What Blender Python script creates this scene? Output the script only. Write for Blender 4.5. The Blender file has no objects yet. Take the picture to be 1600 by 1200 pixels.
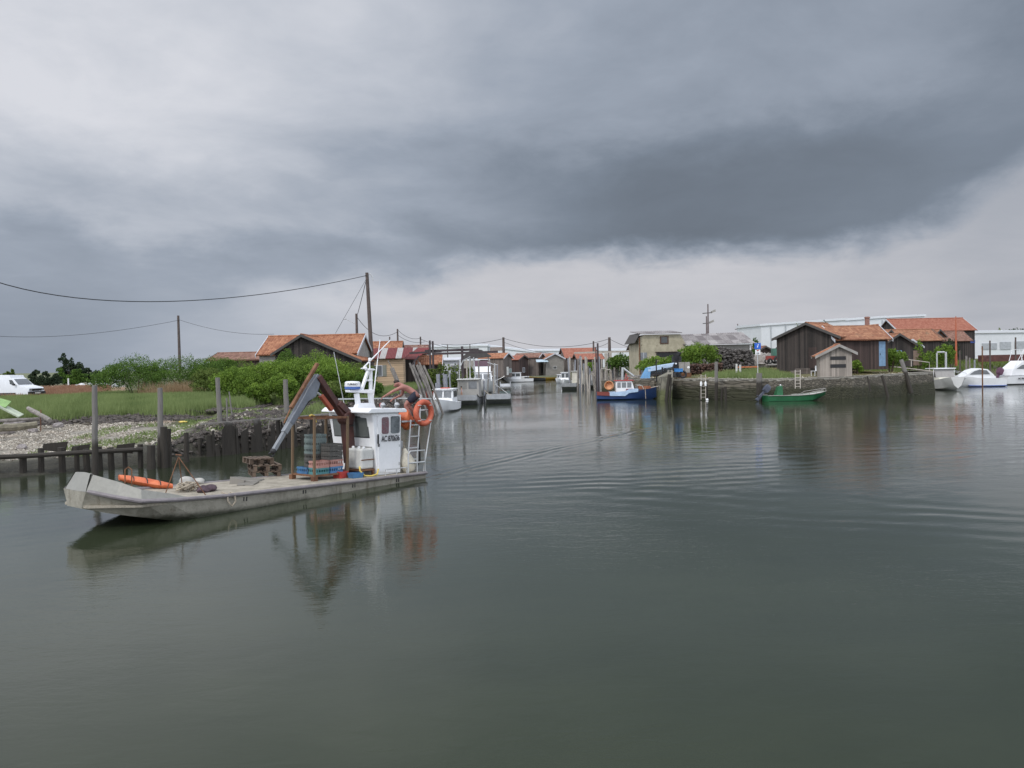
import bpy, bmesh, math, random
import numpy as np
from mathutils import Vector, Matrix
random.seed(7); RNG = np.random.default_rng(11)
SC = bpy.context.scene; COL = SC.collection
PI = math.pi; R = math.radians
# ---------------------------------------------------------------- camera geometry
EYE = 3.6; FPX = 1280.0; HOR = 567.0; PITCH = math.atan((600-HOR)/FPX); ROLL = math.radians(1.2)
_c, _s = math.cos(PITCH), math.sin(PITCH); _cr, _sr = math.cos(ROLL), math.sin(ROLL)
def ray(u, v):
    a = (u-800)/FPX; b = (600-v)/FPX; x = a*_cr+b*_sr; y = b*_cr-a*_sr
    return x, _c+y*_s, -_s+y*_c
_LU = [800, False]
def dY(u, Y):                            # the quay front is a little nearer than first paced out
    if not _LU[1]: return 0.0
    return float(np.interp(u, [960, 1060, 1200, 1330, 1455, 1600], [0, 0, -3.3, -6.7, -11.4, -14.4]))*min(1, max(0, (150-Y)/40))
def G(u, v, z=0.0):                      # point of a horizontal plane seen at a photo pixel
    r = ray(u, v); t = (z-EYE)/r[2]; return Vector((r[0]*t, r[1]*t, z))
def P(u, v, Y):                          # point at a given distance
    Y = Y+dY(u, Y); r = ray(u, v); t = Y/r[1]; return Vector((r[0]*t, Y, EYE+r[2]*t))
def PX(u, Y): _LU[0] = u; return P(u, 575, Y).x
def ZV(v, Y, u=None): return P(_LU[0] if u is None else u, v, Y).z
def XY(u, Y): return (PX(u, Y), Y+dY(u, Y))
cam = bpy.data.cameras.new('camera'); co = bpy.data.objects.new('camera', cam); COL.objects.link(co)
cam.sensor_width = 36; cam.lens = 36*FPX/1600; cam.clip_end = 20000; cam.clip_start = 0.1
_fw = Vector((0, _c, -_s)); _up = Vector((0, _s, _c)); _rt = Vector((1, 0, 0))
_cx, _cy = _rt*_cr-_up*_sr, _rt*_sr+_up*_cr
co.matrix_world = Matrix(((_cx.x, _cy.x, -_fw.x, 0), (_cx.y, _cy.y, -_fw.y, 0), (_cx.z, _cy.z, -_fw.z, EYE), (0, 0, 0, 1))); SC.camera = co
SC.view_settings.view_transform = 'Standard'; SC.view_settings.look = 'None'
SC.view_settings.gamma = 1.0; SC.view_settings.use_curve_mapping = False
SC.view_settings.exposure = 0.0
# ---------------------------------------------------------------- materials
def srgb(r, g, b):
    f = lambda c: (c/255/12.92 if c/255 <= .04045 else ((c/255+.055)/1.055)**2.4)
    return (f(r), f(g), f(b))
class NT:
    def __init__(s, nt): s.nt = nt; s.N = nt.nodes; s.L = nt.links
    def new(s, t, **k):
        n = s.N.new(t)
        for a, b in k.items(): setattr(n, a, b)
        return n
    def val(s, sock, x):
        if hasattr(x, 'is_linked') or isinstance(x, bpy.types.NodeSocket): s.L.new(x, sock)
        elif isinstance(x, (tuple, list)) and len(x) == 3 and sock.type == 'RGBA': sock.default_value = (*x, 1)
        else: sock.default_value = x
    def math(s, op, a, b=0.0, c=0.0, clamp=False):
        n = s.new('ShaderNodeMath', operation=op); n.use_clamp = clamp
        s.val(n.inputs[0], a); s.val(n.inputs[1], b)
        if len(n.inputs) > 2: s.val(n.inputs[2], c)
        return n.outputs[0]
    def mix(s, f, a, b, blend='MIX'):
        n = s.new('ShaderNodeMix', data_type='RGBA', blend_type=blend)
        s.val(n.inputs[0], f); s.val(n.inputs[6], a); s.val(n.inputs[7], b); return n.outputs[2]
    def noise(s, vec, scale, detail=3, rough=.55, dist=0.0):
        n = s.new('ShaderNodeTexNoise'); s.L.new(vec, n.inputs['Vector'])
        n.inputs['Scale'].default_value = scale; n.inputs['Detail'].default_value = detail
        n.inputs['Roughness'].default_value = rough; n.inputs['Distortion'].default_value = dist
        return n.outputs[0]
    def ramp(s, f, a, b, lo=0.0, hi=1.0):
        n = s.new('ShaderNodeMapRange', interpolation_type='SMOOTHSTEP'); s.val(n.inputs[0], f)
        for i, x in ((1, a), (2, b), (3, lo), (4, hi)): s.val(n.inputs[i], x)
        return n.outputs[0]
    def map(s, vec, scale=(1, 1, 1), rot=(0, 0, 0), loc=(0, 0, 0)):
        n = s.new('ShaderNodeMapping'); s.L.new(vec, n.inputs[0])
        n.inputs[1].default_value = loc; n.inputs[2].default_value = rot; n.inputs[3].default_value = scale
        return n.outputs[0]
    def sep(s, vec):
        n = s.new('ShaderNodeSeparateXYZ'); s.L.new(vec, n.inputs[0]); return n.outputs
    def comb(s, x, y, z):
        n = s.new('ShaderNodeCombineXYZ')
        for i, a in enumerate((x, y, z)): s.val(n.inputs[i], a)
        return n.outputs[0]
    def bump(s, h, dist, strength=1.0, normal=None):
        n = s.new('ShaderNodeBump'); n.inputs['Strength'].default_value = strength
        n.inputs['Distance'].default_value = dist; s.L.new(h, n.inputs['Height'])
        if normal is not None: s.L.new(normal, n.inputs['Normal'])
        return n.outputs[0]
def begin(name):
    m = bpy.data.materials.new(name); m.use_nodes = True
    t = NT(m.node_tree); p = t.N['Principled BSDF']
    tc = t.new('ShaderNodeTexCoord'); return m, t, p, tc.outputs['Object']
def mul(c, k): return tuple(min(1, x*k) for x in c)
def paint(name, c, rough=.5, metal=0.0, var=.18, scale=2.0, c2=None, stain=0.0, grain=.0, bump=.0):
    """worn painted / plain surface: two-scale noise in the colour, dirt streaks, fine bump"""
    m, t, p, ob = begin(name)
    n1 = t.noise(ob, scale, 5, .65); n2 = t.noise(ob, scale*9, 3, .6)
    f = t.math('ADD', t.math('MULTIPLY', n1, .65), t.math('MULTIPLY', n2, .35))
    f = t.ramp(f, .33, .67)
    col = t.mix(f, mul(c, 1-var), mul(c, 1+var) if c2 is None else c2)
    if stain:
        st = t.noise(t.map(ob, (5, 5, .7)), 1.3, 4, .7)
        col = t.mix(t.math('MULTIPLY', t.ramp(st, .55, .75), stain), col, mul((.16, .11, .07), .8))
    t.L.new(col, p.inputs['Base Color']); p.inputs['Metallic'].default_value = metal
    t.L.new(t.math('ADD', t.math('MULTIPLY', n2, .25), rough-.12), p.inputs['Roughness'])
    if bump: t.L.new(t.bump(t.math('ADD', n1, n2), bump), p.inputs['Normal'])
    return m
def boards(name, c, w=.18, axis='v', var=.35, rough=.85, dark=.25, c2=None, gap=.05):
    """weathered boards: every board its own tone, dark joints, grain along the board"""
    m, t, p, ob = begin(name); x, y, z = t.sep(ob)
    if axis == 'v': s = t.math('ADD', x, y); gv = t.map(ob, (14, 14, 1.2))
    else: s = z; gv = t.map(ob, (1.0, 1.0, 16))
    k = t.math('DIVIDE', s, w); fl = t.math('FLOOR', k); fr = t.math('FRACT', k)
    wn = t.new('ShaderNodeTexWhiteNoise', noise_dimensions='1D'); t.L.new(fl, wn.inputs['W'])
    gr = t.noise(gv, 1.0, 5, .7); big = t.noise(ob, .9, 4, .6)
    f = t.math('ADD', t.math('MULTIPLY', wn.outputs[0], .5), t.math('ADD', t.math('MULTIPLY', gr, .45), t.math('MULTIPLY', big, .3)))
    col = t.mix(t.ramp(f, .25, .95), mul(c, 1-var), mul(c, 1+var) if c2 is None else c2)
    j = t.math('LESS_THAN', fr, gap); col = t.mix(j, col, mul(c, dark))
    t.L.new(col, p.inputs['Base Color']); p.inputs['Roughness'].default_value = rough
    h = t.math('SUBTRACT', t.math('MULTIPLY', gr, .25), j); t.L.new(t.bump(h, .012), p.inputs['Normal'])
    return m
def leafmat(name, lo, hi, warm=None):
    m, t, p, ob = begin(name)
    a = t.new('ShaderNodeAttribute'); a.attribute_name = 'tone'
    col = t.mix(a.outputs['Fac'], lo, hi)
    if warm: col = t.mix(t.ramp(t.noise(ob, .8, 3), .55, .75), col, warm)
    t.L.new(col, p.inputs['Base Color']); p.inputs['Roughness'].default_value = .65
    p.inputs['Specular IOR Level'].default_value = .25
    tr = t.new('ShaderNodeBsdfTranslucent'); t.L.new(col, tr.inputs[0])
    mx = t.new('ShaderNodeMixShader'); mx.inputs[0].default_value = .3
    t.L.new(p.outputs[0], mx.inputs[1]); t.L.new(tr.outputs[0], mx.inputs[2])
    t.L.new(mx.outputs[0], t.N['Material Output'].inputs[0]); return m
def roofmat(name, c, c2, moss=.3, row=.33):
    """clay tiles: tone per tile, lichen patches"""
    m, t, p, ob = begin(name); x, y, z = t.sep(ob)
    a = t.math('FLOOR', t.math('DIVIDE', x, .24)); b = t.math('FLOOR', t.math('DIVIDE', z, row*.42))
    wn = t.new('ShaderNodeTexWhiteNoise', noise_dimensions='3D'); t.L.new(t.comb(a, b, 0.0), wn.inputs['Vector'])
    n = t.noise(ob, .7, 5, .65)
    f = t.math('ADD', t.math('MULTIPLY', wn.outputs[0], .5), t.math('MULTIPLY', n, .6))
    col = t.mix(t.ramp(f, .25, .85), c, c2)
    fr = t.math('FRACT', t.math('DIVIDE', z, row*.42))
    col = t.mix(t.math('MULTIPLY', t.math('LESS_THAN', fr, .2), .55), col, mul(c, .35))
    col = t.mix(t.math('MULTIPLY', t.ramp(t.noise(ob, 1.7, 5, .7), .55, .72), moss), col, (.12, .11, .07))
    t.L.new(col, p.inputs['Base Color']); p.inputs['Roughness'].default_value = .85
    return m
def glassmat(name, c=(.03, .035, .04), rough=.08):
    m, t, p, ob = begin(name)
    n = t.noise(ob, 2.5, 3); t.L.new(t.mix(n, mul(c, .6), mul(c, 1.5)), p.inputs['Base Color'])
    p.inputs['Roughness'].default_value = rough; p.inputs['Specular IOR Level'].default_value = .6
    return m
def stonemat(name, c, sx=2.2, sz=4.5, wet=None, wetz=.9):
    """rubble masonry: irregular stones, mortar, dark tide band with weed"""
    m, t, p, ob = begin(name); x, y, z = t.sep(ob)
    s = t.comb(t.math('MULTIPLY', t.math('ADD', x, t.math('MULTIPLY', y, .6)), sx), 0.0, t.math('MULTIPLY', z, sz))
    nz = t.noise(ob, 2.0, 3)
    vo = t.new('ShaderNodeTexVoronoi', feature='F1'); t.L.new(s, vo.inputs['Vector']); vo.inputs['Scale'].default_value = 1.0
    vd = t.new('ShaderNodeTexVoronoi', feature='DISTANCE_TO_EDGE'); t.L.new(s, vd.inputs['Vector']); vd.inputs['Scale'].default_value = 1.0
    hs = t.sep(vo.outputs['Color'])[0]
    col = t.mix(hs, mul(c, .7), mul(c, 1.3)); col = t.mix(t.ramp(vd.outputs[0], .02, .1), mul(c, .5), col)
    col = t.mix(t.ramp(nz, .5, .75), col, mul(c, .5))
    if wet:
        zz = t.math('ADD', z, t.math('MULTIPLY', t.math('SUBTRACT', t.noise(ob, .8, 4), .5), .9))
        col = t.mix(t.ramp(zz, wetz-.25, wetz+.25, 1.0, 0.0), col, t.mix(t.noise(ob, 3.0, 4), wet, mul(wet, 2.2)))
    t.L.new(col, p.inputs['Base Color']); p.inputs['Roughness'].default_value = .8
    t.L.new(t.bump(t.math('ADD', t.ramp(vd.outputs[0], 0, .15), t.math('MULTIPLY', nz, .4)), .05), p.inputs['Normal'])
    return m
# ---------------------------------------------------------------- mesh builder
class MB:
    def __init__(s): s.v = []; s.f = []; s.m = []; s.mi = 0
    def add(s, vs, fs):
        b = len(s.v); s.v += [tuple(x) for x in vs]; s.f += [tuple(b+i for i in f) for f in fs]; s.m += [s.mi]*len(fs); return s
    def hexa(s, c):                      # 8 corners: bottom 4 ccw, top 4 ccw
        return s.add(c, [(3, 2, 1, 0), (4, 5, 6, 7), (0, 1, 5, 4), (1, 2, 6, 5), (2, 3, 7, 6), (3, 0, 4, 7)])
    def box(s, x0, x1, y0, y1, z0, z1):
        return s.hexa([(x0, y0, z0), (x1, y0, z0), (x1, y1, z0), (x0, y1, z0), (x0, y0, z1), (x1, y0, z1), (x1, y1, z1), (x0, y1, z1)])
    def bar(s, p, q, w, h=None, up=(0, 0, 1)):      # rectangular bar from p to q
        p, q = Vector(p), Vector(q); h = h or w; a = (q-p).normalized(); u = Vector(up)
        if abs(a.dot(u)) > .98: u = Vector((1, 0, 0))
        x = a.cross(u).normalized(); z = x.cross(a)
        c = [(-1, -1), (1, -1), (1, 1), (-1, 1)]
        k = [p+x*i*w/2+z*j*h/2 for i, j in c]+[q+x*i*w/2+z*j*h/2 for i, j in c]
        return s.hexa(k)
    def tube(s, pts, r, n=7, caps=True, rs=None):
        pts = [Vector(p) for p in pts]; rings = []; prev = None
        for i, p in enumerate(pts):
            a = (pts[min(i+1, len(pts)-1)]-pts[max(i-1, 0)]).normalized()
            if prev is None:
                u = Vector((0, 0, 1)) if abs(a.z) < .9 else Vector((1, 0, 0)); x = a.cross(u).normalized()
            else: x = (prev-a*prev.dot(a)).normalized()
            prev = x; y = a.cross(x); rr = rs[i] if rs else r
            rings.append([p+(x*math.cos(2*PI*k/n)+y*math.sin(2*PI*k/n))*rr for k in range(n)])
        vs = [q for g in rings for q in g]; fs = []
        for i in range(len(pts)-1):
            for k in range(n): fs.append((i*n+k, i*n+(k+1) % n, (i+1)*n+(k+1) % n, (i+1)*n+k))
        if caps: fs += [tuple(range(n))[::-1], tuple((len(pts)-1)*n+k for k in range(n))]
        return s.add(vs, fs)
    def torus(s, c, R0, r, ax='y', n=28, k=10, squash=1.0):
        vs = []; fs = []
        for i in range(n):
            a = 2*PI*i/n
            for j in range(k):
                b = 2*PI*j/k; q = R0+r*math.cos(b); h = r*math.sin(b)*squash
                x, y = q*math.cos(a), q*math.sin(a)
                vs.append({'y': (c[0]+x, c[1]+h, c[2]+y), 'x': (c[0]+h, c[1]+x, c[2]+y), 'z': (c[0]+x, c[1]+y, c[2]+h)}[ax])
                fs.append((i*k+j, ((i+1) % n)*k+j, ((i+1) % n)*k+(j+1) % k, i*k+(j+1) % k))
        return s.add(vs, fs)
    def lathe(s, prof, c=(0, 0, 0), n=14, ax='z'):
        vs = []; fs = []
        for r_, h in prof:
            for k in range(n):
                a = 2*PI*k/n; x, y = r_*math.cos(a), r_*math.sin(a)
                vs.append({'z': (c[0]+x, c[1]+y, c[2]+h), 'x': (c[0]+h, c[1]+x, c[2]+y), 'y': (c[0]+x, c[1]+h, c[2]+y)}[ax])
        for i in range(len(prof)-1):
            for k in range(n): fs.append((i*n+k, i*n+(k+1) % n, (i+1)*n+(k+1) % n, (i+1)*n+k))
        fs += [tuple(range(n))[::-1], tuple((len(prof)-1)*n+k for k in range(n))]
        return s.add(vs, fs)
    def ball(s, c, rx, ry=None, rz=None, n=10, m=7):
        ry = ry or rx; rz = rz or rx; vs = [(c[0], c[1], c[2]-rz)]; fs = []
        for i in range(1, m):
            a = -PI/2+PI*i/m
            for k in range(n):
                b = 2*PI*k/n; vs.append((c[0]+rx*math.cos(a)*math.cos(b), c[1]+ry*math.cos(a)*math.sin(b), c[2]+rz*math.sin(a)))
        vs.append((c[0], c[1], c[2]+rz)); L = len(vs)-1
        for k in range(n):
            fs.append((0, 1+(k+1) % n, 1+k)); fs.append((L, L-n+k, L-n+(k+1) % n))
            for i in range(m-2): fs.append((1+i*n+k, 1+i*n+(k+1) % n, 1+(i+1)*n+(k+1) % n, 1+(i+1)*n+k))
        return s.add(vs, fs)
    def prism(s, poly, lo, hi, ax='y'):  # polygon in the other two axes, extruded along ax
        f = {'y': lambda a, b, h: (a, h, b), 'x': lambda a, b, h: (h, a, b), 'z': lambda a, b, h: (a, b, h)}[ax]
        n = len(poly); vs = [f(a, b, lo) for a, b in poly]+[f(a, b, hi) for a, b in poly]
        fs = [tuple(range(n)), tuple(range(2*n-1, n-1, -1))]+[(i, n+i, n+(i+1) % n, (i+1) % n) for i in range(n)]
        return s.add(vs, fs)
    def loft(s, rings, closed=False, cap0=False, cap1=False):
        n = len(rings[0]); vs = [q for g in rings for q in g]; fs = []
        for i in range(len(rings)-1):
            for k in range(n if closed else n-1): fs.append((i*n+k, (i+1)*n+k, (i+1)*n+(k+1) % n, i*n+(k+1) % n))
        if cap0: fs.append(tuple(range(n)))
        if cap1: fs.append(tuple((len(rings)-1)*n+k for k in range(n))[::-1])
        return s.add(vs, fs)
    def jitter(s, a):
        s.v = [(x+random.uniform(-a, a), y+random.uniform(-a, a), z+random.uniform(-a, a)) for x, y, z in s.v]; return s
    def xf(s, M):
        s.v = [tuple(M @ Vector(p)) for p in s.v]; return s
    def mesh(s, name, mats, smooth=False, fix=True):
        me = bpy.data.meshes.new(name); me.from_pydata(s.v, [], s.f)
        for mt in (mats if isinstance(mats, (list, tuple)) else [mats]): me.materials.append(mt)
        me.polygons.foreach_set('material_index', s.m)
        if fix:
            bm = bmesh.new(); bm.from_mesh(me); bmesh.ops.recalc_face_normals(bm, faces=bm.faces); bm.to_mesh(me); bm.free()
        if smooth:
            me.polygons.foreach_set('use_smooth', [True]*len(me.polygons))
            try: me.set_sharp_from_angle(angle=R(40))
            except Exception: pass
        me.update(); return me
    def build(s, name, mats, parent=None, smooth=False, loc=None, rz=0, bevel=0, fix=True):
        o = bpy.data.objects.new(name, s.mesh(name, mats, smooth, fix)); COL.objects.link(o)
        if parent is not None: o.parent = parent
        if loc is not None: o.location = loc
        if rz: o.rotation_euler.z = rz
        if bevel:
            b = o.modifiers.new('bevel', 'BEVEL'); b.width = bevel; b.segments = 2; b.limit_method = 'ANGLE'; b.angle_limit = R(40)
        return o
def tag(o, label=None, cat=None, group=None, kind=None):
    for k, v in (('label', label), ('category', cat), ('group', group), ('kind', kind)):
        if v: o[k] = v
    return o
def thing(name, label, cat, loc=(0, 0, 0), rz=0, group=None, M=None):
    o = bpy.data.objects.new(name, None); COL.objects.link(o); o.empty_display_size = .2
    if M is not None: o.matrix_world = M
    else: o.location = loc; o.rotation_euler = (0, 0, rz)
    return tag(o, label, cat, group)
def kids(o): return [c for c in bpy.data.objects if c.parent == o]
def dup(root, label=None, loc=None, rz=None, M=None, scale=None):
    def rec(o, par):
        c = o.copy(); COL.objects.link(c); c.parent = par
        for k in [x for x in COL.objects if x.parent == o]: rec(k, c)
        return c
    r = rec(root, None)
    if label: r['label'] = label
    if M is not None: r.matrix_world = M
    if loc is not None: r.location = loc
    if rz is not None: r.rotation_euler = (0, 0, rz)
    if scale is not None: r.scale = (scale,)*3
    return r
def T(x, y, z, rz=0, ry=0, rx=0):
    return Matrix.Translation((x, y, z)) @ Matrix.Rotation(rz, 4, 'Z') @ Matrix.Rotation(ry, 4, 'Y') @ Matrix.Rotation(rx, 4, 'X')
def text_mesh(body, size, mat, name, parent, M, depth=.004, bold=0.0, sx=1.0):
    cu = bpy.data.curves.new('lettering', 'FONT'); cu.body = body; cu.size = size; cu.extrude = depth; cu.offset = bold
    cu.align_x = 'CENTER'; cu.align_y = 'CENTER'
    o = bpy.data.objects.new('lettering', cu); COL.objects.link(o)
    dg = bpy.context.evaluated_depsgraph_get(); me = bpy.data.meshes.new_from_object(o.evaluated_get(dg))
    bpy.data.objects.remove(o); me.materials.clear(); me.materials.append(mat)
    me.transform(Matrix.Diagonal((sx, 1, 1, 1)))
    q = bpy.data.objects.new(name, me); COL.objects.link(q); q.parent = parent; q.matrix_local = M; return q
SKY_BACK = 1.5  # extra gain on the unseen sky, added to light the scene
# ---------------------------------------------------------------- sky, sun
W = bpy.data.worlds.new('World'); SC.world = W; W.use_nodes = True
t = NT(W.node_tree); bg = t.N['Background']
SUN_EL, SUN_AZ = R(48), R(215)
sky = t.new('ShaderNodeTexSky', sky_type='NISHITA'); sky.sun_disc = False
sky.sun_elevation = SUN_EL; sky.sun_rotation = SUN_AZ; sky.air_density = 1.5; sky.dust_density = 3
tc = t.new('ShaderNodeTexCoord'); D = tc.outputs['Generated']; dx, dy, dz = t.sep(D)
hl = t.math('SQRT', t.math('ADD', t.math('MULTIPLY', dx, dx), t.math('MULTIPLY', dy, dy)))
el = t.math('DIVIDE', dz, t.math('MAXIMUM', hl, .05))           # tangent of elevation
az = t.math('ARCTAN2', dx, dy)
front = t.ramp(t.math('ABSOLUTE', az), .75, 1.5, 1.0, 0.0)
# cloud-base coordinates: the direction met with a flat layer overhead
zz = t.math('ADD', t.math('MAXIMUM', dz, 0.0), .16)
pl = t.comb(t.math('DIVIDE', dx, zz), t.math('DIVIDE', dy, zz), 0.0)
nA = t.noise(t.map(pl, loc=(3.1, 1.7, 0)), .85, 6, .55, .3); nB = t.noise(t.map(pl, (1, 1, 1), loc=(9, 4, 2)), 2.6, 5, .6, .4)
nC = t.noise(t.map(D, (1, 1, 1.9)), 4.0, 6, .55, .4); nD = t.noise(t.map(D, (1, 1, 2.2), loc=(5, 2, 1)), 13.0, 5, .6, .3)
def curve(f, pts):
    n = t.new('ShaderNodeFloatCurve'); c = n.mapping.curves[0]
    c.points[0].location = pts[0]; c.points[1].location = pts[-1]
    for q in pts[1:-1]: c.points.new(*q)
    for q in c.points: q.handle_type = 'AUTO_CLAMPED'
    n.mapping.update(); t.L.new(f, n.inputs['Value']); return n.outputs[0]
A01 = t.math('ADD', t.math('MULTIPLY', az, .8), .5, clamp=True)     # azimuth -0.625..0.625 -> 0..1
def A(u): return math.atan((u-800)/FPX)*.8+.5
def E(v, u=800): return (567-(u-800)*.021-v)/FPX*math.cos(math.atan((u-800)/FPX))
# lower rim of the dark cloud (tangent of elevation against azimuth) and the brightness of the cloud deck at several heights over it
US = [50, 300, 550, 800, 1100, 1400, 1580]
def azc(vals): return curve(A01, [(0, vals[0])]+[(A(u_), v_) for u_, v_ in zip(US, vals)]+[(1, vals[-1])])
edge = curve(A01, [(0, E(440, 0)), (A(50), E(440, 50)), (A(300), E(450, 300)), (A(550), E(425, 550)), (A(700), E(412, 700)), (A(850), E(396, 850)), (A(1080), E(392, 1080)), (A(1250), E(372, 1250)), (A(1420), E(340, 1420)), (A(1600), E(250, 1600)), (1, E(215, 1600))])
wob = t.math('ADD', t.math('MULTIPLY', t.math('SUBTRACT', nC, .5), .13), t.math('MULTIPLY', t.math('SUBTRACT', nD, .5), .055))
h = t.math('SUBTRACT', t.math('ADD', el, wob), edge)
LV = [(-.20, [.36, .57, .68, .76, .74, .72, .66]), (-.10, [.38, .58, .70, .79, .76, .74, .60]), (-.034, [.42, .57, .82, .78, .77, .66, .56]), (.024, [.49, .47, .44, .29, .09, .17, .24]), (.075, [.70, .65, .60, .37, .12, .16, .24]), (.18, [.92, .86, .77, .56, .42, .42, .40]), (.33, [.97, .93, .86, .62, .51, .48, .45])]
Lf = azc(LV[0][1]); prev_ = Lf
for (h0_, _a), (h1_, vals) in zip(LV, LV[1:]):
    c_ = azc(vals); Lf = t.math('ADD', Lf, t.math('MULTIPLY', t.math('SUBTRACT', c_, prev_), t.ramp(h, h0_, h1_))); prev_ = c_
lum = t.math('ADD', t.math('MULTIPLY', t.math('SUBTRACT', nA, .5), .42), t.math('ADD', t.math('MULTIPLY', t.math('SUBTRACT', nB, .5), .34), t.math('MULTIPLY', t.math('SUBTRACT', nC, .5), .40)))
lum = t.math('MULTIPLY', lum, t.ramp(h, -.03, .06, .4, 1.0))
Lf = t.math('ADD', Lf, t.math('MULTIPLY', lum, t.math('ADD', .25, t.math('MULTIPLY', Lf, 1.0))))
Lb = t.math('ADD', .75, t.math('MULTIPLY', lum, .8))            # unseen cloud overhead and behind, taken as thinner, brightened to light the scene
mixf = t.math('MULTIPLY', front, t.ramp(el, .75, 1.6, 1.0, 0.0))
L = t.math('ADD', t.math('MULTIPLY', Lf, mixf), t.math('MULTIPLY', Lb, t.math('SUBTRACT', 1.0, mixf)))
cr = t.new('ShaderNodeValToRGB'); t.L.new(L, cr.inputs[0]); e = cr.color_ramp.elements
cols = [(0.0, srgb(100, 108, 119)), (.25, srgb(124, 134, 148)), (.5, srgb(157, 166, 180)), (.78, srgb(193, 198, 208)), (1.0, srgb(217, 219, 226))]
e[0].position, e[0].color = cols[0][0], (*cols[0][1], 1); e[1].position, e[1].color = cols[-1][0], (*cols[-1][1], 1)
for p_, c_ in cols[1:-1]:
    q = e.new(p_); q.color = (*c_, 1)
tint = t.mix(t.math('MULTIPLY', t.ramp(h, -.03, .01, 1, 0), t.math('MULTIPLY', mixf, t.ramp(az, -.35, .0))), (1, 1, 1), (1.05, 1.0, .96)); crm = t.mix(1.0, cr.outputs[0], tint, 'MULTIPLY')
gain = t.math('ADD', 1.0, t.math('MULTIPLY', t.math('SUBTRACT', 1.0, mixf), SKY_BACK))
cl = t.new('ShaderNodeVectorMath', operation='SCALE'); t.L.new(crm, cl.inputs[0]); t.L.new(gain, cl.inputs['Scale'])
sk = t.new('ShaderNodeVectorMath', operation='SCALE'); t.L.new(sky.outputs[0], sk.inputs[0]); sk.inputs['Scale'].default_value = .1
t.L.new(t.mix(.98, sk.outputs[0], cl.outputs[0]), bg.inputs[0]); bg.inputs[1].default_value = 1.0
sl = bpy.data.lights.new('sun', 'SUN'); sl.energy = 1.5; sl.angle = R(14); sl.color = (1, .95, .88)
so = bpy.data.objects.new('sun', sl); COL.objects.link(so)
_sd = Vector((math.cos(SUN_EL)*math.sin(SUN_AZ), math.cos(SUN_EL)*math.cos(SUN_AZ), math.sin(SUN_EL)))
so.rotation_euler = (-_sd).to_track_quat('-Z', 'Y').to_euler(); so.location = (0, 0, 60)
# ---------------------------------------------------------------- ground
LS = [(x*1.029, y*1.029) for x, y in [(-120, 6), (-45, 18), (-24, 25), (-17.1, 27.2), (-14.8, 29), (-13.7, 30.6), (-12.7, 32.3), (-11.6, 33.4), (-10.4, 34.9), (-8.7, 38.2), (-7.5, 44.4), (-6.9, 49.9), (-6.7, 55.9), (-6.6, 64), (-6.4, 73), (-5.6, 101), (-2.8, 136), (1.2, 162), (4, 175)]]
RS = [(x*1.029, y*1.029) for x, y in [(9.3, 175), (9.5, 160), (9.8, 128), (10.6, 100), (11.4, 86), (12.4, 79.5), (15, 74), (20.8, 66.5), (28, 67.7), (37.1, 72.6), (39.5, 84), (45, 94), (58, 103), (75, 108), (160, 112), (160, -60), (-120, -60)]]
POLY = np.array(LS+RS, float); NSEG = len(POLY)
def shore(X, Y):
    """distance inland (negative over water) and the nearest shore segment"""
    x, y = X.ravel(), Y.ravel(); best = np.full(x.shape, 1e9); seg = np.zeros(x.shape, int); ins = np.zeros(x.shape, bool)
    for i in range(NSEG):
        a, b = POLY[i], POLY[(i+1) % NSEG]; d = b-a
        k = np.clip(((x-a[0])*d[0]+(y-a[1])*d[1])/(d@d), 0, 1)
        q = np.hypot(x-a[0]-k*d[0], y-a[1]-k*d[1]); w = q < best; best[w] = q[w]; seg[w] = i
        cr_ = ((a[1] > y) != (b[1] > y)) & (x < (b[0]-a[0])*(y-a[1])/(b[1]-a[1]+1e-12)+a[0]); ins ^= cr_
    best[ins] *= -1
    return best.reshape(X.shape), seg.reshape(X.shape)
def lump(X, Y, s, seed):
    r = np.random.default_rng(seed); z = 0
    for i in range(7):
        a = r.uniform(0, 2*PI); k = r.uniform(.6, 1.6)/s; z = z+np.sin((X*math.cos(a)+Y*math.sin(a))*k*2*PI+r.uniform(0, 6))
    return z/7
nL = len(LS)
def LIM(X, Y): return np.interp(X, [-24, -21, -17, -14, -11.5], [12.0, 11, 8, 6.2, 4.2])
def height(X, Y):
    d, sg = shore(X, Y); I = lambda d_, xs, ys: np.interp(d_, xs, ys)
    beach = I(d*12.8/LIM(X, Y), [-6, -1, 0, 2, 9, 12, 13.5, 20, 60], [-1.5, -.5, -.02, .32, .88, 1.08, 1.38, 1.45, 1.6])
    wall = I(d, [-4, -.3, .1, .5, 2.2, 4.5, 60], [-1.5, -.4, 0, .70, 1.22, 1.45, 1.6])
    bank = I(d, [-4, -.5, 0, .7, 1.6, 6, 60], [-1.5, -.5, 0, .9, 1.45, 1.5, 1.5])
    quay = I(d, [-3, -.1, .1, .35, 6, 11, 40, 90], [-1.5, -1.2, .2, 1.76, 2.1, 2.35, 2.5, 2.7])
    basin = I(d, [-4, -.5, 0, 3, 10, 40], [-1.5, -.5, 0, 1.2, 2.1, 2.6])
    h = np.where(sg < 6, beach, np.where(sg < 10, wall, np.where(sg < nL+4, bank, np.where(sg < nL+10, quay, basin))))
    # beach blends into the timbered bank
    w = np.clip((X+15.3)/2.2, 0, 1); lf = (sg >= 3) & (sg < 9); h = np.where(lf, beach*(1-w)+wall*w, h)
    far = np.clip((np.hypot(X, Y)-160)/200, 0, 1)
    land = d > .6
    h = h+np.where(land, .05*lump(X, Y, 3, 1)+.1*lump(X, Y, 14, 2), 0)*(1-far)
    return h*(1-far)+far*np.where(d > 0, 1.6, h)
def hz(x, y): return float(height(np.array([[x]], float), np.array([[y]], float))[0, 0])
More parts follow.
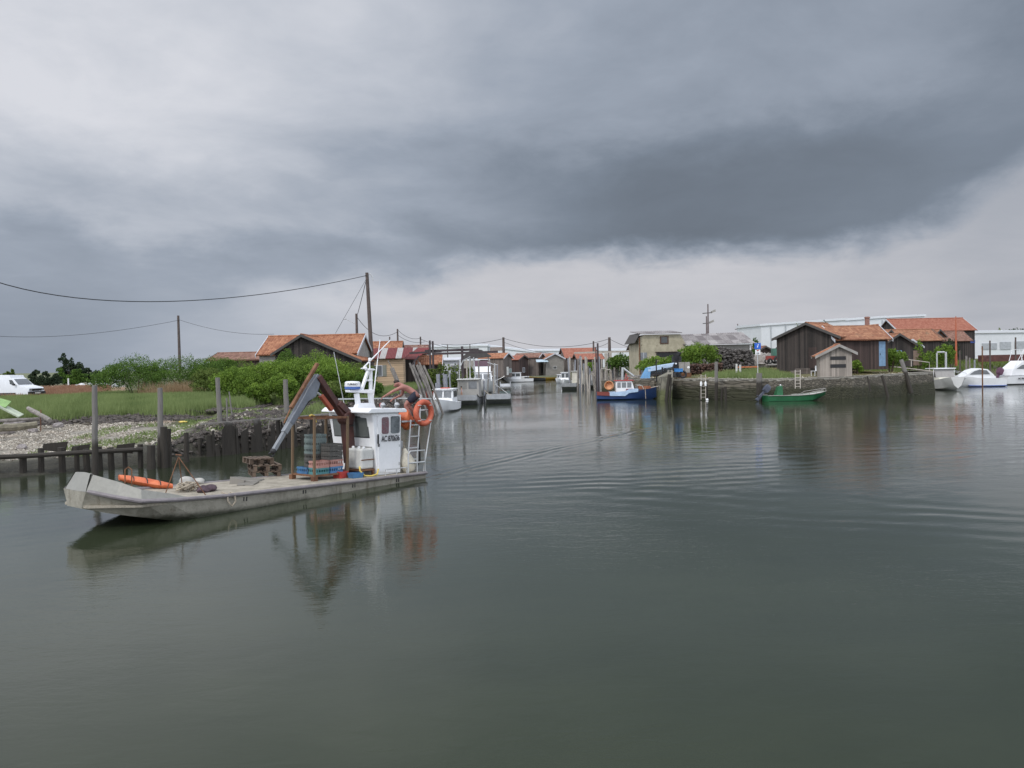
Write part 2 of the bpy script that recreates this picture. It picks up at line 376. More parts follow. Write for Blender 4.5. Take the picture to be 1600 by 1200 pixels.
def axis(lo, hi, step, far): 
    m = np.arange(lo, hi+.01, step); g = []; s = step; a = hi
    while a < far: s *= 1.35; a += s; g.append(a)
    b = lo; s = step; k = []
    while b > -far: s *= 1.35; b -= s; k.append(b)
    return np.array(k[::-1]+list(m)+g)
gx, gy = axis(-50, 64, .55, 6000), axis(20, 125, .55, 6000)
XX, YY = np.meshgrid(gx, gy); ZZ = height(XX, YY); DD, SG = shore(XX, YY)
def grid_mesh(name, X, Y, Z, mat):
    r, c = X.shape; v = np.stack([X, Y, Z], -1).reshape(-1, 3); i = np.arange(r*c).reshape(r, c)
    f = np.stack([i[:-1, :-1], i[:-1, 1:], i[1:, 1:], i[1:, :-1]], -1).reshape(-1, 4)
    me = bpy.data.meshes.new(name); me.vertices.add(len(v)); me.vertices.foreach_set('co', v.ravel())
    me.loops.add(f.size); me.loops.foreach_set('vertex_index', f.ravel()); me.polygons.add(len(f))
    me.polygons.foreach_set('loop_start', np.arange(0, f.size, 4)); me.polygons.foreach_set('loop_total', np.full(len(f), 4))
    me.polygons.foreach_set('use_smooth', np.ones(len(f), bool)); me.update(calc_edges=True); me.validate(); me.materials.append(mat)
    o = bpy.data.objects.new(name, me); COL.objects.link(o); return o
# zone colours of the soil itself
def zone(X, Y, Z, d, sg):
    mud = np.array((.045, .042, .03)); shell = np.array((.36, .33, .28)); soil = np.array((.10, .082, .055)); grn = np.array((.085, .11, .035)); dry = np.array((.17, .145, .075)); path = np.array((.42, .39, .35)); rub = np.array((.05, .042, .034)); gravel = np.array((.34, .31, .26)); weed = np.array((.06, .075, .02))
    n = lump(X, Y, 2.2, 5)*.6+lump(X, Y, .9, 6)*.5; e = lambda a: a[..., None]
    def mixc(base, c, f): f = e(np.clip(f, 0, 1)); return base*(1-f)+c*f
    C = np.zeros(X.shape+(3,))+soil
    left = sg < nL-1
    b = left & (sg < 7) & (X < -9)
    L_ = mixc(C, grn, (d-LIM(X, Y))/2+n); L_ = mixc(L_, soil, np.clip(1-abs(d-LIM(X, Y)+.3)/1.3, 0, 1))
    sh = mixc(L_, shell, np.clip((d-.8)/1.2, 0, 1)*np.clip((LIM(X, Y)-1.2-d)/1.2, 0, 1)*np.clip(.9+n*.7, 0, 1)*np.clip((-12.6-X)/1.5, 0, 1))
    sh = mixc(sh, weed, np.clip(1-abs(d-1.6)/1.2, 0, 1)*np.clip(n*3, 0, 1))
    sh = mixc(sh, rub, np.clip((X+15.6)/1.2, 0, 1)*np.clip(.6-n*2.4, 0, 1)*np.clip((LIM(X, Y)-d)/1, 0, 1)); sh = mixc(sh, np.array((.075, .085, .03)), np.clip((X+17)/1.5, 0, 1)*np.clip(lump(X, Y, 3.1, 55)*3, 0, 1)*np.clip((LIM(X, Y)-d)/1, 0, 1)); sh = mixc(sh, mud, np.clip((2.7-d)/.9, 0, 1))
    C = np.where(e(b), sh, np.where(e(left), mixc(mixc(mixc(C, grn, .5+n), rub, np.clip((3.2-d)/1.5, 0, 1)), mud, (.5-d)/.4), C))
    q = (~left) & (sg >= nL+3) & (sg < nL+10)
    gq = mixc(C*0+np.array((.14, .135, .06)), dry, .3+.8*lump(X, Y, 7, 9)); gq = mixc(gq, grn, .2+.7*lump(X, Y, 5, 12)); gq = mixc(gq, gravel, np.clip((2.2-d)/1.2, 0, 1)*np.clip(.55+n, 0, 1))
    gq = mixc(gq, path, np.clip((d-17)/3, 0, 1)*.85); gq = mixc(gq, mud, (0.2-d)/.2)
    C = np.where(e(q), gq, C)
    r_ = (~left) & ~q; gr = mixc(mixc(C, grn, .4+n), mud, (.7-d)/.5); C = np.where(e(r_), gr, C)
    far = np.clip((np.hypot(X, Y)-150)/60, 0, 1); C = mixc(C, np.array((.13, .145, .075)), far)
    # pale track and dry field behind the marsh on the west side
    w = left & (X < -.47*Y) & (X < -22); C = np.where(e(w), mixc(C, np.array((.26, .17, .10)), np.clip((Y-66)/4, 0, 1)*np.clip((118-Y)/10, 0, 1)), C)
    C = np.where(e(w), mixc(C, path, np.clip(1-abs(Y-104+.15*X)/6, 0, 1)), C)
    return C
CC = zone(XX, YY, ZZ, DD, SG)
m_ground, t, p, ob = begin('ground soil'); a = t.new('ShaderNodeAttribute'); a.attribute_name = 'zone'
n1 = t.noise(ob, 1.6, 5, .7); n2 = t.noise(ob, 9.0, 4, .7)
f = t.ramp(t.math('ADD', t.math('MULTIPLY', n1, .5), t.math('MULTIPLY', n2, .5)), .3, .7, .45, 1.5)
vm = t.new('ShaderNodeVectorMath', operation='SCALE'); t.L.new(a.outputs['Color'], vm.inputs[0]); t.L.new(f, vm.inputs['Scale'])
t.L.new(vm.outputs[0], p.inputs['Base Color']); p.inputs['Roughness'].default_value = .9
t.L.new(t.bump(t.math('ADD', n1, n2), .12), p.inputs['Normal'])
ground = grid_mesh('ground', XX, YY, ZZ, m_ground); tag(ground, kind='structure')
at_ = ground.data.color_attributes.new('zone', 'FLOAT_COLOR', 'POINT')
at_.data.foreach_set('color', np.concatenate([CC.reshape(-1, 3), np.ones((XX.size, 1))], 1).ravel())
# ---------------------------------------------------------------- water
BO = Vector((-3.845, 26.77, 0)); BD = Vector((-.62, -.785, 0)).normalized()
def water_h(X, Y):
    def packet(px, py, ang, lam, along, w, amp, ph=0, head=False, curve=0.0):
        ca, sa = math.cos(R(ang)), math.sin(R(ang)); s = (X-px)*ca+(Y-py)*sa; q = -(X-px)*sa+(Y-py)*ca; q = q+curve*s*s
        env = np.exp(-(q/w)**2)*np.exp(-((s-along/2)/(along*.62))**4)
        return amp*.52*env*(.55+.45*lump(X, Y, 4.3, 41)+.5*lump(X, Y, 9, 42))*np.sin(2*PI*q/lam+ph+.25*np.sin(s*.35)+3.0*lump(X, Y, 7, 40)+1.5*lump(X, Y, 2.6, 43))
    h = packet(-2.5, 26.4, 60, .5, 22, .5, .030)+packet(-2.1, 26.2, 60, .55, 20, .9, .009, 2) + packet(-2.5, 26.6, 47, .75, 20, 1.1, .007, 1)
    h = h+packet(-3, 25, 6, .95, 30, 3.8, .0085, 2, curve=-.004)+packet(-1, 22.5, -22, 1.15, 26, 3.4, .0075, .5, curve=.004)
    h = h+packet(2, 41, 3, .9, 40, 5.5, .0070, 0)+packet(0, 32, -4, 1.3, 44, 4, .007, 3)+packet(8, 19, -30, .8, 14, 1.6, .003, 1)
    far = np.clip(np.hypot(X, Y)/30, .25, 1.5)
    h = h+.0028*far*lump(X, Y, 1.9, 21)+.0018*far*lump(X, Y, .95, 22)*(1+lump(X, Y, 16, 23))
    h = h+.006*far*lump(X*.5, Y, 2.6, 24)*np.clip(lump(X, Y, 20, 25)+.3, 0, 1)
    return h
NA, NR = 560, 720
rr = 5.5*np.exp(np.linspace(0, math.log(230/5.5), NR)); aa = np.linspace(R(-41), R(41), NA)
RR, AA = np.meshgrid(rr, aa, indexing='ij'); WX, WY = RR*np.sin(AA), RR*np.cos(AA)
WZ = water_h(WX, WY)*np.clip((200-RR)/60, 0, 1)*np.clip((R(41)-abs(AA))/.03, 0, 1)*np.clip((RR-5.5)/1.0, 0, 1)
m_water, t, p, ob = begin('green grey water'); 
big = t.noise(ob, .09, 3, .5); mid = t.noise(t.map(ob, (.55, 1.3, 1)), .7, 3, .6)
t.L.new(t.mix(t.ramp(t.noise(t.map(ob, (.5, 1, 1)), .22, 5, .65), .3, .7), (.022, .029, .0155), (.030, .038, .0205)), p.inputs['Base Color']); p.inputs['IOR'].default_value = 1.333
p.inputs['Roughness'].default_value = .02; p.inputs['Specular IOR Level'].default_value = .5
a1 = t.noise(t.map(ob, (.7, 1.5, 1)), 2.4, 3, .6, .6); a2 = t.noise(t.map(ob, (1, 1.7, 1), loc=(7, 3, 0)), 9.5, 3, .6, .4)
amp = t.ramp(big, .40, .66, .40, 1.35)
hh = t.math('MULTIPLY', t.math('ADD', t.math('MULTIPLY', a1, .7), t.math('MULTIPLY', a2, .3)), amp)
t.L.new(t.bump(hh, .0095), p.inputs['Normal'])
water = grid_mesh('water', WX, WY, WZ, m_water); tag(water, kind='structure')
mb = MB(); ring = []
for k in range(NA): ring.append((k, float(aa[k])))
bm = bmesh.new(); bm.from_mesh(water.data); bm.verts.ensure_lookup_table()
def strip(inner, outer): 
    for k in range(len(inner)-1):
        try: bm.faces.new((inner[k], inner[k+1], outer[k+1], outer[k]))
        except ValueError: pass
VV = list(bm.verts)
outer_ = [VV[(NR-1)*NA+k] for k in range(NA)]
far_ = [bm.verts.new((6000*math.sin(a_), 6000*math.cos(a_), -.6)) for a_ in aa]; strip(outer_, far_)
cen = bm.verts.new((0, 0, 0)); inn = [VV[k] for k in range(NA)]
for k in range(0, NA-1): bm.faces.new((inn[k+1], inn[k], cen))
lef = [VV[k*NA] for k in range(NR)]; rig = [VV[k*NA+NA-1] for k in range(NR)]
for side, sg_ in ((lef, -1), (rig, 1)):
    bk = bm.verts.new((sg_*6000, -6000, 0))
    ch = [cen]+side+[far_[0] if sg_ < 0 else far_[-1]]
    for k in range(len(ch)-1): bm.faces.new((ch[k], ch[k+1], bk))
bl = [v_ for v_ in bm.verts if v_.co.y < -5000]; bm.faces.new((cen, bl[0], bl[1]))
bmesh.ops.recalc_face_normals(bm, faces=bm.faces)
for f_ in bm.faces: f_.smooth = True
bm.to_mesh(water.data); bm.free()
if water.data.polygons[1000].normal.z < 0: water.data.flip_normals()
# ================================================================ the oyster barge
TRIM = .036
BM = Matrix.Translation(BO) @ Matrix.Rotation(math.atan2(BD.y, BD.x), 4, 'Z') @ Matrix.Rotation(-TRIM, 4, 'Y') @ Matrix.Scale(1.025, 4)
BI = BM.inverted()
def on_plane(u, v, ax, val):             # boat coordinates of the point of a boat plane seen at a pixel
    o = BI @ Vector((0, 0, EYE)); d = BI.to_3x3() @ Vector(ray(u, v)); k = (val-o[ax])/d[ax]; return o+d*k
m_hull = paint('weathered grey hull', (.225, .21, .17), .6, 0, .16, 1.2, stain=.45, bump=.01)
m_hull, t, p, ob = begin('worn grey hull'); z = t.sep(ob)[2]; n1 = t.noise(ob, 1.3, 6, .7); n2 = t.noise(t.map(ob, (3.5, 3.5, .45)), 1.4, 5, .7); n3 = t.noise(ob, 9.0, 4, .7)
cc = t.mix(t.ramp(t.math('ADD', t.math('MULTIPLY', n1, .6), t.math('MULTIPLY', n3, .4)), .35, .65), (.215, .20, .16), (.33, .31, .255)); cc = t.mix(t.ramp(n2, .56, .72, 0, .65), cc, (.11, .085, .05))
zz = t.math('ADD', z, t.math('MULTIPLY', t.math('SUBTRACT', n1, .5), .22)); cc = t.mix(t.ramp(zz, -.24, -.06, 1, 0), cc, (.040, .042, .026)); cc = t.mix(t.ramp(n3, .66, .74, 0, .5), cc, (.07, .05, .035))
t.L.new(cc, p.inputs['Base Color']); p.inputs['Roughness'].default_value = .6; t.L.new(t.bump(t.math('ADD', n1, n3), .02), p.inputs['Normal'])
m_hulld = paint('bare grey bulwark', (.27, .265, .235), .45, .25, .12, 1.5, stain=.2)
m_deck = paint('sandy deck', (.28, .25, .195), .85, 0, .3, 3.0, c2=(.40, .36, .29), bump=.01)
m_rub = paint('grey mauve rubbing strake', (.20, .18, .185), .6, 0, .2, 3)
m_white = paint('white gloss paint', (.78, .79, .80), .35, 0, .05, 1.5, stain=.12)
m_whited = paint('chalky white', (.55, .55, .52), .5, 0, .1, 2, stain=.3)
m_alu = paint('raw aluminium', (.42, .43, .44), .42, .7, .15, 3)
m_galv = paint('galvanised tube', (.52, .53, .53), .45, .5, .12, 4)
m_rust = paint('rusty steel', (.15, .062, .035), .85, .1, .45, 4, c2=(.24, .12, .06), bump=.006)
m_rustp = paint('rust brown crane paint', (.060, .022, .020), .55, 0, .35, 3, c2=(.10, .035, .026))
m_brown = paint('ochre rusty angle iron', (.19, .14, .08), .8, 0, .25, 4, c2=(.15, .09, .05))
m_grey = paint('grey crane paint', (.145, .16, .185), .45, .1, .2, 3, stain=.25)
m_black = paint('black rubber', (.018, .018, .02), .6, 0, .3, 6)
m_red = paint('faded red paint', (.42, .05, .04), .55, 0, .25, 3)
m_orange = paint('orange plastic', (.56, .10, .03), .55, 0, .25, 3, c2=(.64, .17, .06))
m_blue = paint('blue plastic', (.06, .17, .33), .5, 0, .25, 4)
m_teal = paint('teal plastic crate', (.045, .20, .23), .55, 0, .3, 5, c2=(.09, .26, .27))
m_greyc = paint('grey green plastic crate', (.11, .15, .15), .6, 0, .35, 5, c2=(.16, .20, .19))
m_darkc = paint('dark muddy crate', (.055, .055, .05), .7, 0, .4, 5, c2=(.10, .095, .085))
m_pink = paint('faded pink crate', (.36, .19, .16), .65, 0, .25, 4)
m_wood = boards('grey brown pallet wood', (.12, .085, .06), .1, 'v', .4)
m_win = glassmat('dark window glass', (.05, .055, .055)); m_scr = glassmat('windscreen glass with painted sheen', (.11, .12, .115), .12)  # windscreen: grey of the reflection is put into the base colour
m_pale = glassmat('glass with painted pale reflection', (.16, .17, .18), .06)  # paleness painted into the colour stands for reflected sky
m_rope = paint('dirty rope', (.36, .31, .24), .9, 0, .3, 8)
m_ink = paint('black lettering', (.015, .015, .02), .6, 0, .1, 4)
m_yellow = paint('yellow hose', (.62, .47, .10), .5, 0, .2, 4)
def xz(x): return x
boat = thing('oyster_barge', 'long grey flat-decked oyster barge with white wheelhouse and folded rusty crane under way', 'work boat', M=BM)
# hull: x stern to bow, flat bottom that rakes up, chamfered shoulders
def ring(x, yb, zb, yt, zt): return [(x, -yt, zt), (x, -yb-.02, zb+.12), (x, -yb*.93, zb), (x, yb*.93, zb), (x, yb+.02, zb+.12), (x, yt, zt)]
mb = MB(); mb.loft([ring(0, 1.24, -.38, 1.30, .13), ring(3, 1.25, -.42, 1.31, .13), ring(6.3, 1.25, -.46, 1.31, .14), ring(7.6, 1.23, -.42, 1.32, .17), ring(8.5, 1.16, -.22, 1.33, .21), ring(9.05, 1.08, -.10, 1.33, .26), ring(9.5, .72, .0, .92, .37), ring(9.92, .38, .12, .55, .50)], cap0=True, cap1=True)
mb.build('hull', m_hull, boat)
mb = MB(); mb.prism([(0, -1.3), (7.7, -1.31), (9.05, -1.31), (9.9, -.52), (9.9, .52), (9.05, 1.31), (7.7, 1.31), (0, 1.3)], .135, .19, 'z')
dk = mb.build('deck', m_deck, boat)
# rubbing strake along both gunwales
for sgn in (1, -1):
    mb = MB(); mb.tube([(0, 1.33*sgn, .165), (4, 1.34*sgn, .165), (7.0, 1.345*sgn, .18), (8.2, 1.355*sgn, .22), (9.07, 1.35*sgn, .275), (9.5, .94*sgn, .385), (9.86, .53*sgn, .50)], .05, 8)
    mb.build('rubbing_strake', m_rub, boat, True)
# raised bulwark round the bow, plate with thickness
def plate(pts_lo, pts_hi, th):
    lo = [Vector(p) for p in pts_lo]; hi = [Vector(p) for p in pts_hi]; m_ = MB()
    inn = lambda p: p+Vector((-.35*th if p.x > 9 else 0, -th if p.y > .1 else th if p.y < -.1 else 0, 0))
    m_.loft([lo, hi, [inn(p) for p in hi], [inn(p) for p in lo]], cap0=False); return m_
lo = [(7.55, 1.30, .18), (8.2, 1.31, .21), (9.05, 1.31, .27), (9.45, .93, .37), (9.9, .53, .50)]
hi = [(7.75, 1.24, .20), (8.3, 1.22, .36), (9.0, 1.20, .52), (9.3, .86, .68), (9.72, .47, .86)]
mir = lambda q: [(x, -y, z) for x, y, z in q]
for a_, b_ in ((lo, hi), (mir(lo), mir(hi))): plate(a_, b_, .05).build('bulwark', m_hulld, boat)
mb = MB(); fl = [(9.9, .50, .50), (9.93, 0, .50), (9.9, -.50, .50)]; fh = [(9.74, .36, .87), (9.76, 0, .89), (9.74, -.36, .87)]
mb.loft([[Vector(p) for p in fl], [Vector(p) for p in fh], [Vector(p)+Vector((-.06, 0, 0)) for p in fh], [Vector(p)+Vector((-.06, 0, 0)) for p in fl]]); mb.build('bow_plate', m_hulld, boat)
for x in (1.2, 2.9, 4.6, 6.4):
    for sgn in (1, -1):
        for dx_ in (-.04, .04): MB().box(x+dx_-.012, x+dx_+.012, 1.30*sgn-.015, 1.30*sgn+.015, -.01, .09).build('scupper', m_black, boat)
# --- wheelhouse
wh = MB(); Z0, Z1 = .19, 2.05
X0, X1 = .80, 1.72; Y1, Y0 = .92, -.95
wh.hexa([(X0, Y0+.05, Z0), (X1-.06, Y0+.05, Z0), (X1-.06, Y1, Z0), (X0, Y1, Z0), (X0, Y0-.12, Z1), (X1+.16, Y0-.12, Z1), (X1+.16, Y1+.02, Z1), (X0, Y1+.02, Z1)])
cabin_ = wh.build('wheelhouse', m_white, boat, bevel=.03)
rf = MB(); rf.prism([(X0-.22, 2.05), (X1+.42, 2.05), (X1+.42, 2.1), (X1+.3, 2.19), (X0-.15, 2.17), (X0-.22, 2.12)], Y0-.14, Y1+.14, 'y')
rf.build('cabin_roof', m_white, boat, bevel=.02)
def frontx(z): return X1-.06+.22*(z-Z0)/(Z1-Z0)
def panel(mat, name, pts, n, th, parent):    # convex polygon pushed out along n
    n = Vector(n); p = [Vector(q) for q in pts]; m_ = MB(); m_.loft([[q-n*.02 for q in p], [q+n*th for q in p]], closed=True, cap0=True, cap1=True); return m_.build(name, mat, parent)
fn = (.99, 0, -.11)
panel(m_black, 'window_gasket', [(frontx(1.30), -.01, 1.30), (frontx(1.30), .73, 1.30), (frontx(1.83), .69, 1.93), (frontx(1.95), .05, 1.95)], fn, .006, cabin_)
panel(m_black, 'window_gasket', [(frontx(1.30), -.88, 1.30), (frontx(1.30), -.11, 1.30), (frontx(1.95), -.07, 1.95), (frontx(1.95), -.91, 1.95)], fn, .006, cabin_)
panel(m_scr, 'windscreen', [(frontx(1.33), .02, 1.33), (frontx(1.33), .70, 1.33), (frontx(1.80), .66, 1.90), (frontx(1.92), .08, 1.92)], fn, .012, cabin_)
panel(m_scr, 'windscreen', [(frontx(1.33), -.85, 1.33), (frontx(1.33), -.14, 1.33), (frontx(1.92), -.10, 1.92), (frontx(1.92), -.88, 1.92)], fn, .012, cabin_)
panel(m_greyc and paint('grey recess', (.34, .34, .33), .6), 'locker_front', [(frontx(.3), .05, .3), (frontx(.3), .80, .3), (frontx(1.05), .80, 1.05), (frontx(1.05), .05, 1.05)], fn, .02, cabin_)
# door on the near side
dr = panel(m_white, 'door', [(.76, .92, .22), (1.62, .92, .30), (1.70, .945, 1.98), (.76, .945, 1.98)], (0, 1, 0), .03, cabin_)
wn_ = paint('window frame white', (.7, .7, .7), .4)
def rrect(x0, x1, z0, z1, r=.06, n=3):
    q = []
    for cx, cz, a0 in ((x1-r, z1-r, 0), (x0+r, z1-r, 90), (x0+r, z0+r, 180), (x1-r, z0+r, 270)):
        for i in range(n+1): a = R(a0+90*i/n); q.append((cx+r*math.cos(a), cz+r*math.sin(a)))
    return q
def win(x0, x1, z0, z1, mat):
    mb = MB(); mb.prism(rrect(x0-.03, x1+.03, z0-.03, z1+.03), .93, .985, 'y'); fr = mb.build('window', wn_, dr)
    mb = MB(); mb.prism(rrect(x0, x1, z0, z1), .93, .995, 'y'); return mb.build('window_pane', mat, dr)
win(1.27, 1.55, 1.42, 1.92, paint('pane with red jacket behind', (.23, .055, .07), .25, 0, .3, 3, c2=(.12, .1, .11)))
win(.82, 1.19, 1.42, 1.94, paint('pane with clutter behind', (.08, .10, .11), .2, 0, .5, 4, c2=(.15, .17, .18)))
TXM = Matrix.Translation((1.19, .995, 1.27)) @ Matrix.Rotation(PI, 4, 'Z') @ Matrix.Rotation(PI/2, 4, 'X')
text_mesh('AC 870636', .24, m_ink, 'registration_number', cabin_, TXM, .003, .004, .66)
mb = MB(); mb.box(1.655, 1.69, .95, .985, 1.14, 1.42); mb.box(1.64, 1.675, .96, 1.0, 1.05, 1.14); mb.build('door_handle', m_black, dr)
for z in (.45, 1.0, 1.75): MB().box(.77, .83, .945, .962, z, z+.09).build('hinge', m_galv, dr)
mb = MB(); mb.box(1.72, 1.735, .86, .90, 1.22, 1.28); mb.build('yellow_sticker', m_yellow, cabin_)
# grab rails, lamps on the roof edge
for x, mt in ((1.52, m_red), (.95, m_black)):
    mb = MB(); mb.lathe([(.035, 0), (.075, .02), (.085, .07), (.05, .13), (.02, .15)], ax='y'); mb.tube([(0, .05, -.06), (0, .05, -.14)], .015, 6)
    l_ = mb.build('deck_lamp', m_alu, boat, True, loc=(x, Y1+.02, 2.28)); mb = MB(); mb.ball((0, -.01, 0), .075, .03, .075); mb.build('lens', mt, l_, True)
# mast, radar
ms = MB(); mx = .95; my = -.35
foot = lambda x0, x1, y, z: (x0, x1, y, z)
ms.loft([[(mx-.3, my-.1, 2.15), (mx+.5, my-.1, 2.15), (mx+.5, my+.1, 2.15), (mx-.3, my+.1, 2.15)], [(mx-.24, my-.08, 2.32), (mx+.40, my-.08, 2.32), (mx+.40, my+.08, 2.32), (mx-.24, my+.08, 2.32)]], True, True, True)
for a_, b_ in (((mx-.2, 2.3), (mx-.12, 2.72)), ((mx+.36, 2.3), (mx+.42, 2.62))): ms.bar((a_[0], my, a_[1]), (b_[0], my, b_[1]), .13, .13, (0, 1, 0))
ms.loft([[(mx-.22, my-.1, 2.62), (mx+.78, my-.1, 2.66), (mx+.78, my+.1, 2.66), (mx-.22, my+.1, 2.62)], [(mx-.2, my-.1, 2.74), (mx+.8, my-.1, 2.73), (mx+.8, my+.1, 2.73), (mx-.2, my+.1, 2.74)]], True, True, True)
for a_, b_ in (((mx-.16, 2.72), (mx-.16, 3.36)), ((mx+.22, 2.72), (mx-.06, 3.36))): ms.bar((a_[0], my, a_[1]), (b_[0], my, b_[1]), .08, .1, (0, 1, 0))
ms.box(mx-.2, mx-.02, my-.06, my+.06, 3.0, 3.06); ms.box(mx-.22, mx+.0, my-.1, my+.1, 3.34, 3.40)
mast = ms.build('mast', m_white, boat, bevel=.012)
mb = MB(); mb.tube([(mx-.12, my, 3.38), (mx-.12, my, 3.62)], .02, 6); mb.lathe([(.02, 0), (.05, .02), (.05, .1), (.02, .12)], (mx-.12, my, 3.62)); mb.lathe([(.03, 0), (.06, .02), (.05, .08)], (mx+.06, my, 3.38)); mb.tube([(mx-.3, my+.05, 3.37), (mx+.2, my-.05, 3.40)], .02, 6); mb.build('mast_light', m_white, mast, True)
mb = MB(); mb.lathe([(.20, 0), (.24, .02), (.24, .09)], (mx+.58, my, 2.74), 24); ra = mb.build('radar_base', paint('blue band', (.06, .13, .38), .4), mast, True)
mb = MB(); mb.lathe([(.24, 0), (.245, .02), (.235, .13), (.20, .16), (.04, .17)], (mx+.58, my, 2.83), 24); mb.build('radar_dome', m_white, ra, True)
fv = math.atan2(-BO.y-2, -BO.x+1.5)-math.atan2(BD.y, BD.x)
text_mesh('FURUNO', .075, m_ink, 'radar_lettering', ra, Matrix.Translation((mx+.58+.25*math.cos(fv), my+.25*math.sin(fv), 2.90)) @ Matrix.Rotation(fv+PI/2, 4, 'Z') @ Matrix.Rotation(PI/2, 4, 'X'), .002, .002)
# two long white whips and a raked spar crossing behind the mast
mb = MB(); mb.tube([(.55, -.55, 2.2), (.15, -.62, 4.35)], .022, 6, rs=[.026, .012]); mb.build('whip_aerial', m_white, boat, True)
mb = MB(); mb.tube([(.8, -.7, 3.42), (-.2, -.5, 4.35)], .022, 6, rs=[.026, .014]); mb.build('whip_aerial', m_white, boat, True)
mb = MB(); mb.tube([(mx+.9, my-.5, 3.9), (mx+.55, my-.4, 2.2)], .012, 5); mb.build('whip_aerial', m_galv, boat, True)
# --- crane: column, knuckled boom, grey extension
cy = .1
def bp(u, v, y=cy): return on_plane(u, v, 1, y)
cb, ce, ca_, ct = bp(547, 724), bp(541, 653), bp(495, 588), bp(424, 708)
cr = MB(); cr.box(cb.x-.2, cb.x+.2, cy-.22, cy+.22, .19, .36); cr.lathe([(.17, .36), (.15, .55), (.12, .6)], (cb.x, cy, 0), 12)
cr.bar((cb.x, cy, .55), (ce.x, cy, ce.z-.02), .26, .30, (0, 1, 0)); crane = cr.build('crane_column', m_rustp, boat, bevel=.02)
mb = MB(); mb.lathe([(.2, -.19), (.22, -.15), (.22, .15), (.2, .19)], (ce.x, cy, ce.z), 14, 'y'); mb.bar((ce.x+.02, cy, ce.z-.05), (ca_.x, cy, ca_.z), .17, .26, (0, 1, 0)); mb.bar((ce.x-.05, cy, ce.z+.1), ((ce+(ca_-ce)*.35)[0], cy, (ce+(ca_-ce)*.35)[2]+.03), .19, .36, (0, 1, 0)); mb.build('crane_boom', m_rustp, crane, bevel=.02)
q0 = ce+(ca_-ce)*.30; mb = MB(); mb.bar((q0.x+.22, cy, q0.z-.12), ((ce+(ca_-ce)*.72).x+.17, cy, (ce+(ca_-ce)*.72).z-.20), .12, .14, (0, 1, 0)); k_ = mb.build('boom_ram', paint('orange primer ram', (.33, .075, .035), .5), crane, bevel=.02)
mb = MB(); k0 = ce+(ca_-ce)*.72; mb.tube([(k0.x+.17, cy, k0.z-.20), (ca_.x+.20, cy, ca_.z-.34)], .035, 8); mb.build('ram_rod', m_galv, k_, True)
ad = (ct-ca_); an = ad.normalized(); up_ = Vector((an.z, 0, -an.x))
if up_.z < 0: up_ = -up_
def ap(f, o): q = ca_+ad*f+up_*o; return (q.x, cy, q.z)
mb = MB(); mb.prism([(ap(*k)[0], ap(*k)[2]) for k in ((-.02, .06), (.20, .10), (.28, .08), (.62, .06), (.62, -.11), (.30, -.14), (.20, -.28), (-.02, -.14))], cy-.085, cy+.085, 'y'); arm = mb.build('crane_arm', m_grey, crane, bevel=.02)
mb = MB(); mb.bar(ap(.55, -.02), ap(.74, -.02), .15, .15, (0, 1, 0)); mb.bar(ap(.70, -.02), ap(.955, -.02), .11, .11, (0, 1, 0)); mb.build('extension', paint('light grey extension', (.22, .235, .25), .4, .2), arm, bevel=.01)
mb = MB(); mb.bar(ap(-.12, .20), ap(.48, .20), .08, .12, (0, 1, 0)); mb.tube([ap(.47, .20), ap(.66, .14)], .025, 7); mb.build('extension_ram', m_rust, arm, bevel=.01)
mb = MB(); mb.ball(ap(.97, -.02), .09, .08, .08); mb.tube([ap(.97, 0), ap(1.02, .06), ap(1.03, -.06), ap(.99, -.1)], .025, 6); mb.build('hook', m_black, arm, True)
mb = MB(); mb.tube([(ce.x+.05, cy+.16, ce.z+.12), (ce.x+.2, cy+.24, ce.z-.02), (ce.x+.1, cy+.2, ce.z-.25), (ce.x-.1, cy+.2, ce.z-.22), (ce.x-.15, cy+.2, ce.z)], .018, 6); mb.build('hydraulic_hose', m_black, crane, True); MB().tube([ap(.05, -.2), ap(.12, -.3), ap(.3, -.2), ap(.5, -.15)], .015, 5).build('hydraulic_hose', m_black, crane, True)
# --- stern platform, ladder and rails
PZ = 1.78; PX0, PX1, PY0, PY1 = -.75, .55, -.85, .80
mb = MB(); mb.box(PX0, PX1, PY0, PY1, PZ-.05, PZ); mb.build('platform', m_alu, boat)
def frame(name, paths, r=.022, mat=m_galv):
    m_ = MB()
    for q in paths: m_.tube(q, r, 7)
    return m_.build(name, mat, boat, True)
zt = PZ+.66; zm = PZ+.30
frame('platform_rail', [[(PX0, PY1, PZ), (PX0, PY1, zt), (PX0, PY0, zt), (PX0, PY0, PZ)], [(PX0, PY1, zm), (PX0, PY0, zm)], [(PX0, PY0, zt), (X0+.7, PY0-.2, zt)], [(PX0, PY1, zt), (PX0+.5, PY1, zt)], [(PX0, PY1, zm), (PX0+.5, PY1, zm)], [(PX0+.5, PY1, zt), (PX0+.5, PY1, PZ)], [(.3, PY0, zt), (.3, PY0, PZ)]])
for q in ([(PX0, PY1, PZ), (-.02, 1.18, .2)], [(PX0, PY0, PZ), (-.02, -1.1, .2)], [(.5, PY0, PZ), (.5, PY0, .2)], [(.52, PY1-.1, PZ), (.6, .7, .2)]): frame('platform_strut', [q], .022)
lt0, lt1 = Vector((.22, PY1+.06, PZ+.02)), Vector((-.16, PY1+.06, PZ+.02)); lb0, lb1 = Vector((.58, 1.05, .2)), Vector((.16, 1.05, .2))
top_ = lambda q, b: q+(q-b).normalized()*.78
m_ = MB(); m_.tube([lb0, lt0], .022, 7); m_.tube([lb1, lt1, top_(lt1, lb1), top_(lt1, lb1)+Vector((-.05, -.12, .03)), top_(lt1, lb1)+Vector((-.06, -.3, -.15))], .024, 7)
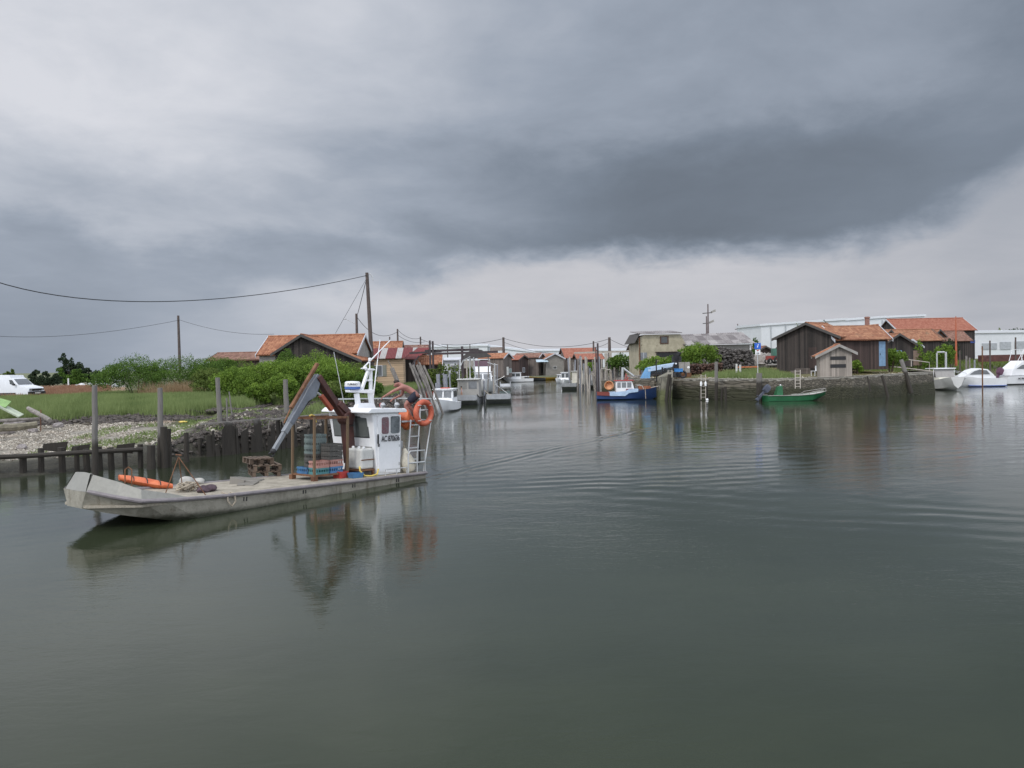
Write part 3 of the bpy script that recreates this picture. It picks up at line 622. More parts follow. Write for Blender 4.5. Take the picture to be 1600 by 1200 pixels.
for f in (.24, .46, .68, .9): m_.bar(lb0+(lt0-lb0)*f, lb1+(lt1-lb1)*f, .09, .025)
m_.build('ladder', m_galv, boat, True)
frame('side_rail', [[(.68, 1.22, .19), (.68, 1.22, .78), (.60, 1.22, .86), (-.02, 1.22, .86), (-.05, 1.22, .19)], [(.68, 1.22, .50), (-.04, 1.22, .50)], [(.3, 1.22, .86), (.3, 1.22, .19)]], .024)
frame('low_rail', [[(1.6, 1.2, .19), (1.6, 1.2, .38), (.72, 1.2, .38), (.72, 1.2, .19)], [(1.15, 1.2, .19), (1.15, 1.2, .38)]], .016)
mb = MB(); mb.box(-.1, .25, -.35, .15, .19, .9); mb.box(-.2, .3, -.3, .1, .85, 1.1); mb.build('engine_box', m_alu, boat, bevel=.04)
mb = MB(); mb.tube([(-.2, .75, 1.25), (-.24, .78, .95), (-.24, .8, .5), (-.2, .7, .3)], .03, 7); mb.build('exhaust_pipe', m_black, boat, True)
# A-shaped rusty stand and hoop at the bow
mb = MB(); tp = on_plane(279, 714, 1, .1)
for q in ((tp.x-.25, .9, .19), (tp.x-.35, -.3, .19), (tp.x+.35, .1, .19)): mb.tube([tp, q], .012, 6)
mb.tube([tp+Vector((0, -.12, .05)), tp+Vector((0, .12, .05))], .018, 6); mb.build('bow_tripod', m_rust, boat, True)
mb = MB(); mb.tube([(8.2, -1.15, .2), (8.2, -1.15, .75), (8.14, -1.1, .82), (8.08, -1.05, .75), (8.08, -1.05, .2)], .016, 6); mb.build('bow_hoop', m_rust, boat, True)
# ---------------------------------------------------------------- things on the barge
def onb(x, y, z=.19, rz=0): return BM @ T(x, y, z, rz)
# pallets
def pallet_mb(w=1.2, d=.85, h=.17):
    m_ = MB()
    for i in range(5): a = -d/2+.05+i*(d-.1)/4; m_.box(-w/2, w/2, a-.05, a+.05, h-.02, h)
    for a in (-d/2+.05, 0, d/2-.05): m_.box(-w/2, w/2, a-.05, a+.05, 0, .02)
    for b in (-w/2+.07, 0, w/2-.07):
        for a in (-d/2+.05, 0, d/2-.05): m_.box(b-.07, b+.07, a-.05, a+.05, .02, h-.042)
        m_.box(b-.05, b+.05, -d/2, d/2, h-.042, h-.02)
    return m_.jitter(.003)
def pallet(label, x, y, z, rz, w=1.2, d=.8):
    r = thing('pallet', label, 'pallet', M=onb(x, y, z, rz), group='pallets on the barge deck'); pallet_mb(w, d).build('deck_boards', m_wood, r); return r
pc = on_plane(416, 744, 2, .19)
pallet('weathered wooden pallet lying flat on the barge deck, lowest of its pile', pc.x-.17, pc.y-.35, .19, R(62))
pallet('weathered wooden pallet in the middle of the pile under the crane hook', pc.x-.19, pc.y-.37, .365, R(65))
pallet('small brown pallet topmost of the pile under the crane hook', pc.x-.10, pc.y-.55, .54, R(70), .9, .7)
# rusty cage
cg = [on_plane(491, 752, 2, .19), on_plane(541, 746, 2, .19), on_plane(458, 747, 2, .19)]
cx1, cyA = cg[0].x, cg[0].y; cx0 = cg[1].x; cyB = cyA-.98; CZ = on_plane(490, 652, 0, cx1).z
cage = thing('cage_frame', 'tall rusty steel cage frame standing on the barge deck around stacked oyster crates', 'cage', M=onb((cx0+cx1)/2, (cyA+cyB)/2)); hw, hd = (cx1-cx0)/2, .49; CH = CZ-.19
for sx_ in (1, -1):
    for sy_ in (1, -1): MB().box(sx_*hw-.03, sx_*hw+.03, sy_*hd-.03, sy_*hd+.03, 0, CH).build('post', m_brown, cage); MB().box(sx_*hw-.07, sx_*hw+.07, sy_*hd-.07, sy_*hd+.07, 0, .13).build('foot', m_rust, cage)
for z in (CH-.03, .15):
    for k in (1, -1): MB().box(-hw, hw, k*hd-.022, k*hd+.022, z-.03, z+.02).build('rail', m_rust, cage); MB().box(k*hw-.024, k*hw+.024, -hd, hd, z-.032, z+.018).build('rail', m_rust, cage)
mb = MB()
for i in range(6): mb.box(-hw+.1+i*(2*hw-.2)/5-.03, -hw+.1+i*(2*hw-.2)/5+.03, -hd, hd, .13, .15)
mb.build('base_grating', m_rust, cage)
mb = MB(); mb.tube([(.0, -hd, CH), (-.1, -hd-.03, CH+.03), (-.2, -hd-.02, CH-.02), (-.24, -hd, CH-.2), (-.2, -hd, CH-.05)], .025, 6); mb.build('yellow_strap', m_yellow, cage, True)
def crate_mb(w, d, h):
    m_ = MB(); t_ = .025
    m_.box(-w/2, w/2, -d/2, d/2, 0, .025)
    for (a0, a1, b0, b1) in ((-w/2, w/2, -d/2, -d/2+t_), (-w/2, w/2, d/2-t_, d/2), (-w/2, -w/2+t_, -d/2+t_, d/2-t_), (w/2-t_, w/2, -d/2+t_, d/2-t_)):
        m_.box(a0, a1, b0, b1, .025, .07); m_.box(a0, a1, b0, b1, h-.05, h)
        n = int(max(a1-a0, b1-b0)/.07)
        for i in range(n):
            if a1-a0 > b1-b0: q = a0+(i+.5)*(a1-a0)/n; m_.box(q-.014, q+.014, b0, b1, .07, h-.05)
            else: q = b0+(i+.5)*(b1-b0)/n; m_.box(a0, a1, q-.014, q+.014, .07, h-.05)
    m_.box(-w/2-.012, w/2+.012, -d/2-.012, d/2+.012, h-.018, h-.004) if False else None
    return m_
protoc = {}
def crate(label, x, y, z, mt, w=.5, d=.36, h=.2, rz=0):
    k = (mt.name, w, d, h)
    if k not in protoc:
        o = crate_mb(w, d, h).build('crate', mt); protoc[k] = o.data
    else: o = bpy.data.objects.new('crate', protoc[k]); COL.objects.link(o)
    o.matrix_world = onb((cx0+cx1)/2+x, (cyA+cyB)/2+y, .19+.15+z, rz); tag(o, label, 'crate', 'oyster crates on the barge'); return o
hx, hy = hw-.06, hd-.06
ords = ['lowest', 'second from the bottom', 'third from the bottom', 'fourth from the bottom', 'topmost']
for j, mt in enumerate((m_teal, m_pink)): crate(('teal crate at the foot of the low front stack in the rusty cage', 'faded pink crate topmost of the low front stack in the rusty cage')[j], .22, .22, j*.19, mt, .42, .40, .19)
crate('blue crate of bottles at the bow end of the rusty cage', .30, -.24, 0, m_blue, .34, .46, .19)
for j, mt in enumerate((m_blue, m_pink)): crate(('dark blue crate lowest in the stack beside the crane column', 'pink rimmed crate above the dark blue one beside the crane column')[j], -.24, .24, j*.2, mt, .46, .42, .2)
for j in range(3): crate(f'muddy dark crate {("just above the pink rimmed crate", "halfway up", "topmost")[j]} in the stack beside the crane column', -.22, .24, .4+j*.15, m_darkc, .46, .42, .15)
for j in range(6): crate(f'grey green crate {("lowest", "second from the bottom", "third from the bottom", "third from the top", "second from the top", "topmost")[j]} of the tall stack inside the rusty cage', .0, -.22, j*.185, m_greyc if j > 2 else m_darkc, .50, .40, .185)
# white tank before the wheelhouse, with a yellow hose
tk = on_plane(560, 724, 2, .19)
r = thing('water_tank', 'white plastic water tank with caps standing before the wheelhouse', 'tank', M=onb(2.0, .55, .19))
mb = MB(); mb.box(-.24, .24, -.32, .32, .22, .82); mb.build('tank_body', m_whited, r, bevel=.05)
mb = MB()
for y in (-.2, .05, .26): mb.lathe([(.04, 0), (.04, .05), (.03, .06)], (.1, y, .82), 10)
mb.build('cap', m_white, r, True)
mb = MB(); mb.box(-.26, .26, -.34, .34, .17, .215)
for a in (-.22, .22):
    for b in (-.3, .3): mb.box(a-.03, a+.03, b-.03, b+.03, 0, .17)
mb.box(-.25, .25, .325, .335, .48, .51); mb.build('stand', m_rust, r)
mb = MB(); mb.tube([(.25, .25, .3), (.3, .33, .19), (.2, .42, .05), (-.0, .5, .03), (-.25, .46, .06), (-.33, .42, .2)], .025, 7); mb.build('hose', m_yellow, r, True)
def tray(label, name, mt, x, y, z, w, d, h, rz=0):
    m_ = MB(); a, b = w/2, d/2; s_ = .82
    m_.loft([[(-a*s_, -b*s_, 0), (a*s_, -b*s_, 0), (a*s_, b*s_, 0), (-a*s_, b*s_, 0)], [(-a, -b, h), (a, -b, h), (a, b, h), (-a, b, h)], [(-a+.02, -b+.02, h), (a-.02, -b+.02, h), (a-.02, b-.02, h), (-a+.02, b-.02, h)], [(-a*s_, -b*s_, .03), (a*s_, -b*s_, .03), (a*s_, b*s_, .03), (-a*s_, b*s_, .03)]], True, True, True)
    o = m_.build(name, mt); o.matrix_world = onb(x, y, z, rz); return tag(o, label, 'tub')
tray('red plastic tub on the barge deck beside the crane foot', 'plastic_tub', m_red, 2.75, .55, .19, .34, .34, .2, .2)
tray('blue plastic tub tilted against the red tub on the barge deck', 'plastic_tub', m_blue, 2.45, .86, .19, .40, .28, .15, -.1)
# grey boards lying on the deck
mb = MB(); gp = on_plane(405, 752, 2, .19)
mb.hexa([(-.55, -.35, 0), (.5, -.3, 0), (.45, .3, 0), (-.6, .35, 0), (-.5, -.35, .10), (.45, -.3, .20), (.4, .28, .04), (-.6, .33, .025)]); mb.hexa([(.2, -.1, 0), (.85, .0, 0), (.8, .4, 0), (.15, .4, 0), (.2, -.1, .06), (.85, .0, .02), (.8, .4, .015), (.15, .4, .05)])
o = mb.build('plywood_sheet', boards('grey ply', (.20, .185, .16), .5, 'v', .2)); o.matrix_world = onb(gp.x+.35, gp.y-.1, .192, R(40)); tag(o, 'warped grey plywood sheets lying on the deck before the pallets', 'boards')
# orange dinghy-like float at the bow
of0, of1 = on_plane(186, 745, 2, .45), on_plane(270, 761, 2, .24)
rg = []
for i in range(13):
    f = i/12; c = of0+(of1-of0)*f; w = .26*math.sin(PI*min(1, .12+f*.95))**.55+.02; hh_ = .10*math.sin(PI*min(.97, .1+f*.85))**.5+.02
    rg.append([(c.x+.55*w*math.cos(a)*.6, c.y+w*math.cos(a), max(.2, .26+.17*(1-f)**1.3+hh_*math.sin(a))) for a in [2*PI*k/12 for k in range(12)]])
mb = MB(); mb.loft(rg, True, True, True); o = thing('orange_float', 'long orange float lying inside the bow bulwark of the barge', 'float', M=BM); mb.build('shell', m_orange, o, True)
mb = MB()
for k in (3, 6, 9): mb.tube([tuple(Vector(q)+Vector((0, 0, .012))) for q in rg[k][0:7]], .014, 5)
mb.build('strap', m_black, o, True)
# rope heap and white sack
rp = on_plane(300, 768, 2, .19); mb = MB(); rnd = random.Random(3)
for k in range(9):
    q = []; c0 = Vector((rp.x+rnd.uniform(-.25, .25), rp.y-.12+rnd.uniform(-.2, .15), .22+.015*k)); ra_ = rnd.uniform(.08, .2); ph = rnd.uniform(0, 6)
    for i in range(12): a = ph+i*.6; q.append((c0.x+ra_*math.cos(a)*(1+.3*math.sin(a*2)), c0.y+ra_*.8*math.sin(a), c0.z+.05*math.sin(a*1.7)+.03))
    mb.tube(q, .022, 6)
mb2 = MB(); mb2.tube([(rp.x-.1, 1.2, .25), (rp.x-.15, 1.36, .22), (rp.x-.15, 1.39, .05), (rp.x-.25, 1.4, -.08), (rp.x-.36, 1.39, .02), (rp.x-.34, 1.37, .2), (rp.x-.3, 1.25, .24)], .02, 6)
o = mb.build('mooring_rope', m_rope, None, True); o.matrix_world = BM; tag(o, 'heap of dirty rope on the bow edge with a loop over the side', 'rope'); mb2.build('hanging_loop', m_rope, o, True)
sk_ = on_plane(296, 757, 2, .19); mb = MB(); mb.ball((0, 0, .10), .28, .22, .16, 14, 9); mb.ball((-.3, .12, .08), .2, .2, .11, 12, 8)
mb.v = [(x+.03*math.sin(17*y+9*z), y+.03*math.sin(13*x), max(0, z+.03*math.sin(11*x+7*y))) for x, y, z in mb.v]
o = mb.build('white_sack', paint('dirty white sack', (.40, .39, .36), .8, 0, .15, 5), None, True); o.matrix_world = onb(sk_.x, sk_.y-.1, .19)@Matrix.Scale(.8,4); tag(o, 'crumpled white sack lying behind the rope heap at the bow', 'sack')
mb = MB(); mb.ball((0, 0, .06), .36, .2, .09, 14, 8); mb.v = [(x, y, max(0, z+.03*math.sin(19*x+5*y))) for x, y, z in mb.v]
nt_ = on_plane(325, 768, 2, .19); o = mb.build('net_bundle', paint('dark mauve net', (.07, .045, .055), .9, 0, .4, 9), None, True); o.matrix_world = onb(nt_.x, nt_.y-.05, .19, .5); tag(o, 'dark purple bundle of netting beside the rope heap on the bow', 'net')
# stern: pear fender
fd = on_plane(641, 733, 2, .19); mb = MB(); mb.lathe([(.03, 0), (.2, .05), (.26, .18), (.24, .34), (.16, .52), (.08, .66), (.05, .74), (.02, .76)], n=16)
r = thing('fender_buoy', 'dirty cream pear-shaped fender standing at the stern of the barge', 'fender', M=onb(.36, .92, .2) @ Matrix.Rotation(.25, 4, 'Y')); mb.build('buoy', paint('cream vinyl', (.58, .54, .44), .5, 0, .2, 3, stain=.4), r, True)
MB().tube([(0, 0, .74), (0, .03, .82), (0, 0, .86), (0, -.03, .82), (0, 0, .74)], .015, 6).build('rope_eye', m_rope, r, True)
# lifebuoy, orange bag
lbp = Vector((PX0+.42, PY1+.08, PZ+.34))
lv = on_plane(662, 645, 1, PY1+.12)
r = thing('lifebuoy', 'orange ring lifebuoy hanging on the stern platform rail', 'lifebuoy', M=onb(lv.x, lv.y, lv.z)); 
mb = MB(); mb.torus((0, 0, 0), .34, .09, 'y', 32, 10); mb.build('ring', paint('faded orange lifebuoy', (.50, .085, .04), .6, 0, .25, 4, c2=(.60, .15, .08)), r, True)
for a in (45, 135, 225, 315):
    mb = MB(); mb.torus((.34*math.cos(R(a)), 0, .34*math.sin(R(a))), .093, .012, 'z', 12, 5); mb.v = [tuple(Matrix.Rotation(0, 3, 'Y') @ Vector(q)) for q in mb.v]; mb.build('band', m_whited, r, True)
bgp = on_plane(634, 655, 1, PY1-.25)
mb = MB(); mb.ball((0, 0, 0), .30, .2, .30, 22, 14); mb.v = [(x*(1-.9*max(0, z))+.03*math.sin(14*z+5*y), y+.04*math.sin(17*x), z+.05*math.sin(11*x+4*y)) for x, y, z in mb.v]; o = mb.build('orange_bag', m_orange, None, True); o.matrix_world = onb(bgp.x, bgp.y, bgp.z-.02); tag(o, 'orange bundle hanging behind the wheelhouse below the man', 'bag')
# ================================================================ people
m_skin = paint('sunburnt skin', (.33, .145, .115), .55, 0, .15, 6)
m_skin2 = paint('light tan skin', (.46, .26, .18), .55, 0, .1, 6)
m_navy = paint('dark navy cloth', (.018, .02, .035), .85, 0, .3, 6)
m_hair = paint('dark hair', (.03, .02, .015), .7, 0, .3, 20)
m_lilac = paint('pale lilac cloth', (.55, .48, .58), .85, 0, .1, 8)
def skinned(name, J, edges, mat, parent, root=0, sub=2):
    me = bpy.data.meshes.new(name); me.from_pydata([j[:3] for j in J], edges, []); me.materials.append(mat)
    o = bpy.data.objects.new(name, me); COL.objects.link(o)
    sk_ = o.modifiers.new('skin', 'SKIN'); 
    if not me.skin_vertices: me.attributes  # layer comes with the modifier
    if not me.skin_vertices:
        bm_ = bmesh.new(); bm_.from_mesh(me); bm_.verts.layers.skin.verify(); bm_.to_mesh(me); bm_.free()
    for i, j in enumerate(J):
        r = j[3] if isinstance(j[3], tuple) else (j[3], j[3]); me.skin_vertices[0].data[i].radius = r
        me.skin_vertices[0].data[i].use_root = (i == root)
    sk_.use_smooth_shade = True
    s2 = o.modifiers.new('sub', 'SUBSURF'); s2.levels = sub; s2.render_levels = sub
    dg = bpy.context.evaluated_depsgraph_get(); nm = bpy.data.meshes.new_from_object(o.evaluated_get(dg)); bpy.data.objects.remove(o)
    nm.materials.clear(); nm.materials.append(mat); nm.polygons.foreach_set('use_smooth', [True]*len(nm.polygons))
    q = bpy.data.objects.new(name, nm); COL.objects.link(q); q.parent = parent; return q
def figure(root, pel, chest, neck, head, crown, arms, legs, mskin, k=1.0):
    """joints in metres; arms: (shoulder, elbow, wrist), legs: (hip, knee, ankle, toe)"""
    V_ = lambda a: Vector(a); J = [(*pel, (.125*k, .10*k))]; E_ = []
    mid = V_(pel).lerp(V_(chest), .5); J += [(*mid, (.115*k, .095*k)), (*chest, (.135*k, .10*k)), (*neck, .05*k), (*head, (.078*k, .09*k)), (*crown, (.06*k, .065*k))]
    E_ += [(0, 1), (1, 2), (2, 3), (3, 4), (4, 5)]
    fwd = (V_(crown)-V_(head)).cross(Vector((0, 1, 0))).normalized()
    nose = V_(head).lerp(V_(crown), .25)-fwd*.105*k; J.append((*nose, .016*k)); E_.append((4, len(J)-1))
    for sgn in (1, -1):
        ear = V_(head).lerp(V_(crown), .3)+Vector((0, .088*k*sgn, 0)); J.append((*ear, .018*k)); E_.append((4, len(J)-1))
    for sh, el_, wr in arms:
        b = len(J); J += [(*sh, .058*k), (*el_, .042*k), (*wr, .030*k)]; E_ += [(2, b), (b, b+1), (b+1, b+2)]
        d = (V_(wr)-V_(el_)).normalized(); pal = V_(wr)+d*.08*k; J.append((*pal, (.036*k, .02*k))); E_.append((b+2, b+3))
        sd = d.cross(Vector((0, 0, 1))).normalized(); dn = d.cross(sd)
        for i, ln in enumerate((.065, .078, .072, .055)):
            f0 = pal+d*.035*k+sd*(i-1.5)*.022*k; f1 = f0+d*ln*.6*k+dn*.012*k; f2 = f1+d*ln*.4*k+dn*.028*k
            c = len(J); J += [(*f0, .0105*k), (*f1, .009*k), (*f2, .008*k)]; E_ += [(b+3, c), (c, c+1), (c+1, c+2)]
        th = V_(wr)+d*.035*k-sd*.045*k; c = len(J); J += [(*th, .012*k), (*(th+d*.045*k-sd*.012*k+dn*.015*k), .010*k)]; E_ += [(b+2, c), (c, c+1)]
    for hp, kn, an, toe in legs:
        b = len(J); J += [(*hp, .085*k), (*kn, .058*k), (*an, .042*k), (*toe, (.045*k, .03*k))]; E_ += [(0, b), (b, b+1), (b+1, b+2), (b+2, b+3)]
    return skinned('body', J, E_, mskin, root)
mp = on_plane(641, 659, 2, PZ); mfeet = BM @ Vector((-.12, .50, PZ))
man = thing('person', 'sunburnt man in dark shorts bending over on the barge platform, one arm stretched out', 'person', loc=mfeet, rz=R(183)); man.scale = (1.1,)*3
legs = [((-.16, .10, .74), (.14, .13, .44), (-.04, .13, .09), (.14, .14, .035)), ((-.20, -.10, .74), (.06, -.13, .42), (-.20, -.13, .09), (-.03, -.14, .035))]
arms = [((.20, .17, .98), (.44, .22, .88), (.66, .22, .76)), ((.20, -.17, .98), (.24, -.22, .74), (.42, -.12, .66))]
figure(man, (-.18, 0, .76), (.16, 0, 1.0), (.28, 0, 1.05), (.36, 0, 1.05), (.42, 0, 1.12), arms, legs, m_skin, 1.12)
skinned('shorts', [(-.08, 0, .84, (.155, .125)), (-.18, 0, .75, (.16, .13)), (-.13, .11, .70, .115), (.05, .13, .53, .10), (-.17, -.11, .70, .115), (-.02, -.13, .52, .10)], [(0, 1), (1, 2), (2, 3), (1, 4), (4, 5)], m_navy, man, 1)
mb = MB(); mb.ball((.385, 0, 1.135), .088, .092, .06, 12, 8); mb.build('hair', m_hair, man, True)
mb = MB()
for hp, kn, an, toe in legs: mb.ball(((an[0]+toe[0])/2+.02, an[1], .045), .14, .055, .045, 10, 6)
mb.build('shoe', m_black, man, True)
# ================================================================ leaves, grass, shells (numpy meshes)
def quads_mesh(name, Cn, U, V_, tone, mat, tri=False):
    """cards: centre, half axes; tone stored per corner"""
    n = len(Cn)
    if tri: pts = np.stack([Cn-U, Cn+U, Cn+V_], 1); k = 3
    else: pts = np.stack([Cn-U-V_*.6, Cn+U*.7-V_*.9, Cn+U+V_*.6, Cn-U*.7+V_*.9], 1); k = 4
    me = bpy.data.meshes.new(name); me.vertices.add(n*k); me.vertices.foreach_set('co', pts.reshape(-1).astype(np.float32))
    me.loops.add(n*k); me.loops.foreach_set('vertex_index', np.arange(n*k)); me.polygons.add(n)
    me.polygons.foreach_set('loop_start', np.arange(0, n*k, k)); me.polygons.foreach_set('loop_total', np.full(n, k))
    a = me.attributes.new('tone', 'FLOAT', 'POINT'); a.data.foreach_set('value', np.repeat(np.clip(tone, 0, 1), k).astype(np.float32))
    me.update(calc_edges=True); me.materials.append(mat); return me
def unit(n, r): v = r.normal(size=(n, 3)); return v/np.linalg.norm(v, axis=1)[:, None]
def crown_mesh(name, lumps, n, leaf, seed, mat, open_=.15, sub=.22):
    r = np.random.default_rng(seed); vol = np.array([l[3]*l[4]*l[5] for l in lumps])**(2/3); cs = []; tn = []
    for l, w in zip(lumps, vol/vol.sum()):
        m_ = max(60, int(n*w)); ns = max(10, int(44*(1+l[3]))); c = np.array(l[:3]); a = np.array(l[3:6])
        sd = unit(ns, r); sd[:, 2] = np.where(sd[:, 2] < -.35, -sd[:, 2], sd[:, 2]); sc = c+sd*a*r.uniform(.72, 1.02, (ns, 1))
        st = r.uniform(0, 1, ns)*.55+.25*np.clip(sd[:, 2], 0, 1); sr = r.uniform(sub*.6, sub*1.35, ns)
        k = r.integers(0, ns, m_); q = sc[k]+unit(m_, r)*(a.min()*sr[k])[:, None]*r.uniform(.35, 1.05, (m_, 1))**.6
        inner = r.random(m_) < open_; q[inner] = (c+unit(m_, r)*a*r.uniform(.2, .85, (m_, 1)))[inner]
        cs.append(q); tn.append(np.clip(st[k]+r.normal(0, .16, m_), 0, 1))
    q = np.concatenate(cs); tn = np.concatenate(tn); keep = q[:, 2] > .02; q, tn = q[keep], tn[keep]; m_ = len(q)
    u = unit(m_, r); v = np.cross(u, unit(m_, r)); v /= np.linalg.norm(v, axis=1)[:, None]; s = leaf*r.uniform(.6, 1.35, (m_, 1))
    return quads_mesh(name, q, u*s*.5, v*s*.30, tn, mat)
m_leafb = leafmat('bright shrub leaves', (.075, .14, .020), (.25, .37, .055))
m_leafd = leafmat('deep green leaves', (.042, .09, .016), (.155, .26, .042))
m_leafo = leafmat('olive leaves', (.065, .105, .022), (.20, .26, .06))
m_leafx = leafmat('far dark leaves', (.03, .05, .03), (.075, .105, .05))
m_stem = paint('grey brown stems', (.085, .06, .042), .9, 0, .3, 6)
_bn = [0]
def bush(label, u, vt, vb, wpx, Y, mat=None, n=5200, leaf=.13, cat='bush', name='bush', group=None, zb=None, lumps=None, dens=1.0, depth=.8, ragged=False):
    _bn[0] += 1; r = random.Random(_bn[0]*7+1); x, Yw = XY(u, Y); s = Yw/FPX; z0 = hz(x, Yw)-.05 if zb is None else zb
    H = max(.4, ZV(vt, Y)-z0); Wd = wpx*s; hw_ = Wd/2
    if lumps is None:
        lumps = [(0, 0, H*.56, hw_*.62, hw_*depth*.7, H*.43)]; k = 4+int(Wd)
        for i in range(k):
            a = r.uniform(0, 2*PI); q = r.uniform(.42, .66); sc = r.uniform(.30, .46)
            lumps.append((hw_*q*math.cos(a), hw_*depth*q*math.sin(a), H*r.uniform(.28, .66), hw_*sc, hw_*sc*.9, H*r.uniform(.22, .34)))
    if ragged: lumps = [(hw_*r.uniform(-.75, .75), hw_*r.uniform(-.3, .3), H*(.22+.66*f*r.uniform(.8, 1.05)), hw_*r.uniform(.24, .44)*(1.3-f), hw_*.3, H*r.uniform(.10, .2)) for f in [q/13 for q in range(14)] for _ in range(1+(f < .6))]
    t_ = thing(name, label, cat, loc=(x, Yw, z0), group=group)
    o = bpy.data.objects.new('foliage', crown_mesh('foliage', lumps, int(n*dens), leaf, _bn[0]+50, mat or m_leafb)); COL.objects.link(o); o.parent = t_
    mb = MB()
    for i in range(5): a = r.uniform(0, 6.3); e = Vector((hw_*.45*math.cos(a), hw_*.4*math.sin(a), H*.62)); mb.tube([(.12*math.cos(a), .12*math.sin(a), -.1), e*.5+Vector((0, 0, .1)), e], .04, 5, rs=[.05, .035, .012])
    mb.build('stem', m_stem, t_); return t_
# --- bushes on the west bank (one object each)
GB = 'shrubs along the west bank'
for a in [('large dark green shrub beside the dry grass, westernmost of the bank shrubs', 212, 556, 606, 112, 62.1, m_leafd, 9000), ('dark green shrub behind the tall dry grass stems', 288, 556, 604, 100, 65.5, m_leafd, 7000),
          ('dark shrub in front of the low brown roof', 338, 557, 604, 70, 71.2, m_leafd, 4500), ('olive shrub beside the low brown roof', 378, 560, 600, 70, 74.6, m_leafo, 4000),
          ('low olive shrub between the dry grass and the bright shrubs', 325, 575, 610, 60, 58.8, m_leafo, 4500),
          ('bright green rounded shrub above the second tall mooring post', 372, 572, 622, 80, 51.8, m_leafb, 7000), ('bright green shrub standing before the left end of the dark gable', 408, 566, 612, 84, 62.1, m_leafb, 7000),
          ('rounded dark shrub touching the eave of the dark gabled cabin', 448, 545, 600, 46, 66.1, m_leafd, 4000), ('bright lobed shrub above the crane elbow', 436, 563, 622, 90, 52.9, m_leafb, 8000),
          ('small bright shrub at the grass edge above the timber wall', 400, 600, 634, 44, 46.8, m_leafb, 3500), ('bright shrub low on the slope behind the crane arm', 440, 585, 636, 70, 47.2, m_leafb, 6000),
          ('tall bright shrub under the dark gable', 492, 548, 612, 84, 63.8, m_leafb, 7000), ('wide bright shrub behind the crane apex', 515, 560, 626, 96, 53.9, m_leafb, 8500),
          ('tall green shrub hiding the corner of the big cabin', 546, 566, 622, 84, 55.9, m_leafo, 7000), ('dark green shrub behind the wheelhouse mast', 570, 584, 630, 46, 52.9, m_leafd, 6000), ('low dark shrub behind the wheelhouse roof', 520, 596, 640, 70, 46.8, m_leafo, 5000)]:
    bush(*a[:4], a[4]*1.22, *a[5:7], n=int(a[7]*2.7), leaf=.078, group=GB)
# --- hedge and trees far to the west
GH = 'trees of the far hedge'
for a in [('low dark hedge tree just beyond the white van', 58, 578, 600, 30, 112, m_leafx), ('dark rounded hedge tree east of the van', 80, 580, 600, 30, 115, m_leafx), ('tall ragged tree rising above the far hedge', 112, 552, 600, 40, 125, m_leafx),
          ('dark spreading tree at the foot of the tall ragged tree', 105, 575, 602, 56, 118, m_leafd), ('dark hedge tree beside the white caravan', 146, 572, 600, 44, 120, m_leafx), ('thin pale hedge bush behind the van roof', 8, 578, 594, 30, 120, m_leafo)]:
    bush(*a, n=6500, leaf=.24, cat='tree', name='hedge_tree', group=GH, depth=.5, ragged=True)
# --- marsh grass
def blades(name, X, Y, h, w, mat, tone=None, lean=.25, seed=1):
    r = np.random.default_rng(seed); n = len(X); Z = height(X[:, None], Y[:, None])[:, 0]
    a = r.uniform(0, PI, n); U = np.stack([np.cos(a)*w, np.sin(a)*w*.3, 0*a], 1); b = r.uniform(0, 2*PI, n); hh_ = h*r.uniform(.55, 1.2, n)
    V_ = np.stack([np.cos(b)*hh_*lean, np.sin(b)*hh_*lean, hh_], 1); Cn = np.stack([X, Y, Z-.03], 1)
    tn = (.5+.45*lump(X, Y, 3.5, 60)+.3*lump(X, Y, 1.1, 61)+r.normal(0, .14, n)) if tone is None else tone
    o = bpy.data.objects.new(name, quads_mesh(name, Cn, U, V_, tn, mat, True)); COL.objects.link(o); return o
def scatter(n, x0, x1, y0, y1, keep, seed):
    r = np.random.default_rng(seed); X = r.uniform(x0, x1, n); Y = r.uniform(y0, y1, n); d, sg = shore(X[:, None], Y[:, None]); k = keep(X, Y, d[:, 0], sg[:, 0]); return X[k], Y[k]
m_grass = leafmat('grey green marsh grass', (.11, .16, .05), (.26, .32, .125))
m_dry = leafmat('dry straw grass', (.24, .16, .085), (.42, .31, .19))
m_pinkg = leafmat('rust pink dry grass', (.20, .10, .06), (.36, .23, .15))
def kg(X, Y, d, s):
    lim = LIM(X, Y)+.9*lump(X, Y, 3, 71); return (d > lim) & (s < nL-1) & (Y < 68) & (X < -5-.02*Y)
X, Y = scatter(420000, -50, -5, 34, 68, kg, 3); tag(blades('marsh_grass', X, Y, np.where(X < -33, .34, .55), .024, m_grass, seed=5), kind='stuff', label='grey green marsh grass covering the west bank')
X, Y = scatter(30000, -11, -6, 40, 90, lambda X, Y, d, s: (d > 1.6) & (d < 9) & (s < nL-1), 31); tag(blades('bank_grass', X, Y, .4, .03, m_grass, seed=15), kind='stuff', label='short grass on the narrow bank below the cabins')
X, Y = scatter(75000, -62, -28, 66, 112, lambda X, Y, d, s: (lump(X, Y, 9, 90) > -.25) & (X < -.49*Y), 4); tag(blades('rust_grass', X, Y, .45, .05, m_pinkg, seed=6), kind='stuff', label='rust pink dry grass in the field behind the marsh')
X, Y = scatter(2200, -27.6, -23.4, 60, 63, lambda X, Y, d, s: X > -40, 8); tag(blades('dry_grass', X, Y, 1.25, .022, m_dry, seed=7, lean=.3), kind='stuff', label='tall dry straw-coloured stems before the dark shrubs')
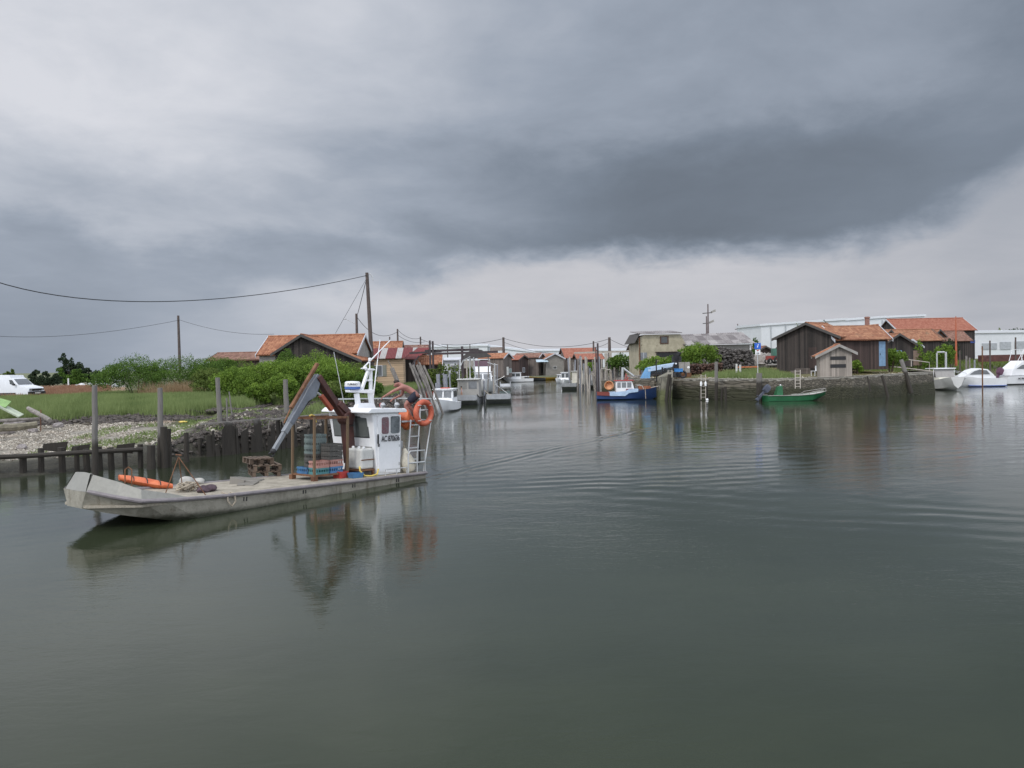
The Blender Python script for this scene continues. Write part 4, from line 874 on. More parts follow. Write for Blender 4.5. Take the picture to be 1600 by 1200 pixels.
# low weed on the beach
X, Y = scatter(16000, -18.5, -10.5, 31, 43, lambda X, Y, d, s: (d > 1.2) & (d < 7) & (lump(X, Y, 2.4, 93) > -.08), 44); tag(blades('shore_weed', X, Y, .14, .04, m_grass, seed=16, lean=.8), kind='stuff', label='low green weed among the shells by the mooring posts')
# oyster shells
m_shell = leafmat('oyster shells', (.27, .23, .18), (.80, .75, .66), (.50, .40, .32))
def shells(name, X, Y, s, seed, label, lo=0.0):
    r = np.random.default_rng(seed); n = len(X); Z = height(X[:, None], Y[:, None])[:, 0]; u = unit(n, r); u[:, 2] *= .45; v = np.cross(u, np.array((0, 0, 1.0)))+unit(n, r)*.35
    v /= np.linalg.norm(v, axis=1)[:, None]; u /= np.linalg.norm(u, axis=1)[:, None]; q = s*r.uniform(.4, 1.7, (n, 1))
    o = bpy.data.objects.new(name, quads_mesh(name, np.stack([X, Y, Z+.03], 1), u*q, v*q*.75, lo+r.beta(1.4, 1.3, n), m_shell)); COL.objects.link(o); return tag(o, label, kind='stuff')
X, Y = scatter(150000, -40, -10, 21, 45, lambda X, Y, d, s: (d > 2.1+.5*lump(X, Y, 1.5, 97)) & (d < LIM(X, Y)-.7) & (s < 8) & (X < -10.9-.2*np.clip(d-3, 0, 9)+1.2*lump(X, Y, 3, 95)) & (lump(X, Y, 2.1, 94)+.35 > np.clip((X+18.5)/3, 0, 1)*.42), 9)
shells('oyster_shells', X, Y, .036, 10, 'pale heaps of oyster shells spread over the beach')
X, Y = scatter(16000, -15.5, -5.5, 33, 62, lambda X, Y, d, s: (d > .5) & (d < 5) & (lump(X, Y, 1.8, 96) > -.02), 12)
shells('bank_shells', X, Y, .06, 13, 'scattered shells along the crest of the timbered bank', -.1)
X, Y = scatter(26000, 11, 46, 66, 100, lambda X, Y, d, s: (d > .3) & (d < 3.6) & (s >= nL+3) & (s < nL+10) & (lump(X, Y, 4, 97)*.8+.5 > d*.32), 14)
shells('quay_shells', X, Y, .075, 15, 'white shells and stones along the quay edge')
# dark rubble on the crest of the bank
m_rub = paint('dark wet rubble', (.04, .036, .034), .85, 0, .5, 5, c2=(.13, .11, .095), bump=.02)
def rubble(name, X, Y, s, seed, label, mat):
    r = random.Random(seed); mb = MB(); Z = height(X[:, None], Y[:, None])[:, 0]
    for x, y, z in zip(X, Y, Z):
        q = s*r.uniform(.4, 1.5); b = len(mb.v); mb.ball((x, y, z+q*.2), q, q*r.uniform(.6, 1), q*r.uniform(.4, .8), 6, 4)
        for i in range(b, len(mb.v)): a = mb.v[i]; mb.v[i] = tuple(c+r.uniform(-.22, .22)*q for c in a)
    return tag(mb.build(name, mat, fix=False), label, kind='stuff')
X, Y = scatter(52000, -30, -5.5, 27, 62, lambda X, Y, d, s: np.where(X < -13.8, (abs(d-LIM(X, Y)) < .7), (d > .15) & (d < 4.2+lump(X, Y, 2, 98)) & (lump(X, Y, 3, 99) > -.35)), 17)
rubble('bank_rubble', X, Y, .095, 18, 'dark rubble and clods along the crest of the west bank', m_rub)
# ================================================================ posts, jetty, timber wall
m_post = paint('weathered grey timber', (.20, .18, .165), .9, 0, .3, 4, c2=(.30, .275, .25), bump=.01)
def wetwood(name, zw):
    m, t, p, ob = begin(name); z = t.sep(ob)[2]; g = t.noise(t.map(ob, (9, 9, 1)), 1.5, 5, .7)
    zz = t.math('ADD', z, t.math('MULTIPLY', t.math('SUBTRACT', t.noise(ob, 2.5, 4), .5), .5))
    dry = t.mix(g, (.09, .083, .075), (.26, .245, .225)); wet = t.mix(g, (.018, .015, .012), (.05, .042, .032))
    t.L.new(t.mix(t.ramp(zz, zw-.12, zw+.18), wet, dry), p.inputs['Base Color']); p.inputs['Roughness'].default_value = .8
    t.L.new(t.bump(g, .02), p.inputs['Normal']); return m
m_pile = wetwood('tidal pile timber', 1.55); m_dark = wetwood('black tidal timber', 3.0)
def post(label, u, vt, vb, r_, Y=None, ut=None, mat=None, name='mooring_post', cat='post', group=None, n=9):
    b = G(u, vb) if Y is None else Vector((PX(u, Y), Y, 0)); Y = b.y; t_ = P(u if ut is None else ut, vt, Y); b.z = -.4; d = t_-b; L_ = d.length
    mb = MB(); k = 6; mb.tube([Vector((d.x*i/k, d.y*i/k+.0, d.z*i/k))+Vector((random.uniform(-.012, .012), random.uniform(-.012, .012), 0))*(0 < i < k) for i in range(k+1)], r_, n, rs=[r_*(1.12-.2*i/k)*random.uniform(.95, 1.05) for i in range(k+1)])
    o = mb.build(name, mat or m_pile, None, True, loc=b); return tag(o, label, cat, group)
GP = 'mooring posts along the west bank'
post('tall grey mooring post standing before the jetty beam', 148, 602, 742, .10, group=GP)
post('tall grey mooring post behind the paired black stumps', 250, 606, 729, .10, group=GP)
post('slightly leaning tall grey post at the start of the timber wall', 346, 590, 703, .105, ut=340, group=GP)
post('short grey post in the grass behind the crane arm', 446, 593, 0, .13, Y=41.5, group=GP)
post('thin grey stick beside the leaning tall post', 352, 622, 0, .04, Y=36, group=GP, ut=354)
post('thin crooked pale stake in the grass by the wall', 365, 612, 0, .035, Y=38.5, ut=358, group=GP)
GS = 'black stumps by the jetty'
for i, a in enumerate([('black stump touching the tall post, tallest of the stumps', 256, 667, 731, .13), ('black stump beside the paired one, a little shorter', 263, 670, 729, .11), ('black stump standing alone between the pairs', 291, 676, 722, .10), ('thick short black stump at the end of the jetty beam', 236, 696, 733, .15), ('thin black stump nearest the timber wall', 312, 684, 714, .08)]): post(*a[:5], mat=m_dark, name='timber_stump', cat='stump', group=GS)
# jetty: a beam on piles
jt = thing('broken_jetty', 'long dark beam on rotten black piles along the shell beach', 'jetty', loc=G(110, 738)); jl = jt.location.copy()
q0, q1, q2 = P(-60, 716, 28.0)-jl, P(130, 707, 29.2)-jl, P(223, 702, 30.2)-jl
mb = MB(); mb.tube([q0, q0.lerp(q1, .5)+Vector((0, 0, -.03)), q1, q2], .085, 8); mb.build('beam', m_dark, jt, True)
for i, f in enumerate((.02, .16, .30, .40, .52, .60, .66, .73, .80, .88, .97)):
    c = q0.lerp(q2, f)+Vector((0, .18, 0)); MB().tube([(c.x, c.y, -.5), (c.x+random.uniform(-.04, .04), c.y, c.z+random.uniform(-.1, .25))], random.uniform(.07, .13), 7).build('pile', m_dark, jt, True)
for i, (u0, u1, v) in enumerate(((65, 105, 690), (110, 140, 694), (180, 210, 692))):
    a, b = P(u0, v, 30.2)-jl, P(u1, v, 30.4)-jl; MB().hexa([(a.x, a.y, a.z-.32), (b.x-.1, b.y, b.z-.4), (b.x-.1, b.y+.06, b.z-.4), (a.x, a.y+.06, a.z-.32), (a.x+.06, a.y, a.z-.08), b, (b.x, b.y+.06, b.z), (a.x+.06, a.y+.06, a.z-.08)]).build('board', m_dark, jt)
# timber wall
tw = thing('timber_wall', 'rotten dark plank wall with ragged pale tops holding up the bank', 'retaining wall', loc=(-11.5, 34.9, 0)); o0 = Vector((-11.5, 34.9, 0))
path = [Vector((-12.6, 33.5, 0)), Vector((-11.6, 34.6, 0)), Vector((-10.4, 36.1, 0)), Vector((-8.75, 39.2, 0)), Vector((-7.9, 43, 0)), Vector((-7.4, 47, 0))]
dist = [0]; 
for a, b in zip(path, path[1:]): dist.append(dist[-1]+(b-a).length)
def along(s):
    for i in range(len(path)-1):
        if s <= dist[i+1]: return path[i].lerp(path[i+1], (s-dist[i])/(dist[i+1]-dist[i]))
    return path[-1]
s = 0; k = 0; rw = random.Random(5); m_rag = wetwood('ragged plank timber', 1.28)
while s < dist[-1]-.3:
    w = rw.choice((.08, .12, .18, .22, .3))*rw.uniform(.85, 1.15); a, b = along(s), along(s+w); n_ = Vector((b.y-a.y, -(b.x-a.x), 0)).normalized()*rw.uniform(.0, .10); top = rw.uniform(.95, 1.45) if rw.random() < .5 else rw.uniform(.3, .95)
    p0, p1 = a-o0+n_, b-o0+n_; e = Vector((-n_.y, n_.x, 0)); th = Vector((.0, .06, 0)); tz = top+rw.uniform(-.16, .16); ln = Vector((rw.uniform(-.09, .09), rw.uniform(-.09, .05), 0))
    if k < 88: MB().hexa([(*p0.xy, -.5), (*p1.xy, -.5), (*(p1+th).xy, -.5), (*(p0+th).xy, -.5), (*(p0+ln).xy, top), (*(p1+ln).xy, tz), (*(p1+th+ln).xy, tz), (*(p0+th+ln).xy, top)]).build('plank', m_rag, tw)
    k += 1; s += w+rw.choice((.01, .02, .03, .12))
for k in range(34):
    a = along(rw.uniform(2.5, dist[-1]-.4))-o0; zt = rw.uniform(1.05, 1.5); MB().bar((a.x+.08, a.y-.12, zt-rw.uniform(.25, .6)), (a.x+.08+rw.uniform(-.08, .08), a.y-.12, zt), rw.uniform(.04, .09), .03).build('ragged_strip', m_post, tw) if k < 12 else None
mb = MB(); mb.bar(along(.2)-o0+Vector((-.3, -.2, 1.36)), along(3.2)-o0+Vector((0, -.1, 1.40)), .09, .06); mb.build('cap_rail', m_post, tw)
mb = MB(); mb.bar(along(3.1)-o0+Vector((0, -.12, 1.34)), along(7)-o0+Vector((.1, -.1, 1.36)), .12, .07); mb.build('cap_rail', m_post, tw)
# beach litter
def log(label, p, q, r_, mat, name='driftwood_log'):
    p, q = Vector(p), Vector(q); mb = MB(); k = 5; mb.tube([(q-p)*i/k+Vector((0, 0, random.uniform(-.02, .02))) for i in range(k+1)], r_, 8, rs=[r_*random.uniform(.85, 1.1) for _ in range(k+1)]); return tag(mb.build(name, mat, None, True, loc=p), label, 'log')
m_drift = paint('mossy driftwood', (.20, .18, .13), .9, 0, .35, 4, bump=.02)
log('long mossy log lying across the shell beach, lower of two', P(-30, 672, 33.6), P(58, 664, 34.8), .16, m_drift); log('thinner grey log lying above the mossy log', P(-20, 659, 35.8), P(66, 654, 37), .08, m_post)
log('curved grey branch sloping down beside the rusty rod', P(44, 638, 37.5), P(78, 656, 36), .10, m_post)
post('thin rusty rod standing upright on the shell beach', 64, 640, 708, .025, mat=m_rust, name='rusty_rod', cat='rod')
m_lime = paint('lime green plastic', (.22, .36, .13), .5, 0, .2, 4); m_purp = paint('mauve grey boulder', (.21, .18, .19), .85, 0, .35, 3, c2=(.36, .33, .31))
def chunk(label, c, s, mat, name, cat, seed, rz=0):
    r = random.Random(seed); mb = MB(); mb.ball((0, 0, s[2]*.7), s[0], s[1], s[2], 9, 6); mb.v = [(x+r.uniform(-.12, .12)*s[0], y+r.uniform(-.12, .12)*s[1], z+r.uniform(-.1, .1)*s[2]) for x, y, z in mb.v]
    o = mb.build(name, mat, None, False, loc=c, rz=rz); return tag(o, label, cat)
def gz(u, Y): x = PX(u, Y); return Vector((x, Y, hz(x, Y)))
for i, (u, Y, s_, lb) in enumerate([(2, 35.8, .34, 'pale concrete lump nearest the picture edge by the green sheet'), (14, 37.8, .38, 'mauve grey lump leaning under the pale green slab'), (10, 36.0, .26, 'small mauve lump in front of the pile of lumps'), (26, 38.5, .3, 'flat grey lump behind the leaning slab'), (48, 36.4, .22, 'small pale lump beside the curved branch'), (88, 38.0, .26, 'pale lump among the shells east of the rusty rod'), (30, 32.1, .2, 'dark purple lump low on the shells below the mossy log')]): chunk(lb, gz(u, Y), (s_, s_*.8, s_*.62), m_purp, 'rubble_lump', 'rock', 30+i)
sl_ = MB().hexa([(-.5, -.25, 0), (.5, -.25, 0), (.5, .25, 0), (-.5, .25, 0), (-.5, -.25, .07), (.5, -.25, .07), (.5, .25, .07), (-.5, .25, .07)]).build('concrete_slab', paint('pale green grey slab', (.42, .47, .36), .8, 0, .25, 3)); q = gz(14, 38.5); sl_.matrix_world = T(q.x, q.y, q.z+.62, .2, .55, .2); tag(sl_, 'pale green slab tilted on the pile of lumps', 'slab')
sl_ = MB().hexa([(-.3, -.2, 0), (.3, -.2, 0), (.35, .2, .1), (-.25, .2, .12), (-.3, -.2, .05), (.3, -.2, .05), (.35, .2, .16), (-.25, .2, .17)]).build('plastic_sheet', m_lime); q = gz(0, 38.5); sl_.matrix_world = T(q.x, q.y, q.z+.95, .1, .3, .5); tag(sl_, 'bright lime green sheet on top of the lumps by the van', 'sheet')
chunk('small yellow scrap lying on the bank above the stumps', gz(283, 39.5), (.22, .16, .06), m_yellow, 'yellow_scrap', 'litter', 91)
# ================================================================ cabins
m_tile = roofmat('orange clay tiles', (.25, .095, .048), (.39, .18, .095), .3)
m_tile2 = roofmat('rust red tiles', (.26, .085, .052), (.34, .14, .09), .2)
m_tileold = roofmat('mossy old tiles', (.23, .095, .052), (.36, .18, .10), .7)
m_tilebr = roofmat('brown tiles', (.17, .085, .06), (.27, .15, .11), .4)
m_blackb = boards('tarred black boards', (.030, .025, .022), .17, 'v', .5, c2=(.062, .050, .044))
m_brownb = boards('dark brown boards', (.060, .040, .035), .18, 'v', .4)
m_greyb = boards('silver grey boards', (.30, .265, .23), .15, 'v', .3, dark=.35)
m_midb = boards('grey brown boards', (.15, .125, .11), .18, 'v', .35)
m_cream = boards('cream clapboard', (.52, .38, .25), .22, 'h', .15, dark=.45, gap=.10)
m_cem = paint('grey cement', (.30, .285, .265), .85, 0, .2, 2, stain=.3)
m_trim = paint('pale blue grey trim', (.52, .53, .56), .6, 0, .1, 4)
m_trimd = paint('dark grey trim', (.065, .06, .056), .7, 0, .2, 4)
m_trimb = paint('sky blue paint', (.17, .28, .42), .6, 0, .15, 3)
m_wwall = paint('white cladding', (.62, .64, .66), .5, 0, .06, .3, stain=.15)
def slab(mb, a, b, c, d, th=.07, tile=None):
    """roof slab a-b eave edge.. c-d ridge; tile = (across, along) counts or None"""
    a, b, c, d = map(Vector, (a, b, c, d)); n = (b-a).cross(d-a).normalized()
    if n.z < 0: n = -n
    if not tile: mb.hexa([a-n*th, b-n*th, c-n*th, d-n*th, a, b, c, d]); return
    nu, nv = tile; U = nu*3; V_ = nv*2; top = []
    for j in range(V_+1):
        row = []
        for i in range(U+1):
            f, g = i/U, j/V_; q = (a.lerp(b, f)).lerp(d.lerp(c, f), g)
            row.append(q+n*((.028 if i % 3 == 1 else -.01)+(.035 if j % 2 == 0 else 0)+random.uniform(-.008, .008)))
        top.append(row)
    mb.loft(top); e = n*th
    mb.loft([[a-e, b-e, c-e, d-e], [top[0][0], top[0][-1], top[-1][-1], top[-1][0]]], True, True)
def cabin(name, label, loc, rz, L, hw, ridge, pitch=(.42, .42), wall=None, roof=None, trim=None, over=(.35, .35), near=True, openings=(), cat='cabin', group=None, wall_name='wall', fascia=True, sag=0.0):
    """ridge along local +x from the front gable (x=0); hw = half widths on +y and -y"""
    wall = wall or m_blackb; roof = roof or m_tile; trim = trim or m_trimd
    r = thing(name, label, cat, loc=loc, rz=rz, group=group); el_, er = ridge-hw[0]*pitch[0], ridge-hw[1]*pitch[1]
    mb = MB(); mb.prism([(hw[0], -.3), (hw[0], el_-.06-sag*1.1), (0, ridge-.08-sag*1.3), (-hw[1], er-.06-sag*1.1), (-hw[1], -.3)], 0, L, 'x'); w_ = mb.build(wall_name, wall, r)
    mb = MB(); og, oe = over; X0_, X1_ = -og, L+og
    for sgn, h_, p_ in ((1, hw[0], pitch[0]), (-1, hw[1], pitch[1])):
        y = sgn*(h_+oe); z = ridge-(h_+oe)*p_; ln = math.hypot(h_+oe, (h_+oe)*p_)
        slab(mb, (X0_, y, z), (X1_, y, z), (X1_, 0, ridge), (X0_, 0, ridge), .08, (max(4, int((L+2*og)/.24)), max(3, int(ln/.36))) if near else None)
    if near: mb.tube([(X0_, 0, ridge+.02), (L/2, 0, ridge+.02-sag), (X1_, 0, ridge+.02)], .10, 8)
    ro = mb.build('roof', roof, r)
    if sag:
        for v in ro.data.vertices: v.co.z -= sag*math.sin(PI*min(1, max(0, (v.co.x+og)/(L+2*og))))**2
    if fascia:
        for x in (X0_-.03, X1_+.03):
            mb = MB()
            for sgn, h_, p_ in ((1, hw[0], pitch[0]), (-1, hw[1], pitch[1])):
                y = sgn*(h_+oe+.03); z = ridge-(h_+oe+.03)*p_; mb.hexa([(x-.03, 0, ridge-.19), (x+.03, 0, ridge-.19), (x+.03, y, z-.19), (x-.03, y, z-.19), (x-.03, 0, ridge+.05), (x+.03, 0, ridge+.05), (x+.03, y, z+.05), (x-.03, y, z+.05)])
            mb.build('bargeboard', trim, r)
    for op in openings:
        f, p0, z0, w, h, kind = op[:6]; mt = op[6] if len(op) > 6 else m_win; e = .03
        def bx(m_, a0, a1, b0, b1, d0, d1):
            if f == 'f': m_.box(-d1, -d0, a0, a1, b0, b1)
            elif f == 'b': m_.box(L+d0, L+d1, a0, a1, b0, b1)
            elif f == 'l': m_.box(a0, a1, hw[0]+d0, hw[0]+d1, b0, b1)
            else: m_.box(a0, a1, -hw[1]-d1, -hw[1]-d0, b0, b1)
        m_ = MB(); bx(m_, p0, p0+w, z0, z0+h, -.02, .03)
        if kind == 'door':
            d_ = m_.build('door', mt, r); m_ = MB(); bx(m_, p0+w*.8, p0+w*.86, z0+h*.45, z0+h*.52, .03, .07); m_.build('handle', m_black, d_)
        elif kind == 'slot': m_.build('opening', m_black, r)  # solid black panel, the shade inside the slot put into its colour
        else:
            m_ = MB(); q = .07
            for a in ((p0-q, p0, z0-q, z0+h+q), (p0+w, p0+w+q, z0-q, z0+h+q), (p0, p0+w, z0-q, z0), (p0, p0+w, z0+h, z0+h+q), (p0+w/2-.02, p0+w/2+.02, z0, z0+h)): bx(m_, *a, -.02, .05)
            fr = m_.build('window', op[7] if len(op) > 7 else m_trim, r); m_ = MB(); bx(m_, p0, p0+w, z0, z0+h, -.02, .025); m_.build('window_pane', mt, fr)
    return r
def gl(u, Y, z=None):
    x, y = XY(u, Y); return (x, y, hz(x, y) if z is None else z)
def H(v, Y, z0, u=None): return ZV(v, Y, u)-z0
# --- west bank cabins
l = gl(473, 70, 1.55); cabin('gabled_cabin', 'large black gabled cabin with orange tiled roof rising above the shrubs', l, R(92), 7.5, (2.3, 4.75), H(523, 70, 1.55), (.62, .455), m_blackb, m_tile, m_trimd, over=(.3, .3))
l = gl(424, 77, 1.55); x_ = PX(566, 76)-PX(424, 77); cabin('tiled_cabin', 'long orange tiled cabin crossing behind the black gable, pale bargeboard at its east end', l, R(-1), x_, (3.2, 3.4), H(526, 77, 1.55), (.47, .47), m_cem, m_tile, m_trim, over=(.2, .35))
l = gl(345, 92, 1.55); cabin('low_cabin', 'low cabin with faded brown red roof just showing over the shrubs', l, R(-2), 6.2, (3, 3), H(552, 92, 1.55), (.25, .25), m_brownb, m_tilebr, m_trimd)
# corrugated shed with red and white roof
m_corr = None
def corr(name, stripes, w):
    m, t, p, ob = begin(name); x = t.sep(ob)[0]; k = t.math('FRACT', t.math('DIVIDE', t.math('ADD', x, 50.0), w*2)); f = t.math('GREATER_THAN', k, .62)
    n = t.noise(ob, 2.0, 5, .7); col = t.mix(f, stripes[0], stripes[1]); col = t.mix(t.ramp(n, .5, .8, 0, .6), col, (.14, .06, .035)); t.L.new(col, p.inputs['Base Color']); p.inputs['Roughness'].default_value = .6
    t.L.new(t.bump(t.math('SINE', t.math('MULTIPLY', x, 42.0)), .03), p.inputs['Normal']); return m
Ys = 84; zs = 1.55; l = (PX(590, Ys), Ys, zs); sw = PX(630, Ys)-PX(590, Ys)
sh = thing('clapboard_shed', 'cream clapboard shed with red and white striped metal roof by the leaning poles', 'shed', loc=l, rz=R(4))
MB().box(-1.6, sw, 0, 3.4, -.3, H(560, Ys, zs)-.05).build('wall', m_cream, sh)
e_ = H(560, Ys, zs); rr_ = H(543.5, Ys+2, zs); mb = MB(); mb.hexa([(-2.6, -.4, e_-.06), (sw+.15, -.4, e_-.06), (sw+1.35, 3.7, rr_-.06), (-1.6, 3.7, rr_-.06), (-2.6, -.4, e_), (sw+.15, -.4, e_), (sw+1.35, 3.7, rr_), (-1.6, 3.7, rr_)]); mb.build('roof', corr('striped roof metal', ((.17, .022, .022), (.46, .44, .42)), .82), sh)
f_ = MB().box(-.9, .5, -.04, .01, .95, 2.1).build('window', m_trim, sh); MB().box(-.8, -.22, -.06, 0, 1.02, 2.03).build('window_pane', m_win, f_); MB().box(-.16, .42, -.06, 0, 1.02, 2.03).build('window_pane', m_pale, f_)
MB().box(-1.0, -.92, -.05, .01, .9, 2.1).box(.52, .9, -.05, .01, .95, 2.1).build('shutter', paint('grey green shutter', (.22, .23, .2), .7), sh)
Ys = 88; mb_l = (PX(632, Ys), Ys, 1.5); sh = thing('open_shed', 'dark open shed under the red metal roof end beside the gantry', 'shed', loc=mb_l)
MB().box(0, 1.7, .6, 3.4, -.2, H(572, Ys, 1.5)).build('wall', m_blackb, sh)
mb = MB(); mb.hexa([(-.1, -.3, H(561, Ys, 1.5)-.06), (1.3, -.3, H(561, Ys, 1.5)-.06), (2.5, 3.6, H(543, Ys, 1.5)-.06), (-.2, 3.6, H(543, Ys, 1.5)-.06), (-.1, -.3, H(561, Ys, 1.5)), (1.3, -.3, H(561, Ys, 1.5)), (2.5, 3.6, H(543, Ys, 1.5)), (-.2, 3.6, H(543, Ys, 1.5))]); mb.build('roof', corr('red roof metal', ((.20, .025, .025), (.19, .03, .028)), .8), sh)
for x in (.1, 1.5): MB().bar((x, -.2, -.2), (x+.0, -.2, H(563, Ys, 1.5)), .1).build('post', m_post, sh)
l = gl(626, 93, 1.5); cabin('tiled_cabin', 'small orange roofed cabin behind the striped metal roof, with a thin chimney pipe', l, R(184), 4.0, (1.8, 1.8), H(534, 93, 1.5), (.5, .5), m_brownb, m_tile, m_trimd)
l = gl(666, 97, 1.5); cabin('rusty_cabin', 'cabin with patchy maroon and rust roof at the west end of the gantry', l, R(183), 4.2, (2.0, 2.0), H(540, 97, 1.5), (.42, .42), m_blackb, roofmat('maroon patched roof', (.17, .06, .055), (.30, .20, .15), .5), m_trimd)
l = gl(690, 92, 1.5); cabin('dark_cabin', 'dark board cabin with bright orange roof behind the two thin gantry posts', l, R(183), 2.7, (1.6, 1.6), H(556, 92, 1.5), (.5, .5), m_blackb, m_tile, m_trim, over=(.15, .3))
# --- van
vx = 69; vl = gl(0, vx); vz = vl[2]
van = thing('white_van', 'white panel van with dark bumper parked on the west bank behind the marsh grass', 'van', loc=(PX(56, vx), vx, vz), rz=R(-14)); van.scale = (1.08,)*3
m_vanw = paint('van white', (.72, .74, .77), .35, 0, .05, 1.5, stain=.1)
sec = lambda x, w, zl, zh, t_=.8: [(x, -w, zl), (x, -w*1.02, (zl+zh)*.55), (x, -w*t_, zh), (x, w*t_, zh), (x, w*1.02, (zl+zh)*.55), (x, w, zl)]
mb = MB(); mb.loft([sec(0, .74, .32, .70, .95), sec(-.08, .78, .28, .80, .95), sec(-.95, .80, .26, .98, .95), sec(-1.0, .80, .26, 1.0, .94), sec(-1.55, .80, .26, 1.52, .80), sec(-1.72, .80, .26, 1.56, .80), sec(-1.85, .80, .26, 1.78, .82), sec(-3.95, .80, .28, 1.82, .84), sec(-4.1, .78, .32, 1.74, .84)], cap0=True, cap1=True); vb = mb.build('body', m_vanw, van, True)
mb = MB(); a, b = sec(-1.02, .80, .26, 1.02, .92), sec(-1.52, .80, .26, 1.50, .80); mb.hexa([(-1.06, -.66, 1.03), (-1.06, .66, 1.03), (-1.14, .66, 1.03), (-1.14, -.66, 1.03), (-1.50, -.60, 1.47), (-1.50, .60, 1.47), (-1.58, .60, 1.47), (-1.58, -.60, 1.47)]); mb.v = [(x+.035, y, z+.02) for x, y, z in mb.v]; mb.build('windscreen', m_pale, van)
for sgn in (-1, 1):
    mb = MB(); mb.hexa([(-1.22, sgn*.80, 1.0), (-1.95, sgn*.80, 1.0), (-1.95, sgn*.76, 1.0), (-1.22, sgn*.76, 1.0), (-1.60, sgn*.74, 1.42), (-1.95, sgn*.74, 1.42), (-1.95, sgn*.66, 1.42), (-1.60, sgn*.66, 1.42)]); mb.build('side_window', m_win, van)
    mb = MB(); mb.box(-1.25, -1.13, sgn*.92-.06, sgn*.92+.06, .98, 1.12); mb.bar((-1.2, sgn*.78, 1.03), (-1.2, sgn*.9, 1.05), .03); mb.build('mirror', m_black, van)
    mb = MB(); mb.box(-.02, .03, sgn*.58-.13, sgn*.58+.13, .58, .72); mb.build('headlight', m_pale, van)
    for x in (-.72, -3.35):
        mb = MB(); mb.torus((x, sgn*.72, .28), .21, .075, 'y', 20, 8); w_ = mb.build('wheel', m_black, van, True); mb = MB(); mb.lathe([(.17, -.05), (.17, .03), (.05, .05)], (x, sgn*.72, .28), 14, 'y'); mb.build('rim', m_alu, w_, True)
MB().box(-.03, .035, -.44, .44, .55, .72).build('grille', m_black, van)
MB().box(-.06, .09, -.80, .80, .28, .50).build('bumper', m_black, van, bevel=.03)
MB().box(.09, .1, -.26, .26, .33, .43).build('number_plate', m_whited, van)
MB().box(-3.9, -1.2, -.83, -.79, .30, .42).build('side_strip', m_black, van)
# --- distant white caravan, posts by the track
cvl = gl(172, 122); cv = thing('caravan', 'small white caravan far beyond the dry field', 'caravan', loc=cvl)
MB().box(-1.5, 1.3, 0, 2, .5, 2.4).build('body', m_wwall, cv, bevel=.25); MB().box(-.9, .5, -.03, .02, 1.3, 1.9).build('window_pane', m_win, cv)
for x in (-.6, .7): MB().lathe([(.3, -.1), (.3, .1)], (x, .1, .3), 12, 'y').build('wheel', m_black, cv)
mb = MB(); r = random.Random(4)
for i in range(9): mb.ball((-2.6+i*.6+r.uniform(-.2, .2), r.uniform(-.3, .3), .15), r.uniform(.3, .6), .4, r.uniform(.2, .45), 7, 5)
o = mb.build('shell_heap', m_wwall, loc=gl(152, 112)); tag(o, 'long white heap of shells beside the far track', 'heap')
mb = MB()
for i in range(14): mb.ball((-5+i*.8+r.uniform(-.2, .2), r.uniform(-.3, .3), .08), r.uniform(.4, .7), .4, r.uniform(.12, .3), 7, 5)
o = mb.build('sand_ridge', paint('pale sand', (.5, .44, .36), .9, 0, .2, 2), loc=gl(85, 110)); tag(o, 'long low pale ridge of sand behind the rusty field', 'heap')
for i, (u, lb) in enumerate(((106, 'short white marker post on the pale ridge, western one'), (149, 'short white marker post beside the far shell heap'))):
    o = MB().tube([(0, 0, -.1), (0, 0, 1.3)], .09, 7).build('marker_post', m_white, loc=gl(u, 109)); tag(o, lb, 'post', 'marker posts by the track')
# ================================================================ utility poles and cables
m_pole = paint('old wooden pole', (.10, .08, .072), .9, 0, .25, 3)
m_cable = paint('black cable', (.03, .03, .033), .6, 0, .1, 3)
def pole(label, u, vt, Y, r_=.13, arms=(), z0=None, lean=0, name='utility_pole', mat=None, group='utility poles'):
    x = PX(u, Y); z0 = hz(x, Y) if z0 is None else z0; h = ZV(vt, Y)-z0; t_ = thing(name, label, 'pole', loc=(x, Y, z0), group=group)
    MB().tube([(lean, 0, -.2), (0, 0, h)], r_, 9, rs=[r_*1.2, r_*.8]).build('shaft', mat or m_pole, t_, True)
    for f, dx0, dx1, dz in arms: MB().bar((dx0, -.05, h*f), (dx1, -.05, h*f+dz), .09).build('crossarm', mat or m_pole, t_)
    return t_
p_ = pole('tallest wooden utility pole, standing behind the orange roofed cabin', 577, 426, 80, .2, lean=.34)
mb = MB(); h = ZV(426, 80, 577)-p_.location.z; mb.tube([(0, 0, h-.05), (.3, 0, h-.1), (.52, 0, h-.35), (.58, 0, h-.75)], .05, 6); mb.build('bracket', m_galv, p_, True)
mb = MB(); mb.lathe([(.05, 0), (.09, .05), (.05, .12)], (-.15, 0, h-.35)); mb.build('insulator', m_pale, p_, True)
pole('thin grey utility pole standing alone above the dark shrubs', 281, 493, 82, .14)
q_ = pole('short dark pole with a lamp arm behind the pale bargeboards', 559, 490, 82, .15)
h = ZV(490, 82, 559)-q_.location.z; mb = MB(); mb.tube([(0, 0, h-1.1), (-.6, 0, h-.75), (-1.1, 0, h-.5)], .03, 6); mb.ball((-1.15, 0, h-.5), .16, .1, .06); mb.build('lamp_arm', m_galv, q_, True)
